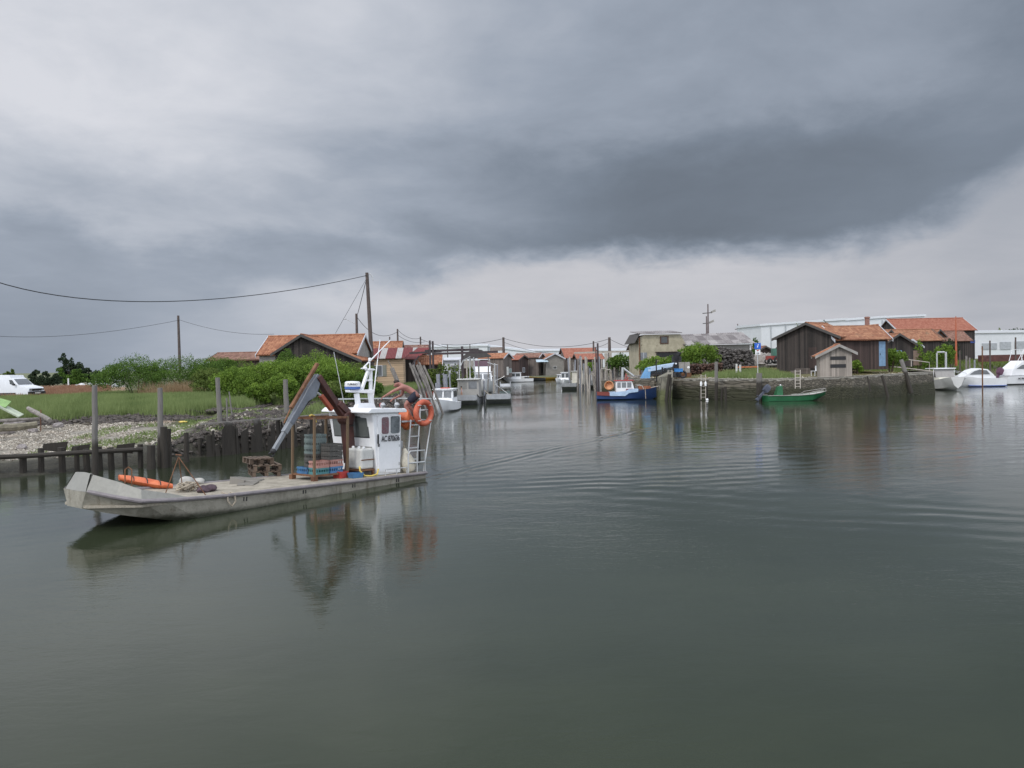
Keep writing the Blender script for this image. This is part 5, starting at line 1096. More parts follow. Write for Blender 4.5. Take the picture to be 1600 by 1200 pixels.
for a in [('slim pole rising behind the small cabin with the chimney pipe', 622.5, 514, 95, .12), ('slim pole above the maroon patched roof', 658, 526, 98, .11), ('short stub pole between the two slim poles', 610, 526, 100, .10),
          ('utility pole standing above the cabin with the white door', 787.5, 527, 160, .28), ('lattice-topped grey pole behind the east gantry beam', 953, 527, 150, .3), ('thin pole west of the lattice-topped pole', 928, 533, 160, .2), ('thin aerial pole over the white warehouse roof', 735, 538, 170, .12), ('faint thin pole at the west part of the white warehouse roof', 700, 538, 175, .12)]: pole(*a)
def cable(label, pts, r_=.02, n=14):
    """pts: three (u, v, Y): ends and lowest point; a sagging curve through them"""
    a, m_, b = [P(*q) for q in pts]; q = []
    for i in range(n+1):
        f = i/n; L0 = (1-f)*(1-2*f); L1 = 4*f*(1-f); L2 = f*(2*f-1); q.append(a*L0+m_*L1+b*L2)
    o = MB().tube(q, r_, 5).build('overhead_cable', m_cable, None, True); return tag(o, label, 'cable', 'overhead cables')
def mid(a, b, sag): return ((a[0]+b[0])/2, (a[1]+b[1])/2+sag, (a[2]+b[2])/2)
cable('thick overhead cable sagging from the tallest pole out over the marsh', [(-60, 419, 45), (262, 471, 57), (575, 430, 80)], .03, 24)
for lb, a, b, s, r_ in [('thin cable running west from the lone grey pole', (-60, 520, 60), (281, 500, 82), 14, .016), ('thin cable between the lone grey pole and the cabin roofs', (281, 500, 82), (428, 522, 77), 7, .016), ('guy wire sloping down from the tallest pole to the cabin ridge', (574, 433, 80), (524, 521, 76), 0, .018),
        ('short wire from the tallest pole to the lamp pole', (573, 434, 80), (559, 490, 82), 1, .03), ('cable drooping from the lamp pole towards the slim pole', (559, 497, 82), (622, 518, 95), 16, .025), ('cable between the two slim poles', (622, 516, 95), (658, 528, 98), 6, .022), ('lower cable between the two slim poles', (622, 524, 95), (664, 534, 98), 5, .022), ('cable from the slim pole to the gantry posts', (658, 530, 98), (720, 545, 96), 3, .025),
        ('long cable rising to the pole above the white door cabin', (690, 538, 120), (787, 529, 160), 4, .04), ('long cable falling east of the white door cabin pole', (788, 529, 160), (953, 529, 150), 13, .04), ('lower cable east of the white door cabin pole', (788, 535, 160), (860, 552, 155), 3, .035), ('cable from the lattice-topped pole to the derelict house', (953, 530, 150), (1000, 545, 110), 3, .035), ('lower cable at the lattice-topped pole', (928, 543, 155), (953, 534, 150), 2, .035)]: cable(lb, [a, mid(a, b, s), b], r_)
# ================================================================ middle: far cabins, warehouses, gantries, boats
GC = 'cabins at the head of the channel'
def fc(label, u, Y, rz, L, hw, vr, pitch, wall, roof, trim, ops=(), vb=580, over=(.3, .3)):
    l = gl(u, Y, 1.3); return cabin('oyster_cabin', label, l, R(rz), L, hw, H(vr, Y, 1.3), pitch, wall, roof, trim, over, False, ops, group=GC)
m_green = glassmat('green tinted pane', (.20, .30, .26), .2)
m_doorw = paint('white door', (.75, .75, .7), .5)
fc('grey brown gabled cabin with white door and orange roof', 793, 150, 150, 5, (1.5, 1.6), 551, (.55, .55), m_midb, m_tile, m_trim, [('f', -.35, .1, .7, 1.5, 'door', m_doorw), ('f', -1.35, .5, .7, .7, 'win', m_green), ('r', .6, .5, .8, .8, 'win', m_green), ('r', 2.3, .5, .8, .8, 'win', m_green)])
fc('small brown gabled cabin next to the white door cabin', 818, 156, 140, 4, (1.4, 1.4), 555, (.5, .5), m_brownb, m_tile2, m_trimd, [('f', -.3, .5, .5, .8, 'win')])
fc('cabin with dull brown roof and pale blue awning', 846, 159, 155, 5, (1.5, 1.6), 551, (.5, .5), m_midb, m_tilebr, m_trim, [('f', -.5, .2, .7, 1.3, 'door', m_black)])
aw = P(846, 562, 157); o = MB().hexa([(-1.0, -1.2, -.45), (1.3, -1.2, -.45), (1.0, 0, 0), (-1.1, 0, 0), (-1.0, -1.2, -.41), (1.3, -1.2, -.41), (1.0, 0, .04), (-1.1, 0, .04)]).build('awning', paint('pale blue awning', (.42, .52, .58), .6), loc=aw); tag(o, 'pale blue awning stretched from the dull brown roofed cabin', 'awning')
fc('cabin with clean orange roof between the awning and the grey gable', 866, 171, 160, 4, (1.6, 1.6), 552, (.4, .4), m_midb, m_tile2, m_trimd)
fc('grey gabled cabin with one small black window', 867, 157, 100, 6, (1.75, 1.75), 552, (.5, .5), paint('grey rendered boards', (.24, .225, .20), .85, 0, .15, 2), m_tile, m_trim, [('f', -.3, 1.0, .6, .45, 'win', m_black, m_whited)])
fc('large long red tiled cabin behind the grey gable', 879, 166, 6, 6.5, (2.3, 4.2), 544, (.45, .45), m_midb, m_tile2, m_trimd)
fc('low red tiled lean-to cabin east of the large red roof', 900, 150, 5, 4.5, (2, 2.6), 553, (.35, .35), m_brownb, m_tile2, m_trimd)
fc('small red roof just west of the derelict house', 986, 125, 4, 2.2, (1.3, 1.3), 539, (.45, .45), m_brownb, m_tile2, m_trimd)
# warehouses
def ware(label, u0, u1, vt0, vt1, vb, Y, dep=14, roofc=None, ribs=True, seams=()):
    x0, x1 = PX(u0, Y), PX(u1, Y); z0 = 1.2; t_ = thing('warehouse', label, 'warehouse', loc=(x0, Y, z0), group='white warehouses'); w = x1-x0; h0, h1 = H(vt0, Y, z0, u0), H(vt1, Y, z0, u1)
    mb = MB(); mb.hexa([(0, 0, -.5), (w, 0, -.5), (w, dep, -.5), (0, dep, -.5), (0, 0, h0), (w, 0, h1), (w, dep, h1+.3), (0, dep, h0+.3)]); mb.build('wall', m_wwall, t_)
    mb = MB(); mb.hexa([(-.3, -.3, h0), (w+.3, -.3, h1), (w+.3, dep, h1+.35), (-.3, dep, h0+.35), (-.3, -.3, h0+.5), (w+.3, -.3, h1+.5), (w+.3, dep, h1+1.0), (-.3, dep, h0+1.0)]); mb.build('roof', paint('white roof edge', (.62, .64, .67), .4, 0, .03, .2), t_)  # roof edge white is dulled in its colour to stand for haze
    for s in seams: mb = MB(); x = PX(s, Y)-x0; mb.box(x-.12, x+.12, -.16, 0, 0, min(h0, h1)); mb.build('downpipe', paint('grey pipe', (.38, .40, .42), .5), t_)
    return t_
ware('long low white warehouse behind the gantry', 668, 762, 543, 541, 575, 230); ware('white warehouse with bright sloping roof behind the white door cabin', 745, 835, 540, 551, 575, 235); ware('low white warehouse far behind the red cabins', 815, 1000, 549, 548, 575, 260)
o = MB().box(-2, 2, 0, .3, 0, 1.0).build('roof_box', paint('grey brown box', (.25, .2, .18), .8), loc=P(777, 548, 229)); tag(o, 'grey brown box on the sloping white warehouse roof', 'box')
# dark timber hangar roofs behind the gantry
l = gl(742, 108, 1.3); hg = thing('open_hangar', 'dark roofed open hangar with brown net curtain behind the flybridge yacht', 'hangar', loc=l); w = PX(764, 108)-PX(722, 108); hh_ = H(549, 108, 1.3, 742)
mb = MB(); mb.prism([(-w*.55, hh_-.9), (-w*.1, hh_+.3), (w*.25, hh_+.2), (w*.6, hh_-.6), (w*.6, hh_-.75), (-w*.55, hh_-1.05)], 0, 3, 'y'); mb.build('roof', m_trimd, hg)
MB().box(-w*.5, w*.5, 2.2, 2.8, 0, hh_-1.2).build('wall', m_brownb, hg); MB().box(-w*.45, w*.1, -.1, .0, hh_-2.2, hh_-1.2).build('canvas', paint('dirty canvas', (.3, .28, .25), .9), hg)
for x in (-w*.5, 0, w*.5): MB().bar((x, 0, -.2), (x, 0, hh_-.8), .14).build('post', m_pole, hg)
mb = MB(); mb.box(-1.2, 1.2, 0, 2, -.2, 2.6); hu = thing('white_hut', 'small white boarded hut behind the west bank bushes', 'hut', loc=gl(702, 100)); mb.build('wall', m_wwall, hu); MB().hexa([(-1.4, -.3, 2.6), (1.4, -.3, 2.6), (1.4, 2.2, 2.9), (-1.4, 2.2, 2.9), (-1.4, -.3, 2.7), (1.4, -.3, 2.7), (1.4, 2.2, 3.0), (-1.4, 2.2, 3.0)]).build('roof', m_trim, hu); MB().box(.2, .9, -.04, .02, 0, 2).build('door', m_pale, hu)
# --- gantry west
m_beam = paint('dark rusty beam', (.055, .042, .045), .7, 0, .3, 3); m_beamw = paint('bleached beam', (.42, .38, .33), .8, 0, .2, 3)
def gantry(label, beams, posts, Y, mb_, mp_, nm='gantry'):
    t_ = thing(nm, label, 'gantry', loc=(PX(beams[0][0], Y), Y, 0)); o = t_.location.copy()
    for u0, v0, u1, v1, th, dy in beams: MB().bar(P(u0, v0, Y+dy)-o, P(u1, v1, Y+dy)-o, th).build('beam', mb_, t_)
    for u, vt, th in posts: b = P(u, vt, Y)-o; MB().bar((b.x, b.y, .0), (b.x, b.y, b.z), th).build('post', mp_, t_)
    return t_
gantry('dark steel gantry with two long beams over the west bank', [(664, 548.5, 748, 546, .22, .3), (678, 553, 778, 549.5, .2, -1.2), (640, 552, 690, 549, .18, 2), (655, 556, 640, 574, .12, 0)], [(671.5, 532, .17), (676, 533, .17), (722, 541, .22)], 76, m_beam, m_beam)
# leaning stakes & thick posts on west bank
GL = 'leaning oyster stakes'
for lb, u0, v0, u1, v1, Y, r_ in [('leaning pale stake nearest the cream shed', 668, 640, 640, 567, 57, .07), ('leaning stake second from the cream shed', 674, 640, 645, 570, 57.5, .085), ('leaning stake in the middle of the row beside the cream shed', 680, 640, 651, 570, 58, .085), ('leaning stake fourth from the cream shed', 683, 636, 654.5, 571, 59, .075), ('leaning stake at the end of the row, nearest the white cabin boat', 689, 630, 661.5, 571, 60, .085), ('short leaning stake behind the row of leaning stakes', 676, 612, 655, 566, 64, .06), ('grey board leaning on the bank behind the man', 640, 640, 612, 575, 50, .13), ('thin pole slanting over the cream clapboard wall', 626, 600, 606, 563, 49.5, .03)]:
    a, b = P(u0, v0, Y), P(u1, v1, Y); o = MB().tube([Vector((0, 0, -.5))+(a-b)*.1, (b-a)*.5, b-a], r_, 8).build('leaning_stake', m_post, None, True, loc=a); tag(o, lb, 'stake', GL)
m_postg = paint('blue grey smooth pile', (.26, .27, .30), .7, 0, .2, 3)
for lb, u, vt, Y, r_ in [('thick pale grey pile behind the white cabin boat', 684, 585, 68, .16), ('thick grey pile nearest the child on the barge', 695, 585, 69, .19), ('short thick pile beside the thick grey pile', 681, 598, 67.5, .1), ('slanting thin pole next to the thick grey pile', 702, 583, 71, .08)]:
    z = ZV(vt, Y); o = MB().tube([(0.1, 0, -.5), (0, 0, z)], r_, 10).build('mooring_pile', m_postg, None, True, loc=(PX(u, Y), Y, 0)); tag(o, lb, 'pile', 'piles of the west bank')
chunkY = random.Random(8)
for i in range(7):
    u = 672+i*5.2; Y = 68+i*.5; x = PX(u, Y); z = hz(x, Y); mb = MB()
    for k in range(10): a = chunkY.uniform(-.35, .35); mb.bar((a, chunkY.uniform(-.2, .2), 0), (a+chunkY.uniform(-.15, .15), 0, chunkY.uniform(.8, 1.6)), .07)
    o = mb.build('red_rod_bundle', paint('rust red rods', (.24, .05, .035), .8, 0, .3, 5) if i == 0 else bpy.data.materials['rust red rods'], loc=(x, Y, z)); tag(o, 'bundle of rust red oyster rods standing behind the leaning stakes', 'bundle', 'rust red oyster rods')
for i, (u, vt, wd, Y, lb) in enumerate([(690, 566, 34, 72, 'green bush before the dark board cabin'), (712, 568, 34, 78, 'yellow green bush behind the gantry posts'), (735, 572, 30, 84, 'green bush between the hangar posts'), (672, 574, 22, 71, 'small bush behind the leaning stakes')]): bush(lb, u, vt, 600, wd, Y, m_leafo, n=1800, leaf=.16, group='bushes of the middle bank')
# --- boats
def loftboat(parent, st, hull, deck=None, name='hull'):
    mb = MB(); mb.loft([[(x, -bd, zd), (x, -bc, zc), (x, 0, zk), (x, bc, zc), (x, bd, zd)] for x, bd, zd, bc, zc, zk in st], cap0=True, cap1=True); h = mb.build(name, hull, parent, True)
    mb = MB(); mb.loft([[(x, -max(bd-.04, .01), zd-.03), (x, max(bd-.04, .01), zd-.03)] for x, bd, zd, *_ in st]); mb.loft([[(x, -max(bd-.04, .01), zd-.10), (x, max(bd-.04, .01), zd-.10)] for x, bd, zd, *_ in st]); mb.build('deck', deck or m_white, parent); return h
def railing(parent, paths, r_=.02, mat=None, name='rail'):
    mb = MB()
    for q in paths: mb.tube(q, r_, 6)
    return mb.build(name, mat or m_galv, parent, True)
def cabhouse(parent, x0, x1, w, z0, z1, wall, roof, slope=.25, wins=(), name='cabin', over=.12):
    """box cabin with sloped front; wins: (face, a0, a1, b0, b1, mat) as fractions"""
    mb = MB(); mb.hexa([(x0, -w, z0), (x1, -w, z0), (x1, w, z0), (x0, w, z0), (x0, -w*.94, z1), (x1-slope, -w*.94, z1), (x1-slope, w*.94, z1), (x0, w*.94, z1)]); c = mb.build(name, wall, parent, bevel=.02)
    MB().box(x0-over, x1-slope+over*1.6, -w-.04, w+.04, z1, z1+.07).build('cabin_roof', roof, parent, bevel=.02)
    for f, a0, a1, b0, b1, mt in wins:
        za, zb = z0+(z1-z0)*b0, z0+(z1-z0)*b1; mb = MB()
        if f == 'f':
            xa, xb = x1-slope*b0, x1-slope*b1; ya, yb = -w*.94+2*w*.94*a0, -w*.94+2*w*.94*a1; mb.hexa([(xa-.02, ya, za), (xa+.02, ya, za), (xa+.02, yb, za), (xa-.02, yb, za), (xb-.02, ya, zb), (xb+.02, ya, zb), (xb+.02, yb, zb), (xb-.02, yb, zb)])
        elif f == 'b': mb.box(x0-.02, x0+.02, -w*.94+2*w*.94*a0, -w*.94+2*w*.94*a1, za, zb)
        else:
            s_ = 1 if f == 'l' else -1; L_ = x1-x0-slope; xa, xb = x0+L_*a0, x0+L_*a1
            ya = w*(1-.06*b0); yb = w*(1-.06*b1); mb.hexa([(xa, s_*(ya-.03), za), (xb, s_*(ya-.03), za), (xb, s_*(ya+.015), za), (xa, s_*(ya+.015), za), (xa, s_*(yb-.03), zb), (xb, s_*(yb-.03), zb), (xb, s_*(yb+.015), zb), (xa, s_*(yb+.015), zb)])
        mb.build('cabin_window', mt, c)
    return c
def outboard(parent, x, z, mat, tilt=0.0, s=1.0, y=0):
    mb = MB(); mb.loft([[(cx-.16*k, y-.17*k, zz), (cx+.2*k, y-.15*k, zz), (cx+.2*k, y+.15*k, zz), (cx-.16*k, y+.17*k, zz)] for cx, k, zz in ((0, .8, .1), (0, 1, .2), (-.02, 1, .5), (-.03, .7, .62))], True, True, True); mb.box(-.07, .09, y-.06, y+.06, -.6, .12); mb.box(-.2, .14, y-.09, y+.09, -.42, -.39); mb.lathe([(.05, -.12), (.08, .0), (.05, .16)], (0, y, -.62), 8, 'x'); M = Matrix.Translation((x, 0, z)) @ Matrix.Rotation(tilt, 4, 'Y') @ Matrix.Scale(s, 4); mb.xf(M)
    return mb.build('outboard_motor', mat, parent, bevel=.01)
def atw(u, v): return G(u, v)
# white cabin boat near the man
b = thing('cabin_boat', 'small white cabin boat moored by the leaning stakes, bow to the open channel', 'boat', loc=atw(696, 642), rz=R(-97))
loftboat(b, [(-2.2, .85, .62, .8, .1, -.2), (-.5, .98, .66, .92, .1, -.25), (1.0, .95, .76, .80, .14, -.25), (2.0, .72, .88, .5, .22, -.22), (2.55, .35, .98, .2, .34, -.05), (2.78, .06, 1.02, .03, .5, .3)], m_white)
c = cabhouse(b, -1.0, .95, .78, .62, 1.66, m_white, m_white, .3, [('f', .06, .46, .42, .9, m_pale), ('f', .54, .94, .42, .9, m_pale), ('l', .1, .85, .42, .9, m_win), ('r', .1, .85, .42, .9, m_win)])
MB().box(-.6, .3, -.3, .3, 1.73, 1.80).build('roof_hatch', paint('red hatch', (.45, .1, .07), .6), b)
railing(b, [[(.9, .78, .78), (1.1, .8, 1.0), (2.2, .55, 1.15), (2.7, 0, 1.2), (2.2, -.55, 1.15), (1.1, -.8, 1.0), (.9, -.78, .78)]], .015)
# aluminium barges
def barge(label, loc, rz, L, B, cab=None, free=.55, hull=None, group='moored oyster barges'):
    b = thing('moored_barge', label, 'boat', loc=loc, rz=rz, group=group); hm = hull or m_alu; k = B/2
    mb = MB(); R_ = lambda x, y, zb, zt: [(x, -y, zt), (x, -y, zb+.08), (x, -y*.93, zb), (x, y*.93, zb), (x, y, zb+.08), (x, y, zt)]
    mb.loft([R_(-L/2, k*.96, -.3, free-.1), R_(0, k, -.35, free), R_(L*.32, k, -.30, free+.05), R_(L*.42, k, .0, free+.15), R_(L/2, k*.93, .42, free+.34)], cap0=True, cap1=True); mb.build('hull', hm, b)
    mb = MB(); mb.loft([[(x, -k*.93, z), (x, k*.93, z)] for x, z in ((-L/2+.1, free-.08), (0, free+.02), (L*.33, free+.07), (L*.47, free+.3))]); mb.build('deck', m_deck, b)
    for s_ in (1, -1): MB().tube([(-L/2, s_*k*.98, free-.08), (0, s_*k*1.02, free+.02), (L*.33, s_*k*1.02, free+.08), (L/2, s_*k*.95, free+.36)], .05, 6).build('rubbing_strake', m_rub, b, True)
    return b
A = barge('grey moored barge with a broad grey cabin and a child on deck', atw(733, 630), R(-92), 7.5, 2.2); cabhouse(A, -2.4, .7, 1.0, .5, 2.15, paint('grey cabin paint', (.33, .325, .31), .6, 0, .1, 2, stain=.3), m_whited, .05, [('f', .52, .92, .5, .9, m_pale), ('f', .06, .44, .5, .9, paint('grey shutter', (.22, .22, .21), .7))])
for i in range(8): MB().box(.6, .78, -.95+i*.25, -.85+i*.25, 2.2, 2.27).build('roof_block', m_white, A)
pass
mb = MB(); mb.tube([(-.4, -.9, 2.2), (-.4, -.85, 3.2), (-.4, -.5, 3.9), (-.4, .1, 4.2)], .05, 7); mb.tube([(-.5, .1, 2.2), (-.5, .1, 4.3)], .06, 7); mb.tube([(-.5, .6, 2.2), (-.5, .45, 4.2)], .06, 7); mb.build('davit_frame', m_galv, A, True)
Bg = barge('bare aluminium barge with a winch drum moored beside the grey cabin barge', atw(778, 628), R(-88), 7.5, 2.3); MB().lathe([(.15, -.5), (.5, -.5), (.5, -.45), (.3, -.44), (.3, .44), (.5, .45), (.5, .5), (.15, .5)], (-1.6, .75, 1.35), 16, 'y').build('winch_drum', m_alu, Bg, True)
MB().box(-1.9, -1.3, .2, 1.2, .5, .95).build('winch_base', m_greyc, Bg); mb = MB(); mb.tube([(-2.5, -.2, .5), (-2.5, -.2, 3.6)], .07, 7); mb.tube([(-2.5, -.2, 1.6), (.2, 1.0, .7)], .035, 6); mb.tube([(-2.5, -.9, 2.2), (-2.5, -.2, 1.9), (-2.5, .5, 2.2), (-2.5, .75, 2.35)], .03, 6); mb.tube([(-2.5, -.9, 3.7), (-2.5, -.2, 3.45), (-2.5, .1, 3.45)], .04, 6); mb.build('mast', m_galv, Bg, True)
for i, (x, y) in enumerate(((-.6, -.3), (-.2, .2), (.5, -.5), (1.0, .4))): o = thing('deck_gear', f'{("dark coil", "black box", "dark folded net", "small dark crate")[i]} lying on the bare aluminium barge', 'gear', M=Bg.matrix_world if False else Matrix.Translation(Bg.location) @ Matrix.Rotation(R(-88), 4, 'Z') @ T(x, y, .58)); mb = MB(); mb.ball((0, 0, .1), .28, .2, .14, 9, 6); mb.build('bundle', m_darkc, o)
rl = MB().tube([(0, 0, -.6), (0, 0, 2.0)], .08, 8).build('mooring_pile', m_postg, None, True, loc=atw(757, 628)); tag(rl, 'grey pile standing between the two moored barges', 'pile', 'piles of the west bank')
# child
ch = thing('person', 'small child in a pale lilac top walking on the grey cabin barge', 'person', loc=Vector(A.location)+Vector((-.55, -1.7, .60)), rz=R(190)); kk = .6
lg = [((0, .05, .50), (.08, .06, .28), (.02, .06, .05), (.10, .06, .03)), ((0, -.05, .50), (-.04, -.06, .27), (-.12, -.06, .06), (-.05, -.06, .03))]; ar = [((.0, .11, .74), (.02, .15, .60), (.08, .14, .48)), ((.0, -.11, .74), (-.06, -.15, .60), (-.02, -.15, .48))]
figure(ch, (0, 0, .52), (.01, 0, .70), (.02, 0, .82), (.03, 0, .89), (.035, 0, .97), ar, lg, m_skin2, .62)
skinned('top', [(0, 0, .47, (.115, .09)), (.005, 0, .60, (.09, .075)), (.01, 0, .75, (.105, .08))], [(0, 1), (1, 2)], m_lilac, ch, 1); MB().ball((.03, 0, .965), .075, .075, .07, 10, 7).build('hair', m_hair, ch, True)
# flybridge yacht
Y_ = thing('motor_yacht', 'white flybridge motor yacht moored behind the two barges', 'boat', loc=atw(754, 613), rz=R(-84))
loftboat(Y_, [(-4, 1.3, 1.0, 1.2, .1, -.3), (0, 1.5, 1.1, 1.35, .1, -.4), (2.2, 1.3, 1.35, .9, .2, -.3), (3.6, .7, 1.6, .35, .5, 0), (4.3, .05, 1.75, .03, .9, .6)], m_white); MB().box(-3.9, .5, -1.43, 1.43, .84, .92).build('blue_stripe', paint('navy stripe', (.03, .04, .18), .4), Y_)
cabhouse(Y_, -2.2, 1.6, 1.15, 1.05, 2.5, m_white, m_white, .8, [('f', .06, .46, .35, .85, m_pale), ('f', .54, .94, .35, .85, m_pale), ('l', .1, .8, .45, .85, m_win), ('r', .1, .8, .45, .85, m_win)]); MB().hexa([(-1.9, -1.0, 2.57), (.7, -1.0, 2.57), (.7, 1.0, 2.57), (-1.9, 1.0, 2.57), (-1.9, -1.05, 3.25), (.35, -1.05, 3.25), (.35, 1.05, 3.25), (-1.9, 1.05, 3.25)]).build('flybridge', m_white, Y_)
MB().hexa([(.3, -1.0, 3.25), (.38, -1.0, 3.25), (.38, 1.0, 3.25), (.3, 1.0, 3.25), (0, -.95, 3.95), (.06, -.95, 3.95), (.06, .95, 3.95), (0, .95, 3.95)]).build('flybridge_screen', paint('plum screen', (.10, .05, .07), .3), Y_); railing(Y_, [[(.05, -1, 3.25), (-.1, -1, 4.1), (-.1, 1, 4.1), (.05, 1, 3.25)]], .05, m_white, 'arch')
def motorboat(label, u, v, rz, L=5, B=1.8, hull=None, cab=True, h=1.0, name='motor_boat', group='small motor boats', free=.6, trim=None):
    b = thing(name, label, 'boat', loc=atw(u, v), rz=R(rz), group=group); k = B/2
    loftboat(b, [(-L/2, k*.88, free, k*.8, .08, -.15), (0, k, free+.03, k*.9, .08, -.2), (L*.28, k*.82, free+.14, k*.6, .15, -.2), (L*.43, k*.4, free+.25, k*.2, .3, -.05), (L/2, .04, free+.32, .02, .5, .3)], hull or m_white)
    if cab: cabhouse(b, -L*.15, L*.22, k*.72, free, free+h, m_white, m_white, .4, [('f', .06, .46, .4, .9, m_win), ('f', .54, .94, .4, .9, m_win), ('l', .08, .48, .4, .88, m_win), ('l', .54, .94, .4, .88, m_win), ('r', .08, .48, .4, .88, m_win), ('r', .54, .94, .4, .88, m_win)])
    return b
b = motorboat('long white launch with cabin, moored below the white door cabin', 806, 597, 178, 6.6, 2.0, h=1.15); MB().box(1.0, 1.8, -.4, .4, .6, 1.0).build('deck_box', m_white, b)
b = motorboat('long yellow flat boat moored at the head of the channel', 852, 593.5, 180, 6.5, 1.8, paint('yellow hull', (.52, .34, .05), .5, 0, .15, 2), False, free=.45)
motorboat('small white boat with blue tarp far behind the yellow boat', 856, 591, 170, 4, 1.6, h=.9)
motorboat('white cabin launch moored west of the grey posts', 884, 601, -100, 5, 1.9, h=1.3); motorboat('small white motor boat tied in front of the white cabin launch', 877, 598.5, -120, 3.6, 1.5, h=.8)
C1 = barge('pale aluminium barge behind the other, with narrow cream cabin', atw(901, 608), R(-112), 6.5, 2.2, group='aluminium barges by the grey posts'); cabhouse(C1, -2.2, -.4, .8, .5, 2.3, paint('cream cabin', (.55, .53, .46), .5), m_whited, .05, [('f', .5, .9, .5, .88, m_win), ('r', .2, .7, .45, .88, m_win)])
mb = MB(); mb.torus((.0, 0, 0), .26, .08, 'x', 20, 8); o = mb.build('lifebuoy', paint('dull red buoy', (.28, .06, .06), .6), None, True, loc=Vector(C1.location)+Vector((.55, -.6, 1.45))); tag(o, 'dull red ring hanging on the cream cabin of the aluminium barge', 'lifebuoy')
C2 = barge('grey aluminium barge with wide low cabin beside the blue boat', atw(911, 606), R(-84), 6, 2.6, group='aluminium barges by the grey posts', free=.7); cabhouse(C2, -1.6, .9, 1.15, .7, 2.1, paint('pale grey cabin', (.42, .42, .42), .6, 0, .1, 2), m_whited, .02, [('f', .38, .54, .5, .85, m_win), ('f', .76, .92, .45, .85, m_win), ('f', .5, .6, .08, .32, m_white)])
# blue boat with red cabin roof
b = thing('blue_boat', 'royal blue wooden boat with white cabin and red roof moored at the quay end', 'boat', loc=atw(979, 624), rz=R(-3)); Lb = 2.75
m_bl = paint('royal blue hull', (.03, .065, .18), .4, 0, .2, 1.5, stain=.15)
loftboat(b, [(-Lb, .62, .72, .55, .12, -.2), (-1.6, .9, .66, .8, .1, -.25), (0, 1.0, .72, .88, .1, -.3), (1.3, .85, .86, .6, .14, -.25), (2.2, .48, 1.0, .25, .3, -.1), (2.75, .08, 1.12, .03, .5, .2)], m_bl, paint('brown deck', (.25, .13, .07), .7))
for s_ in (1, -1):
    mb = MB(); mb.loft([[(x, s_*(y+.02), z0), (x, s_*(y+.03), z1), (x, s_*(y-.04), z1), (x, s_*(y-.04), z0)] for x, y, z0, z1 in ((-Lb, .62, .45, .74), (-1.75, .87, .40, .70), (-1.55, .90, .38, .70))], True, True, True); mb.build('wale', paint('red brown wale', (.22, .05, .04), .6), b)
    mb = MB(); mb.loft([[(x, s_*(y+.02), z0), (x, s_*(y+.03), z1), (x, s_*(y-.04), z1), (x, s_*(y-.04), z0)] for x, y, z0, z1 in ((-1.6, .90, .38, .72), (-.2, 1.0, .36, .80), (.15, .99, .62, .98), (1.0, .9, .72, 1.0))], True, True, True); mb.build('coaming', paint('pale blue paint', (.42, .55, .72), .5), b)
cabhouse(b, -1.0, .75, .72, .7, 1.72, m_white, paint('red cabin roof', (.36, .045, .04), .5), .3, [('f', .06, .46, .4, .88, m_pale), ('f', .54, .94, .4, .88, m_pale), ('r', .08, .3, .4, .88, m_pale), ('r', .36, .64, .4, .88, m_pale), ('r', .7, .97, .4, .88, m_pale), ('l', .1, .9, .4, .88, m_pale)])
railing(b, [[(.9, -.8, .9), (.9, -.8, 1.3), (1.35, -.78, 1.3), (1.5, -.75, .95)], [(.9, .8, .9), (.9, .8, 1.3), (1.35, .78, 1.3), (1.5, .75, .95)]], .03, m_whited); MB().box(1.1, 2.2, -.35, .35, .95, 1.2).build('cargo_box', paint('rust brown boards', (.26, .10, .05), .8, 0, .3, 3), b); MB().box(-.1, .5, -.76, -.70, .85, 1.0).build('red_bundle', paint('plum bundle', (.2, .06, .08), .8), b); MB().tube([(2.2, 0, 1.04), (3.3, 0, 1.22)], .05, 6).build('bowsprit', m_beamw, b)
tb = MB(); tb.lathe([(.2, 0), (.42, .03), (.5, .2), (.52, .55), (.46, .58), (.4, .2), (.25, .15)], n=20); o = tb.build('orange_dinghy', paint('light orange plastic', (.55, .26, .12), .5, 0, .12, 2), None, True); o.matrix_world = Matrix.Translation(Vector(b.location)+Vector((-1.55, -.35, 1.25))) @ Matrix.Rotation(R(75), 4, 'X') @ Matrix.Rotation(R(-20), 4, 'Y') @ Matrix.Scale(.82, 4); tag(o, 'round orange dinghy stood on edge at the stern of the blue boat', 'dinghy')
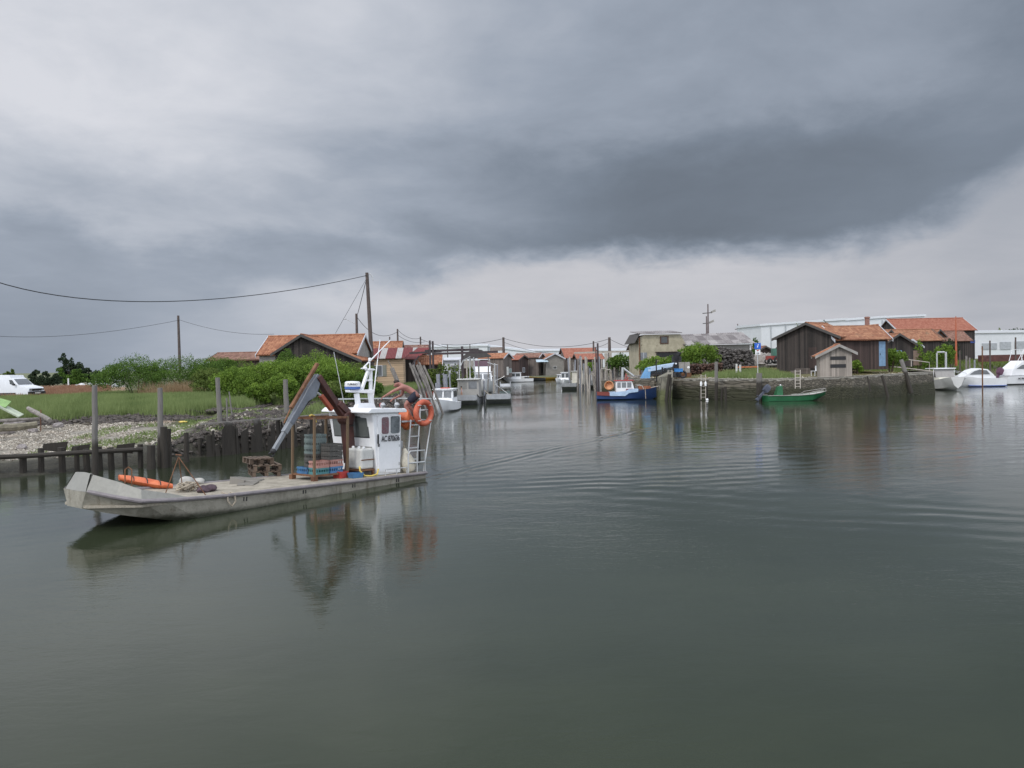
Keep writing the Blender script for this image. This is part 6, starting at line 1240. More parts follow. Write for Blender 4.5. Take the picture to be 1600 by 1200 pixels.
# grey post cluster, gantry east
gantry('bleached gantry beam on twin posts across the grey post cluster', [(897, 551.5, 1000, 548.5, .2, 0), (1000, 548.5, 1075, 545.5, .12, 2)], [(947, 552, .36), (953.5, 551, .32)], 100, m_beamw, m_beamw)
for lb, u, vt, r_ in (('dark rusty pole standing close before the bleached beam', 934.5, 537, .10), ('shorter rusty pole paired with the dark rusty pole', 931.5, 542, .06)): o = MB().tube([(0, 0, 0), (0, 0, ZV(vt, 89))], r_, 8).build('rusty_pole', m_beam, None, True, loc=(PX(u, 89), 89, 0)); tag(o, lb, 'pole')
rn = random.Random(21)
for i, (u, vt) in enumerate([(888, 560), (890.5, 557.5), (896, 566), (899, 562), (904, 560), (909, 558), (912, 568), (915, 563), (919, 572), (922, 575), (927, 570), (930, 566), (934, 566), (937, 575), (942, 577), (957, 570), (960, 574), (915, 557), (906, 570), (925, 580), (945, 580), (965, 578), (926, 562), (929.5, 558), (937, 557), (940.5, 561), (949, 566), (955, 562), (963, 561), (969, 572), (907, 556), (917, 559)]):
    Y = (111 if u < 902 else 96)+rn.uniform(0, 6); x = PX(u, Y); ln = rn.uniform(-.2, .35); o = MB().tube([(ln, 0, -.5), (0, 0, ZV(vt, Y))], rn.uniform(.07, .13), 7).build('mooring_post', m_postg if i % 3 == 0 else (m_beamw if i % 2 else m_post), None, True, loc=(x, Y, 0)); tag(o, 'bleached grey post in the cluster behind the aluminium barges and the blue boat', 'post', 'posts behind the aluminium barges')
for i, (u, v, w) in enumerate(((938, 577, 8), (946, 578, 7), (921, 584, 6))): 
    Y = 90; o = MB().tube([(0, 0, -.3), (0, 0, ZV(v, Y)-.2), (.1, 0, ZV(v, Y)), (w*Y/FPX, 0, ZV(v, Y)), (w*Y/FPX+.1, 0, ZV(v, Y)-.25)], .06, 7).build('bent_rail', m_beamw, None, True, loc=(PX(u, Y), Y, 0)); tag(o, 'bent pale handrail rising among the grey posts', 'handrail', 'bent handrails')
X, Y = scatter(5000, 10, 20, 84, 108, lambda X, Y, d, s: (d > .5) & (d < 9), 77); rubble('oyster_rubble', X, Y, .14, 78, 'grey heaps of old oyster gear behind the post cluster', paint('grey mixed gear', (.13, .12, .115), .9, 0, .5, 2, c2=(.3, .28, .26)))
for lb, u, vt, wd, Y, mt in [('dark green tree behind the twin bleached posts', 972, 553, 60, 100, m_leafd), ('green bush behind the grey post cluster', 925, 566, 30, 124, m_leafb), ('bush between the blue boat roof and the derelict house', 957, 560, 34, 103, m_leafd)]: bush(lb, u, vt, 588, wd, Y, mt, n=3000, leaf=.2, group='bushes by the derelict house')

for lb, a, b, sg_ in [('mooring line from the blue boat bow to the quay', (1028, 609, 75.5), (1046, 596, 76.5), 3), ('mooring line hanging from the blue boat side', (1008, 606, 74.2), (1009, 623, 74.0), 0), ('mooring line of the white cabin boat to the leaning stakes', (690, 632, 62), (678, 622, 60), 2), ('mooring line of the bare aluminium barge to the grey pile', (768, 617, 67), (757, 610, 69), 2)]:
    m_ = mid(a, b, sg_); o = MB().tube([P(*a), P(*m_), P(*b)], .025, 5).build('mooring_line', m_rope, None, True); tag(o, lb, 'rope', 'mooring lines')

motorboat('small white launch tucked behind the grey cabin barge', 738, 613, -95, 4.6, 1.7, h=1.2); motorboat('white launch with blue hull stripe beside the flybridge yacht', 768, 606, -88, 5, 1.8, h=1.1); motorboat('low grey skiff before the dull brown roofed cabin', 836, 594.5, 175, 4.2, 1.5, m_alu, False, free=.5)
motorboat('tiny white launch farthest up the channel before the small brown cabin', 822, 593.5, 150, 3.8, 1.5, h=.9)
rn = random.Random(33)
for i, (u, vt) in enumerate([(716, 566), (729, 560), (741, 571), (748, 563), (771, 575), (777, 570), (764, 559), (706, 572)]):
    Y = rn.uniform(76, 100); o = MB().tube([(rn.uniform(-.25, .25), 0, -.4), (0, 0, ZV(vt, Y, u))], rn.uniform(.045, .085), 7).build('thin_stake', (m_post, m_beamw, m_postg)[i % 3], None, True, loc=(PX(u, Y), Y, 0)); tag(o, 'thin bleached stake among the boats moored on the west side of the channel', 'stake', 'thin stakes among the west side boats')
# ================================================================ east quay
_LU[1] = True
m_quay = stonemat('quay masonry', (.13, .115, .088), 3.0, 5.2, (.024, .024, .012), 1.05)
qp = [(x*1.029, y*1.029) for x, y in [(11.6, 86), (12.5, 79.3), (15.0, 73.8), (20.8, 66.3), (28, 67.5), (37.2, 72.4), (39.5, 83)]]
qt = [1.7, 1.75, 1.78, 1.78, 1.82, 1.95, 2.0]
q = thing('quay_wall', 'old stone quay wall with dark weedy foot', 'quay wall', loc=(0, 0, 0)); cur = []
for i in range(len(qp)-1):
    a, b = Vector(qp[i]), Vector(qp[i+1]); n = int((b-a).length/.35)
    for k in range(n): f = k/n; cur.append((*(a.lerp(b, f)), qt[i]+(qt[i+1]-qt[i])*f))
cur.append((*qp[-1], qt[-1])); rg = []
for i, (x, y, z) in enumerate(cur):
    a, b = cur[max(0, i-1)], cur[min(len(cur)-1, i+1)]; n = Vector((b[1]-a[1], -(b[0]-a[0]), 0)).normalized(); p0 = Vector((x, y, 0))
    rg.append([p0+n*(.28+.03*random.uniform(-1, 1))+Vector((0, 0, -1)), p0+n*(.22+.04*random.uniform(-1, 1))+Vector((0, 0, .3)), p0+n*(.15+.04*random.uniform(-1, 1))+Vector((0, 0, .9)), p0+n*(.10+.03*random.uniform(-1, 1))+Vector((0, 0, 1.4)), p0+n*.06+Vector((0, 0, z+.02+random.uniform(-.02, .02))), p0-n*.5+Vector((0, 0, z+.03))])
mb = MB(); mb.loft(rg); mb.build('masonry', m_quay, q)
mb = MB(); mb.loft([[g[4]+Vector((0, 0, -.14))+((g[0]-g[5]).normalized()*.05), g[4]+((g[0]-g[5]).normalized()*.05)+Vector((0, 0, .015)), g[5]+Vector((0, 0, .02))] for g in rg[:-8]]); mb.build('coping', paint('pale worn coping', (.27, .255, .22), .85, 0, .4, 2, stain=.4), q)
# sloping slab at the quay end, timbers
def qpt(u, v, Y): return P(u, v, Y)
sl = thing('quay_buttress', 'sloping concrete buttress with weed at the corner of the quay', 'buttress', loc=(*XY(1032, 73.8), 0)); o_ = sl.location
mb = MB(); a = PX(1030, 73.8)-o_.x; b2 = PX(1047, 73.8)-o_.x; mb.hexa([(a-.2, -.6, -.8), (b2-.1, -.9, -.8), (b2, 3, -.8), (a, 3, -.8), (a+.35, .5, 2.0), (b2+.3, .2, 2.45), (b2+.3, 3, 2.45), (a+.35, 3, 2.0)]); mb.build('slab', stonemat('weedy concrete', (.17, .16, .12), .9, .9, (.05, .055, .02), .9), sl)
MB().hexa([(-4.6, 6.5, -.8), (-.2, 2.6, -.8), (-.2, 6, -.8), (-4.2, 9, -.8), (-4.6, 6.7, 1.66), (-.1, 2.7, 1.74), (-.1, 6, 1.74), (-4.2, 9, 1.66)]).build('low_wall', m_quay, sl)
GT = 'quay timbers'
for lb, u, vt, vb, Y, r_, ut in [('black timber slanting down the buttress', 1040, 585, 628, 72.9, .16, 1046), ('thin black timber beside the slanting one', 1046, 590, 626, 72.8, .08, 1049), ('black timber left of the mooring ladder on the quay', 1094, 602, 625, 73.3, .12, 1096), ('black timber under the white fender', 1104, 600, 625, 72.9, .13, 1103), ('tall grey post standing on the quay edge by the grass', 1119, 565, 625, 72.3, .15, 1119), ('black timber leaning on the rubble section', 1127, 606, 626, 71.9, .1, 1129), ('short black timber on the rubble section', 1134, 604, 624, 71.6, .12, 1133), ('tall pale mooring post below the blue sign', 1186, 583, 626, 71.0, .24, 1186), ('dark timber crossing the quay east of the hut', 1388, 587, 618, 78.6, .12, 1378), ('pale plank slanting into the water at the quay corner', 1424, 562, 609, 82.5, .18, 1408), ('thin pale stake leaning on the quay east of the hut', 1360, 588, 606, 76.4, .07, 1355)]:
    a, b = P(u, vb, Y), P(ut, vt, Y); a.z = max(a.z, -.3); o = MB().tube([(0, 0, -.3), (b-a)*.5, b-a], r_, 7).build('quay_timber', m_pile if 'pale' in lb or 'grey' in lb else m_dark, None, True, loc=a); tag(o, lb, 'timber', GT)
def ladder(label, u, vt, vb, Y, w=.42, n=6, lean=.35, mat=None):
    a, b = P(u, vb, Y), P(u, vt, Y+lean); t_ = thing('quay_ladder', label, 'ladder', loc=a, group='ladders on the quay'); d = b-a
    for s_ in (-1, 1): MB().tube([(s_*w/2, 0, 0), d+Vector((s_*w/2, 0, 0))], .035, 6).build('stile', mat or m_beamw, t_)
    for i in range(n): f = (i+.6)/n; MB().tube([d*f+Vector((-w/2, 0, 0)), d*f+Vector((w/2, 0, 0))], .025, 6).build('rung', mat or m_beamw, t_)
ladder('pale ladder hanging over the quay before the big black cabin', 1246.5, 578, 607, 71.9, .42); ladder('short white ladder top standing on the quay by the upturned blue boat', 1047, 578, 594, 73.2, .36, 4, .1); ladder('dark ladder between two timbers below the white fenders', 1099, 585, 624, 72.2, .4, 7)
for i, u in enumerate((1095.5, 1102.5)): o = MB().lathe([(.03, 0), (.09, .06), (.1, .3), (.05, .42), (.02, .45)], n=10).build('white_fender', m_white, None, True, loc=P(u, 604, 72.0)); tag(o, ('white fender hanging at the dark quay ladder, nearer the buttress', 'white fender hanging at the dark quay ladder, nearer the sign')[i], 'fender', 'white quay fenders')
for i, (u, v) in enumerate(((1366, 620), (1105, 625.5))): o = MB().ball((0, 0, .04), .13).build('mooring_buoy', m_white, None, True, loc=G(u, v)); tag(o, ('small white buoy floating before the quay corner', 'tiny white float at the foot of the dark ladder')[i], 'buoy')
# sign
s_ = thing('quay_sign', 'blue square sign above a white plate on a pole at the quay edge', 'sign', loc=(*XY(1184, 74), hz(*XY(1184, 74)))); z0 = s_.location.z
MB().tube([(0, 0, -.2), (0, 0, ZV(537, 74)-z0)], .04, 8).build('pole', m_galv, s_)
zb, zt = ZV(545.5, 74)-z0, ZV(536, 74)-z0; m_sblue = paint('sign blue', (.02, .12, .55), .4, 0, .05, 2); b_ = MB().box(-.27, .27, -.07, -.045, zb, zt).build('blue_panel', m_sblue, s_)
mb = MB(); mb.prism([(-.06, zb+.12), (.06, zb+.2), (.0, zb+.27), (.10, zb+.36), (.04, zb+.44), (.0, zb+.40), (.03, zb+.35), (-.07, zb+.27), (-.02, zb+.20), (-.09, zb+.16)], -.078, -.07, 'y'); mb.build('white_symbol', m_white, b_)
zb2, zt2 = ZV(554, 74)-z0, ZV(546.5, 74)-z0; w_ = MB().box(-.22, .22, -.07, -.045, zb2, zt2).build('white_panel', m_white, s_)
MB().prism([(-.13, zt2-.02), (.13, zt2-.02), (0, zt2-.15)], -.078, -.07, 'y').build('red_triangle', m_red, w_); MB().box(-.12, .12, -.078, -.07, zb2+.06, zb2+.1).box(-.1, .1, -.078, -.07, zb2+.14, zb2+.17).build('text_line', m_ink, w_)
# derelict house
_LU[1] = False
Yd = 92; zd = 2.1; l = (*XY(1072, Yd), zd)
dh = thing('derelict_house', 'derelict cream rendered house with long corrugated grey roof', 'house', loc=(PX(998, Yd), Yd, zd), rz=R(2))
m_rend = paint('stained cream render', (.50, .42, .24), .85, 0, .15, 1.0, c2=(.58, .51, .33), stain=.0); mt_, t, p, ob = begin('peeling render'); n1 = t.noise(ob, 1.1, 6, .75); n2 = t.noise(ob, 4.0, 5, .7)
cc = t.mix(t.ramp(n1, .35, .65), (.45, .41, .30), (.32, .29, .21)); cc = t.mix(t.ramp(n2, .58, .68), cc, (.15, .12, .08)); t.L.new(cc, p.inputs['Base Color']); p.inputs['Roughness'].default_value = .9
m_corrg, t, p, ob = begin('grey corrugated sheet'); x = t.sep(ob)[0]; z = t.sep(ob)[2]; wn = t.new('ShaderNodeTexWhiteNoise', noise_dimensions='2D'); t.L.new(t.comb(t.math('FLOOR', t.math('DIVIDE', x, .9)), t.math('FLOOR', t.math('DIVIDE', z, .6)), 0.0), wn.inputs['Vector']); n1 = t.noise(t.map(ob, (6, 2, .8)), 1.0, 5, .7)
cc = t.mix(t.ramp(t.math('ADD', t.math('MULTIPLY', wn.outputs[0], .4), t.math('MULTIPLY', n1, .7)), .3, .9), (.14, .125, .125), (.37, .35, .34)); t.L.new(cc, p.inputs['Base Color']); p.inputs['Roughness'].default_value = .8
mc = lambda u, dy=0: PX(u, Yd+dy)-PX(998, Yd)
hr = H(522, Yd, zd); w1 = mc(1072); wall_h = H(551, Yd, zd)
mb = MB(); mb.prism([(0, -.3), (0, hr-.45), (mc(1008), hr-.1), (mc(1064), hr-.1), (w1, H(538, Yd, zd)), (w1, -.3)], 0, 6, 'y'); mb.build('gable_wall', mt_, dh)
def csheet(name, a, b, c, d, par, mat, n, th=.05, amp=.03):
    a, b, c, d = map(Vector, (a, b, c, d)); nn = (b-a).cross(d-a).normalized(); nn = nn if nn.z > 0 else -nn; lo, hi = [], []
    for i in range(n*4+1): f = i/(n*4); w = nn*amp*math.sin(i*PI/2); lo.append(a.lerp(b, f)+w); hi.append(d.lerp(c, f)+w)
    mb = MB(); e = nn*th; mb.loft([lo, hi, [q-e for q in hi], [q-e for q in lo], lo]); return mb.build(name, mat, par)
r0, r1 = H(523, Yd+4, zd, 1060), H(518.5, Yd+4, zd, 1164); e0, e1 = H(538.5, Yd, zd, 1070), H(535.5, Yd, zd, 1180)
csheet('roof', (mc(1070)-.1, -.35, e0), (mc(1181), -.35, e1), (mc(1164, 4), 4, r1), (mc(1058, 4), 4, r0), dh, m_corrg, 36)
csheet('roof', (mc(991), -.5, H(536, Yd, zd)), (mc(991), 6.2, H(536, Yd, zd)), (mc(1000), 6.2, hr+.1), (mc(1000), -.4, hr+.12), dh, m_trimd, 8)
csheet('roof', (mc(998), -.4, hr+.06), (mc(1066), -.4, hr+.08), (mc(1066), 5, hr+.5), (mc(998), 5, hr+.45), dh, m_corrg, 20)
MB().box(w1, mc(1178), .2, 6, -.3, e0-.1).build('side_wall', paint('grey render', (.27, .26, .245), .85, 0, .15, 1.2, stain=.3), dh)
f_ = MB().box(mc(1032), mc(1045.5), -.06, .02, H(538, Yd, zd), H(526, Yd, zd)).build('window', paint('dark brown frame', (.09, .05, .035), .7), dh); MB().box(mc(1034), mc(1043.5), -.075, 0, H(536.5, Yd, zd), H(527.5, Yd, zd)).build('window_pane', m_win, f_)
d_ = MB().box(mc(1001), mc(1011), -.06, .02, -.2, H(551, Yd, zd)).build('door', m_pale, dh); MB().box(mc(1005.6), mc(1006.4), -.08, 0, -.2, H(551, Yd, zd)).build('door_bar', m_trim, d_)
MB().box(mc(1026), mc(1062), -.05, .03, H(559, Yd, zd), H(551.5, Yd, zd)).build('opening_shade_panel', m_black, dh); MB().box(mc(1026)-.12, mc(1062), -.12, -.02, H(551.5, Yd, zd), H(550.3, Yd, zd)).build('lintel', m_brownb, dh)  # black box painted as the shaded inside, wall behind is closed
MB().tube([(mc(999.5), -.15, -.2), (mc(999.5), -.15, hr-.4)], .07, 7).build('downpipe', m_rust, dh); MB().box(mc(1174), mc(1176), .05, .2, -.2, e0-.2).build('corner_post', m_white, dh)
# lamp masts
_LU[1] = True
def lampmast(label, u, vt, Y, arms):
    z0 = 3; x = PX(u, Y); t_ = thing('lamp_mast', label, 'lamp mast', loc=(x, Y, z0), group='floodlight masts'); h = ZV(vt, Y)-z0; MB().tube([(0, 0, -.5), (0, 0, h)], .22, 8, rs=[.26, .16]).build('mast', paint('rust grey mast', (.13, .10, .10), .6) if 'rust grey mast' not in bpy.data.materials else bpy.data.materials['rust grey mast'], t_, True)
    for v, a, b in arms: z = ZV(v, Y)-z0; MB().bar((a, 0, z), (b, 0, z+.15), .2).build('crossarm', m_trimd, t_); MB().hexa([(b-.1, -.5, z), (b+.9, -.5, z+.4), (b+.9, .4, z+.4), (b-.1, .4, z), (b-.2, -.5, z+.5), (b+.8, -.5, z+.95), (b+.8, .4, z+.95), (b-.2, .4, z+.5)]).build('floodlight', m_cem, t_)
lampmast('tallest floodlight mast with one crossarm behind the corrugated roof', 1107.5, 475, 210, [(489.5, -1.4, 1.0)]); lampmast('second floodlight mast close beside the tallest', 1105, 494, 216, [(505.5, -1.0, 1.0)]); lampmast('small far floodlight mast over the east end of the corrugated roof', 1153.5, 506, 240, [(514.5, -.8, .9)])
# vegetation and heaps before the house
for a in [('large green bush in front of the corrugated roof', 1092, 537, 582, 80, 86, m_leafb, 9000), ('green bush under the cream gable', 1024, 557, 588, 76, 84, m_leafb, 6000), ('dark bush beside the cream gable wall', 1056, 555, 586, 50, 88, m_leafd, 4500), ('dark ragged bush at the foot of the oyster heap', 1148, 552, 580, 44, 90, m_leafd, 3500)]: bush(*a[:7], n=a[7], leaf=.15, group='bushes by the derelict house')
mb = MB(); r = random.Random(6); dw = PX(1180, 89)-PX(1112, 89)
for i in range(1500):
    f = r.random(); top = H(541+6*f+r.uniform(-1, 4), 89, 2.5); z = r.uniform(.1, max(.3, top)); b = len(mb.v); mb.ball((f*dw, r.uniform(-1.6, .6)*(1-z/4), z), r.uniform(.07, .2), .12, r.uniform(.05, .13), 6, 4)
    for k in range(b, len(mb.v)): mb.v[k] = tuple(c+r.uniform(-.06, .06) for c in mb.v[k])
o = mb.build('oyster_heap', paint('dark oyster heap', (.055, .05, .048), .9, 0, .6, 3, c2=(.17, .155, .145)), loc=(*XY(1112, 89), 2.4), fix=False); tag(o, 'long dark heap of old oyster collectors under the corrugated roof', 'heap')
mb = MB()
for i in range(420): b = len(mb.v); mb.ball((r.uniform(-2.4, 2.4), r.uniform(-.8, .8), r.uniform(.1, 1.0)), r.uniform(.06, .24), .12, r.uniform(.05, .13), 6, 4)
mb.jitter(.05); o = mb.build('rusty_heap', paint('rusty dark heap', (.06, .035, .03), .9, 0, .5, 3, c2=(.13, .07, .05)), loc=gl(1090, 83), fix=False); tag(o, 'rusty brown heap of metal below the large green bush', 'heap')
# grass on the quay
X, Y = scatter(42000, 14, 46, 67, 95, lambda X, Y, d, s: (d > 1.2) & (s >= nL+3) & (s < nL+11) & (lump(X, Y, 6, 120)+.15 > 0), 121); tag(blades('quay_grass', X, Y, .13, .05, leafmat('short dry quay grass', (.15, .13, .055), (.33, .29, .14)), seed=122, lean=.8), kind='stuff', label='short dry grass on the quay')
X, Y = scatter(7000, 18.5, 26, 68, 80, lambda X, Y, d, s: (d > .6) & (X < 24.5), 123); tag(blades('tall_quay_grass', X, Y, .5, .04, m_grass, seed=124), kind='stuff', label='taller green grass on the quay before the rusty heap')
# things on the quay
ub = thing('upturned_boat', 'light blue hull lying on its side on the quay end', 'boat', loc=(*XY(1003, 79), 1.85)); w = PX(1056, 79)-PX(1003, 79); m_lb = paint('light blue hull', (.16, .36, .62), .5, 0, .15, 1.2, stain=.2); m_lbt = paint('pale blue bottom', (.40, .52, .68), .5, 0, .15, 1.2)
mb = MB(); mb.loft([[(-.2, 0, 0), (.35, 0, 1.0), (.9, 1.2, .95), (.3, 1.6, 0)], [(.75, -.08, 0), (.85, -.05, 1.02), (1.2, 1.2, 1.05), (.9, 1.6, 0)]], True, True, True); mb.build('bow', m_lb, ub)
mb = MB(); mb.loft([[(.6, -.06, .62), (.6, -.02, 1.03), (.7, 1.2, 1.05), (.7, 1.4, .2)], [(w*.6, -.15, .85), (w*.6, -.1, 1.2), (w*.6, 1.2, 1.25), (w*.6, 1.4, .3)], [(w+.1, -.2, 1.15), (w+.1, -.18, 1.42), (w+.1, 1.1, 1.45), (w+.1, 1.4, .6)]], True, True, True); mb.build('hull', m_lbt, ub)
mb = MB(); mb.box(.9, w*.9, .1, .2, .30, .42); mb.box(1.2, w*.7, 0, .1, .5, .56); mb.build('trestle', m_beam, ub)
for i, u in enumerate((1025.5, 1035, 1039)): o = MB().tube([(0, 0, -.3), (0, 0, ZV((561, 574, 575)[i], 77.5)-1.8)], (.06, .09, .11)[i], 7).build('iron_post', m_black, None, True, loc=(*XY(u, 77.5), 1.8)); tag(o, ('thin tall black post before the light blue hull', 'short black post before the light blue hull', 'thick short black post next to the short one')[i], 'post', 'black posts by the blue hull')
cz = thing('black_crane', 'old black hand crane standing on the quay', 'crane', loc=(*XY(1057, 77), 1.9)); h = ZV(555, 77)-1.9
MB().lathe([(.4, 0), (.35, .4), (.25, .5), (.2, h*.7), (.3, h*.8), (.32, h)], n=12).build('column', m_black, cz, True); mb = MB(); mb.bar((0, 0, h*.85), (.25, -.2, h+.25), .3); mb.bar((-.15, 0, h*.6), (-.45, -.1, h*.3), .18); mb.box(-.4, .45, -.2, .2, h*.68, h*.95); mb.build('jib', m_black, cz); MB().ball((-.1, -.3, h*.62), .09).build('white_knob', m_white, cz)
gb = thing('grey_cabinet', 'grey box cabinet beside the old black crane', 'cabinet', loc=(*XY(1070, 79), 1.95)); MB().box(-.55, .5, 0, .8, .35, H(566, 79, 1.95)).build('body', m_cem, gb, bevel=.02); MB().box(-.02, .0, -.02, 0, .4, 1.6).build('door_joint', m_trimd, gb); MB().ball((.35, -.02, .85), .13, .03, .13).build('white_dial', m_white, gb); MB().box(-.7, .6, -.1, .9, -.2, .35).build('plinth', m_rust, gb)
o = MB().box(-.35, .35, -.25, .25, 0, .28).box(-.37, .37, -.27, .27, .24, .3).build('blue_tub', paint('bright blue tub', (.04, .2, .5), .5), loc=(*XY(1060, 76.2), 2.45)); tag(o, 'bright blue tub perched beside the black crane', 'tub')
mb = MB(); mb.torus((0, 0, .3), .28, .1, 'y', 18, 8); o = mb.build('tyre', m_black, None, True, loc=(*XY(1067, 76.3), 1.9)); tag(o, 'black tyre leaning beside the blue tub on the quay', 'tyre')
af = thing('pipe_frame', 'pale bent pipe frame behind the blue boat cabin', 'frame', loc=(*XY(972, 80), 1.4)); MB().tube([(0, 0, 0), (.05, 0, ZV(574, 80)-1.4)], .12, 8).build('upright', m_galv, af); MB().tube([(.05, 0, ZV(574, 80)-1.45), (PX(990, 80)-PX(972, 80), 0, ZV(588, 80)-1.4)], .10, 8).build('brace', m_galv, af)
o = MB().bar((-.2, 0, 0), (0, 0, 1.1), .05).bar((.2, 0, 0), (.05, 0, 1.0), .05).bar((-.3, .1, .3), (.3, .1, .7), .05).build('red_stand', m_red, loc=(*XY(978, 77.5), 1.3)); tag(o, 'thin red metal frame behind the blue boat', 'frame')
for i, (u, v) in enumerate(((1151, 572), (1156.5, 570))): o = MB().tube([(0, 0, -.2), (0, 0, ZV(v, 79)-hz(*XY(u, 79)))], .1, 8).build('white_bollard', m_whited, loc=gl(u, 79)); tag(o, ('white post in the quay grass, the lower of two', 'white post in the quay grass, nearer the orange strip')[i], 'bollard', 'white posts in the quay grass')
o = MB().box(-1.1, 1.1, -.1, .1, 0, .12).build('orange_plank', paint('orange plank', (.55, .18, .07), .7), loc=gl(1168, 86)); o.location.z += .25; tag(o, 'orange strip lying at the edge of the quay path', 'plank')
# --- big black cabin
l = (*XY(1262, 81), 2.55); zc = 2.55
cb_ = cabin('black_cabin', 'big tarred black cabin with sagging orange roof on the quay', l, R(47), 4.4, (3.0, 2.9), H(504.5, 81, zc), (.42, .44), m_blackb, m_tileold, m_trimd, (.35, .3), True, [('f', -.9, 0, .8, 1.9, 'door', m_brownb)], sag=.0)
l = (*XY(1369, 85), 2.6); zc = 2.6
cabin('long_cabin', 'long dark cabin with old orange roof and light blue door behind the small hut', l, R(186.5), 5.0, (1.95, 1.95), H(508, 85, zc), (.6, .6), m_brownb, m_tileold, m_trim, (.25, .35), True, [('l', .25, 0, .62, 2.25, 'door', m_trimb), ('f', -.3, .9, .5, .75, 'win', m_pale, m_trimb), ('f', .9, 1.2, .5, .9, 'slot')], sag=.12)
o = MB().box(-.16, .16, -.16, .16, -.5, 1.0).box(-.2, .2, -.2, .2, .85, .95).build('chimney', paint('brick chimney', (.28, .15, .12), .85, 0, .2, 5), loc=P(1355, 504, 85)+Vector((0, 0, -.45))); tag(o, 'slim brick chimney on the long dark cabin', 'chimney')
# small hut
Yh = 76.2; zh = hz(*XY(1303, Yh))-.02; hw_ = (PX(1331, Yh)-PX(1276, Yh))/2
sh = cabin('board_hut', 'small silver grey board hut with two dark slots at the quay edge', (*XY(1311, Yh), zh), R(78), 1.9, (1.55, 1.05), H(538.5, Yh, zh), (.5, .5), m_greyb, m_tile, m_cem, (.25, .38), True, [('f', -.55, 1.55, 1.25, .30, 'slot'), ('f', -.55, .88, 1.25, .30, 'slot')])
ch_ = thing('white_chair', 'white plastic chair beside the small board hut', 'chair', loc=gl(1273.5, 77.5), rz=R(200))
MB().box(-.25, .25, -.25, .25, .42, .46).build('seat', m_white, ch_); MB().box(-.25, -.21, -.25, .25, .46, .9).build('backrest', m_white, ch_)
for a in (-.22, .22):
    for b2 in (-.22, .22): MB().box(a-.02, a+.02, b2-.02, b2+.02, 0, .42).build('leg', m_white, ch_)
o = MB().box(-.9, .9, -.3, .3, 0, .3).box(-.5, .7, -.32, .2, .3, .5).build('timber_pile', m_midb, loc=gl(1252, 79.5)); tag(o, 'low pile of grey timber against the big black cabin', 'pile')
bush('green shrub between the long dark cabin and the fence', 1391, 543, 572, 50, 88, m_leafb, 6000, .13, group='shrubs on the quay'); bush('weeds at the foot of the long dark cabin wall', 1338, 562, 576, 24, 81, m_leafb, 1800, .12, group='shrubs on the quay')
# green skiff
b = thing('green_skiff', 'green open skiff with steering console and grey outboard below the quay', 'boat', loc=G(1241, 626), rz=R(4)); m_gr = paint('bright green hull', (.018, .115, .045), .4, 0, .2, 2)
loftboat(b, [(-2.45, .75, .48, .7, .02, -.12), (0, .85, .46, .8, .02, -.15), (1.2, .8, .52, .68, .03, -.12), (2.0, .55, .62, .38, .25, .1), (2.6, .22, .74, .1, .5, .4)], m_gr, m_whited)
for s_ in (1, -1): MB().tube([(-2.45, s_*.77, .49), (0, s_*.87, .47), (1.2, s_*.82, .53), (2.0, s_*.57, .63), (2.62, s_*.22, .75)], .035, 6).build('gunwale', m_cem, b, True)
MB().hexa([(-1.65, -.3, .4), (-1.05, -.3, .4), (-1.05, .3, .4), (-1.65, .3, .4), (-1.4, -.28, 1.15), (-1.1, -.28, 1.25), (-1.1, .28, 1.25), (-1.4, .28, 1.15)]).build('console', m_gr, b); MB().ball((-1.15, 0, 1.3), .07).build('console_light', m_white, b)
railing(b, [[(.9, -.78, .55), (1.2, -.76, .72), (2.0, -.55, .84), (2.55, -.2, .96), (2.6, .2, .96), (2.0, .55, .84), (1.2, .76, .72), (.9, .78, .55)], [(1.6, -.68, .56), (1.6, -.66, .79)], [(2.1, -.5, .66), (2.1, -.5, .86)], [(2.6, -.2, .74), (2.6, -.2, .96)]], .025, m_cem); outboard(b, -2.62, .72, paint('slate outboard', (.07, .08, .11), .4, 0, .2, 3), .75, 1.25)
# --- behind: warehouses, cabins, fence
ware('tall white warehouse behind the big black cabin', 1190, 1322, 509.5, 500, 560, 190, 20, seams=(1205, 1228)); ware('taller white warehouse block rising behind the long cabin', 1318, 1382, 501.5, 496.5, 560, 200, 20, seams=(1356, 1379)); ware('white warehouse with sloping white roof edge behind the long red roof', 1380, 1445, 497, 494, 560, 205, 16); ware('long white workshop with grey doors at the east end', 1505, 1680, 521, 518.5, 560, 170, 14)
wl = bpy.data.objects['warehouse.006'] if 'warehouse.006' in bpy.data.objects else None
for lb, u0, u1, v0, v1, mt in [('door', 1535, 1558, 536, 546, paint('grey loading door', (.34, .36, .38), .5)), ('door', 1563, 1580, 534, 546, paint('grey shutter door', (.36, .38, .40), .5)), ('door', 1586, 1606, 533, 546, bpy.data.materials['grey loading door']), ('window', 1506, 1518, 536, 544, m_pale)]:
    if wl: a, c_ = P(u0, v1, 169.8)-wl.location, P(u1, v0, 169.8)-wl.location; MB().box(a.x, c_.x, -.15, .05, a.z, c_.z).build(lb, mt, wl)
GR = 'tarred cabins with tiled roofs east of the quay'
def rc(label, u, Y, rz, L, hw, vr, pitch, wall=None, roof=None, trim=None, ops=(), z0=2.6, over=(.3, .3), name='tarred_cabin'): return cabin(name, label, (*XY(u, Y), z0), R(rz), L, hw, H(vr, Y, z0), pitch, wall or m_blackb, roof or m_tileold, trim or m_trimd, over, True, ops, group=GR)
rc('long red tiled hall with blue eaves rising above the tarred cabins', 1388, 142, 3, 12.9, (3.8, 3.8), 499, (.55, .55), m_blackb, m_tile2, m_trim, name='tiled_hall'); hall = bpy.data.objects['tiled_hall']
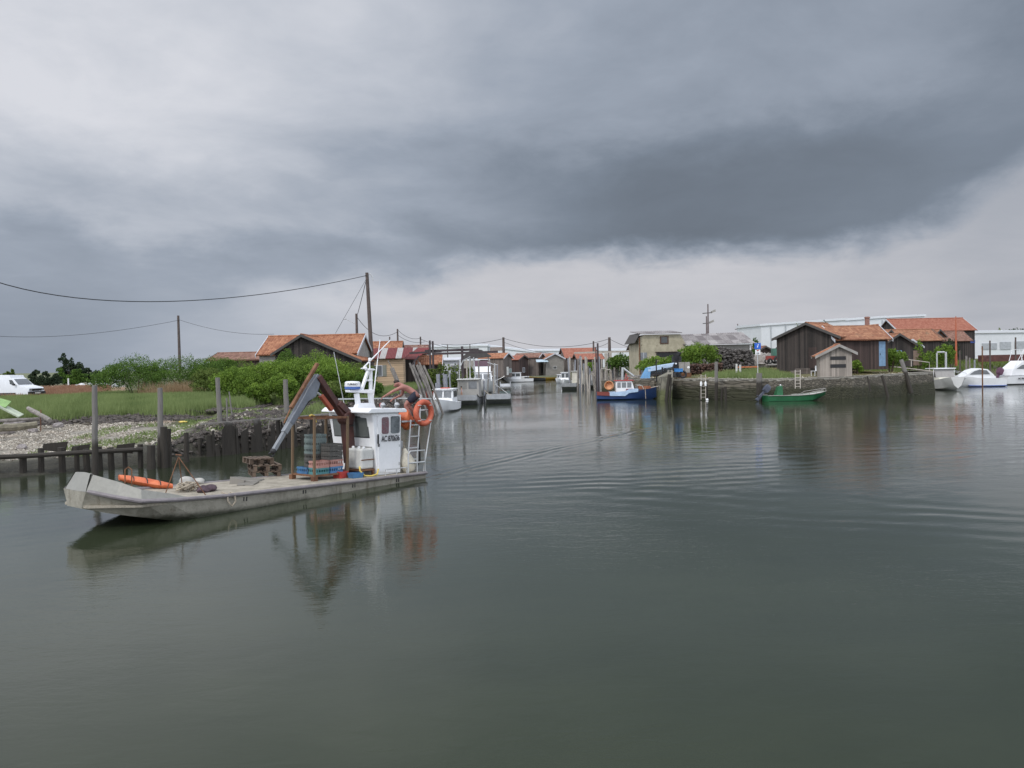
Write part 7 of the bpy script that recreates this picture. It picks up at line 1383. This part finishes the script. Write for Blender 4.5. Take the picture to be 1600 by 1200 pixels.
MB().box(6.0, 12.9, -3.87, -3.81, 2.7, 3.2).build('blue_band', paint('deep blue band', (.03, .06, .22), .5), hall)
rc('tarred cabin with small dormer gable next to the long dark cabin', 1404, 99, 95, 5, (1.7, 1.7), 521.5, (.6, .6), None, None, m_trimd, [('f', -.3, .6, .5, .8, 'win', m_pale, m_trimb)])
rc('cabin roof sloping down between the long cabin and the small dormer gable', 1378, 124, 4, 7.3, (2.5, 3.0), 516, (.5, .5)); rc('tarred cabin with tall black gable and pale ridge cap', 1452, 124, 187, 5.4, (2.4, 2.4), 514.5, (.62, .62), None, None, m_trimd); rc('low tarred cabin with blue door behind the round bush', 1424, 117, 100, 3, (1.4, 1.4), 530, (.6, .6), None, None, m_trim, [('f', .3, .2, .4, 1.2, 'door', m_trimb)]); rc('grey cabin wedged behind the tall black gable', 1467, 130, 120, 4.5, (1.5, 1.9), 515, (.65, .65), m_midb, None, m_trimd); rc('brown roofed cabin at the foot of the orange mast', 1503, 132, 183, 5.0, (2.2, 2.2), 518, (.6, .6), None, m_tilebr, m_trimd)
o = MB().box(-.6, .6, -.05, .05, 0, 2.6).build('orange_wall', paint('apricot wall', (.55, .26, .09), .8), loc=(*XY(1374, 99), 2.8)); tag(o, 'narrow apricot wall glimpsed behind the long dark cabin', 'wall')
fl = thing('board_fence', 'brown board fence in front of the tarred cabins', 'fence', loc=(*XY(1409, 113), 2.5)); w = PX(1450, 112)-PX(1409, 112); MB().box(0, w, 0, .06, -.3, H(546.5, 112, 2.6, 1430)).build('boards', boards('brown fence boards', (.20, .14, .11), .2, 'v', .3), fl)
for i in range(4): MB().box(i*w/3-.06, i*w/3+.06, .06, .18, -.3, H(545.5, 112, 2.6, 1430)).build('post', m_brownb, fl)
for a in [('round green bush beside the board fence', 1474, 537, 566, 40, 116, m_leafb, 4500), ('dark tall bush behind the round bush', 1486, 528, 560, 34, 118, m_leafx, 3200), ('small bush before the low tarred cabin', 1436, 531, 552, 22, 114, m_leafb, 1800), ('low bush at the end of the board fence', 1452, 548, 566, 24, 113, m_leafb, 1800)]: bush(*a[:7], n=a[7], leaf=.15, group='bushes by the board fence')
o = MB().tube([(0, 0, -.5), (0, 0, ZV(494, 117, 1494)-2.5)], .13, 8, rs=[.17, .05]).build('orange_mast', paint('orange red mast', (.42, .11, .05), .6), None, True, loc=(*XY(1494, 117), 2.5)); tag(o, 'tall slim orange mast standing among the bushes', 'mast')
GF = 'trees beyond the workshop'
for a in [('broad dark pine crown above the white workshop roof', 1590, 511, 540, 62, 230, m_leafx, 5000), ('small dark tree between the red hall and the workshop', 1512, 512, 540, 22, 200, m_leafx, 1600), ('low dark trees over the workshop roof edge', 1534, 517, 540, 30, 220, m_leafx, 1600), ('thin bare grey tree beside the pine crown', 1562, 512, 540, 16, 225, m_leafo, 500), ('dark tree behind the ridge of the big black cabin', 1290, 500, 545, 24, 180, m_leafx, 1500), ('little round bush behind the big black cabin ridge', 1246, 503, 545, 14, 180, m_leafo, 900)]: bush(*a[:7], n=a[7], leaf=.4, cat='tree', name='far_tree', group=GF, depth=.5)
bush('small tree at the east end of the corrugated roof', 1181, 527, 560, 20, 118, m_leafd, 1500, .18, cat='tree', name='far_tree', group=GF)
# yard behind the sign
for lb, u, Y, vr in (('distant black cabin gable behind the quay sign', 1196, 128, 541), ('distant brown roofed cabin beside the big black cabin', 1219, 132, 540)): rc(lb, u, Y, 100 if u < 1200 else 5, 4, (1.6, 1.6), vr, (.5, .5), m_brownb, m_tilebr, z0=2.9)
hp = MB(); r = random.Random(12)
for i in range(60): hp.ball((r.uniform(-2, 2), r.uniform(-1, 1), 0), r.uniform(.5, .9), .6, max(.2, 1.6-abs(r.uniform(-1.5, 1.5))), 7, 5)
hp.jitter(.05); o = hp.build('shell_mound', paint('grey shell mound', (.26, .235, .215), .9, 0, .3, 2), loc=(*XY(1194, 112), 2.8), fix=False); tag(o, 'grey mound of shells behind the quay sign', 'heap')
o = MB().box(-2, 2, 0, .3, -.2, H(552, 110, 2.8)).build('concrete_wall', m_cem, loc=(*XY(1225, 110), 2.8)); tag(o, 'pale concrete wall beside the big black cabin', 'wall')
tr = thing('tractor', 'small red and green tractor parked by the shell mound', 'tractor', loc=(*XY(1208, 104), 2.8)); MB().box(-.8, .7, -.4, .4, .5, 1.0).build('body', paint('dull red', (.28, .05, .04), .6), tr); MB().box(-.1, .75, -.45, .45, 1.0, 1.9).build('cab', paint('dull green cab', (.06, .16, .12), .5), tr)
for x, r_ in ((-.55, .35), (.4, .5)):
    for s_ in (-1, 1): MB().torus((x, s_*.55, r_), r_*.75, r_*.25, 'y', 18, 8).build('wheel', m_black, tr, True)
# --- east basin boats
b = thing('white_dory', 'white open-backed boat with canopy bow-on beside the quay corner', 'boat', loc=G(1476, 609), rz=R(-88))
loftboat(b, [(-2.4, .95, .95, .85, .1, -.2), (0, 1.2, 1.0, 1.05, .12, -.25), (1.2, 1.18, 1.12, .9, .2, -.2), (1.9, 1.0, 1.25, .6, .35, 0), (2.3, .7, 1.32, .35, .5, .2)], paint('grey white hull', (.60, .60, .58), .5, 0, .08, 1.5, stain=.2)); MB().box(-.6, .6, -.9, .9, 1.0, 1.25).build('foredeck', paint('cream deck', (.66, .64, .54), .6), b)
MB().hexa([(.1, -.95, 1.25), (.15, -.95, 1.25), (.15, .95, 1.25), (.1, .95, 1.25), (-.2, -.95, 2.1), (-.15, -.95, 2.1), (-.15, .95, 2.1), (-.2, .95, 2.1)]).build('screen', paint('grey mesh screen', (.28, .27, .26), .6), b); MB().box(-1.6, .1, -1.1, 1.1, 2.1, 2.18).build('canopy', m_white, b); railing(b, [[(-.1, -1.05, 1), (-.1, -1.05, 2.1)], [(-.1, 1.05, 1), (-.1, 1.05, 2.1)]], .03, m_white, 'canopy_post')
o = MB().lathe([(.05, 0), (.2, .1), (.26, .3), (.18, .55), (.05, .68)], n=12).build('fender', paint('pink white fender', (.6, .48, .46), .5), None, True); o.matrix_world = Matrix.Translation(G(1449, 611)) @ Matrix.Rotation(.5, 4, 'Y'); tag(o, 'pinkish white fender floating beside the white open-backed boat', 'fender')
b = thing('cabin_cruiser', 'white cabin cruiser with blue waterline moored in the east basin', 'boat', loc=G(1527, 604), rz=R(178)); m_bw = paint('blue waterline', (.05, .10, .30), .4)
loftboat(b, [(-2.6, 1.0, .85, .9, .12, -.25), (0, 1.1, .95, 1.0, .12, -.3), (1.4, .95, 1.1, .75, .2, -.25), (2.4, .5, 1.25, .25, .45, 0), (2.95, .05, 1.35, .03, .8, .5)], m_white); MB().loft([[(x, -y, z), (x, y, z), (x, y, z+.09), (x, -y, z+.09)] for x, y, z in ((-2.62, 1.0, .06), (0, 1.09, .06), (1.3, .9, .10))], True, True, True).build('waterline', m_bw, b)
mb = MB(); mb.loft([[(-2.2, -.95, .9), (-2.2, .95, .9)], [(-1.5, -.85, 1.35), (-1.5, .85, 1.35)], [(-.4, -.8, 1.9), (-.4, .8, 1.9)], [(.9, -.7, 1.95), (.9, .7, 1.95)], [(1.5, -.75, 1.3), (1.5, .75, 1.3)], [(2.3, -.45, 1.25), (2.3, .45, 1.25)]]); 
mb = MB(); mb.prism([(-1.6, .9), (-1.3, 1.3), (-.7, 1.85), (.2, 1.98), (.9, 1.8), (1.7, 1.25), (2.3, 1.15), (2.3, .9)], -.85, .85, 'y'); k_ = mb.build('cabin', m_white, b, bevel=.06)
for s_ in (1, -1): MB().prism([(-.9, 1.32), (-.55, 1.75), (.2, 1.84), (.75, 1.68), (1.25, 1.32)], s_*.86-.02, s_*.86+.02, 'y').build('cabin_window', m_pale, k_)
railing(b, [[(1.2, .8, 1.1), (1.6, .75, 1.5), (2.5, .4, 1.75), (2.95, 0, 1.85), (2.5, -.4, 1.75), (1.6, -.75, 1.5), (1.2, -.8, 1.1)]], .02)
b = thing('fishing_cruiser', 'larger white cruiser with plum outboard at the east edge of the basin', 'boat', loc=G(1606, 600), rz=R(8))
loftboat(b, [(-3.4, 1.1, .95, 1.0, .12, -.25), (0, 1.25, 1.05, 1.1, .12, -.3), (2.0, 1.05, 1.25, .8, .2, -.25), (3.2, .5, 1.45, .25, .45, 0), (4.0, .05, 1.6, .03, .8, .5)], m_white); mb = MB(); mb.prism([(-2.9, 1.0), (-2.6, 1.75), (-1.4, 2.65), (-.2, 2.65), (.5, 2.0), (1.8, 1.55), (2.6, 1.35), (2.6, 1.1)], -.95, .95, 'y'); k_ = mb.build('cabin', m_white, b, bevel=.06)
for s_ in (1, -1): MB().prism([(-2.2, 1.75), (-1.5, 2.2), (-.3, 2.2), (.3, 1.75)], s_*.96-.02, s_*.96+.02, 'y').build('cabin_window', m_pale, k_)
outboard(b, -3.7, 1.05, paint('plum outboard', (.10, .035, .07), .4, 0, .2, 3), .5, 1.5); text_mesh('AC 554785', .28, m_ink, 'registration_number', b, Matrix.Translation((-1.6, -1.19, .68)) @ Matrix.Rotation(PI/2, 4, 'X'), .02, .0, .9)
railing(b, [[(-1.6, -.9, 2.6), (-1.2, -.9, 3.9), (1.0, -.9, 3.9)], [(-1.6, .9, 2.6), (-1.2, .9, 3.9), (1.0, .9, 3.9)], [(-1.2, -.9, 3.9), (-1.2, .9, 3.9)], [(.2, -.9, 2.4), (-.3, -.9, 3.9)], [(.2, .9, 2.4), (-.3, .9, 3.9)], [(-2.5, -.9, 1.8), (-.8, -.9, 4.6)]], .03, m_white, 'tower_frame')
o = MB().tube([(0, 0, -.5), (0, 0, ZV(549, 100)*1.0)], .07, 8).build('mooring_pole', m_rust, None, True, loc=(*XY(1535, 98), 0)); tag(o, 'slim rusty pole standing in the water before the cabin cruiser', 'pole')
# far pontoons, posts and masts at the east basin
for lb, u, vt, Y, r_, mt in [('green metal goalpost leg by the basin, nearer the quay', 1464, 550, 107, .09, m_galv), ('green metal goalpost leg by the basin, nearer the cruiser', 1478, 550, 107, .12, m_galv), ('dark post behind the canopy boat', 1500, 548, 110, .08, m_pole), ('grey stake behind the cabin cruiser bow', 1510, 556, 111, .12, m_post), ('second grey stake behind the cabin cruiser bow', 1515, 559, 111, .10, m_post), ('tall dark mast behind the fishing cruiser', 1547, 533, 118, .10, m_pole), ('slim dark mast nearest the workshop door', 1587, 528, 120, .10, m_pole), ('pale stake behind the cruiser cabin', 1523, 561, 112, .10, m_postg)]: o = MB().tube([(0, 0, -.5), (0, 0, ZV(vt, Y))], r_, 8).build('basin_post', mt, None, True, loc=(*XY(u, Y), 0)); tag(o, lb, 'post', 'posts around the east basin')
o = MB().tube([(0, 0, 0), (PX(1478, 107)-PX(1464, 107), 0, 0)], .1, 8).build('goalpost_bar', m_galv, None, True, loc=P(1464, 550.5, 107)); tag(o, 'green metal bar joining the two goalpost legs', 'bar')
pt = thing('pontoon', 'weathered plank pontoon along the east basin bank', 'pontoon', loc=(*XY(1430, 106), .7)); w = PX(1530, 106)-PX(1430, 106); MB().hexa([(0, -2.2, 0), (w, 0, 0), (w, 2, 0), (0, 0, 0), (0, -2.2, .15), (w, 0, .15), (w, 2, .15), (0, 0, .15)]).build('planks', m_post, pt)
for i in range(5): MB().tube([(i*w/4, -2.0+i*.5, -1.2), (i*w/4, -2+i*.5, 1.0)], .09, 7).build('pile', m_pile, pt, True)
wk = thing('gangway', 'pale plank gangway rising from the quay corner', 'gangway', loc=(*XY(1424, 99), 2.0)); w = PX(1462, 99)-PX(1424, 99); MB().hexa([(-2, 0, .3), (w+1, 0, -.4), (w+1, 1, -.4), (-2, 1, .3), (-2, 0, .4), (w+1, 0, -.3), (w+1, 1, -.3), (-2, 1, .4)]).build('deck', m_beamw, wk); railing(wk, [[(-1.8, 0, .4), (-1.8, 0, 1.3), (w, 0, .7), (w, 0, -.3)], [(0, 0, .3), (0, 0, 1.05)]], .05, m_beamw)
for i in range(3): o = MB().ball((0, 0, .3), .55, .45, .4, 10, 7).jitter(.06).build('gear_bundle', m_cem, loc=gl(1424+i*5, 101)); o.location.z += .2; tag(o, 'grey white bundle of gear by the pale gangway', 'bundle', 'gear by the gangway')
o = MB().loft([[(-1.6, -.3, .5), (-1.6, .3, .5), (-1.6, 0, 0)], [(0, -.5, .45), (0, .5, .45), (0, 0, -.1)], [(1.7, -.1, .6), (1.7, .1, .6), (1.7, 0, .3)]], True, True, True).build('red_canoe', m_red, loc=gl(1420, 97)); o.location.z += .3; tag(o, 'dull red canoe lying by the pale gangway', 'canoe')
X, Y = scatter(16000, 42, 100, 88, 130, lambda X, Y, d, s: (d > 2.0) & (d < 26), 131); tag(blades('basin_grass', X, Y, .6, .09, m_leafo, seed=132), kind='stuff', label='rough grass on the bank of the east basin')
o = MB().box(-3, 6, 0, 1.2, -.2, .7).box(6.5, 14, 0, 1.2, -.2, .9).build('maroon_stack', paint('maroon stack', (.10, .04, .035), .8, 0, .4, 2), loc=(*XY(1570, 122), 2.6)); tag(o, 'long maroon stack of gear on the east basin bank', 'stack')
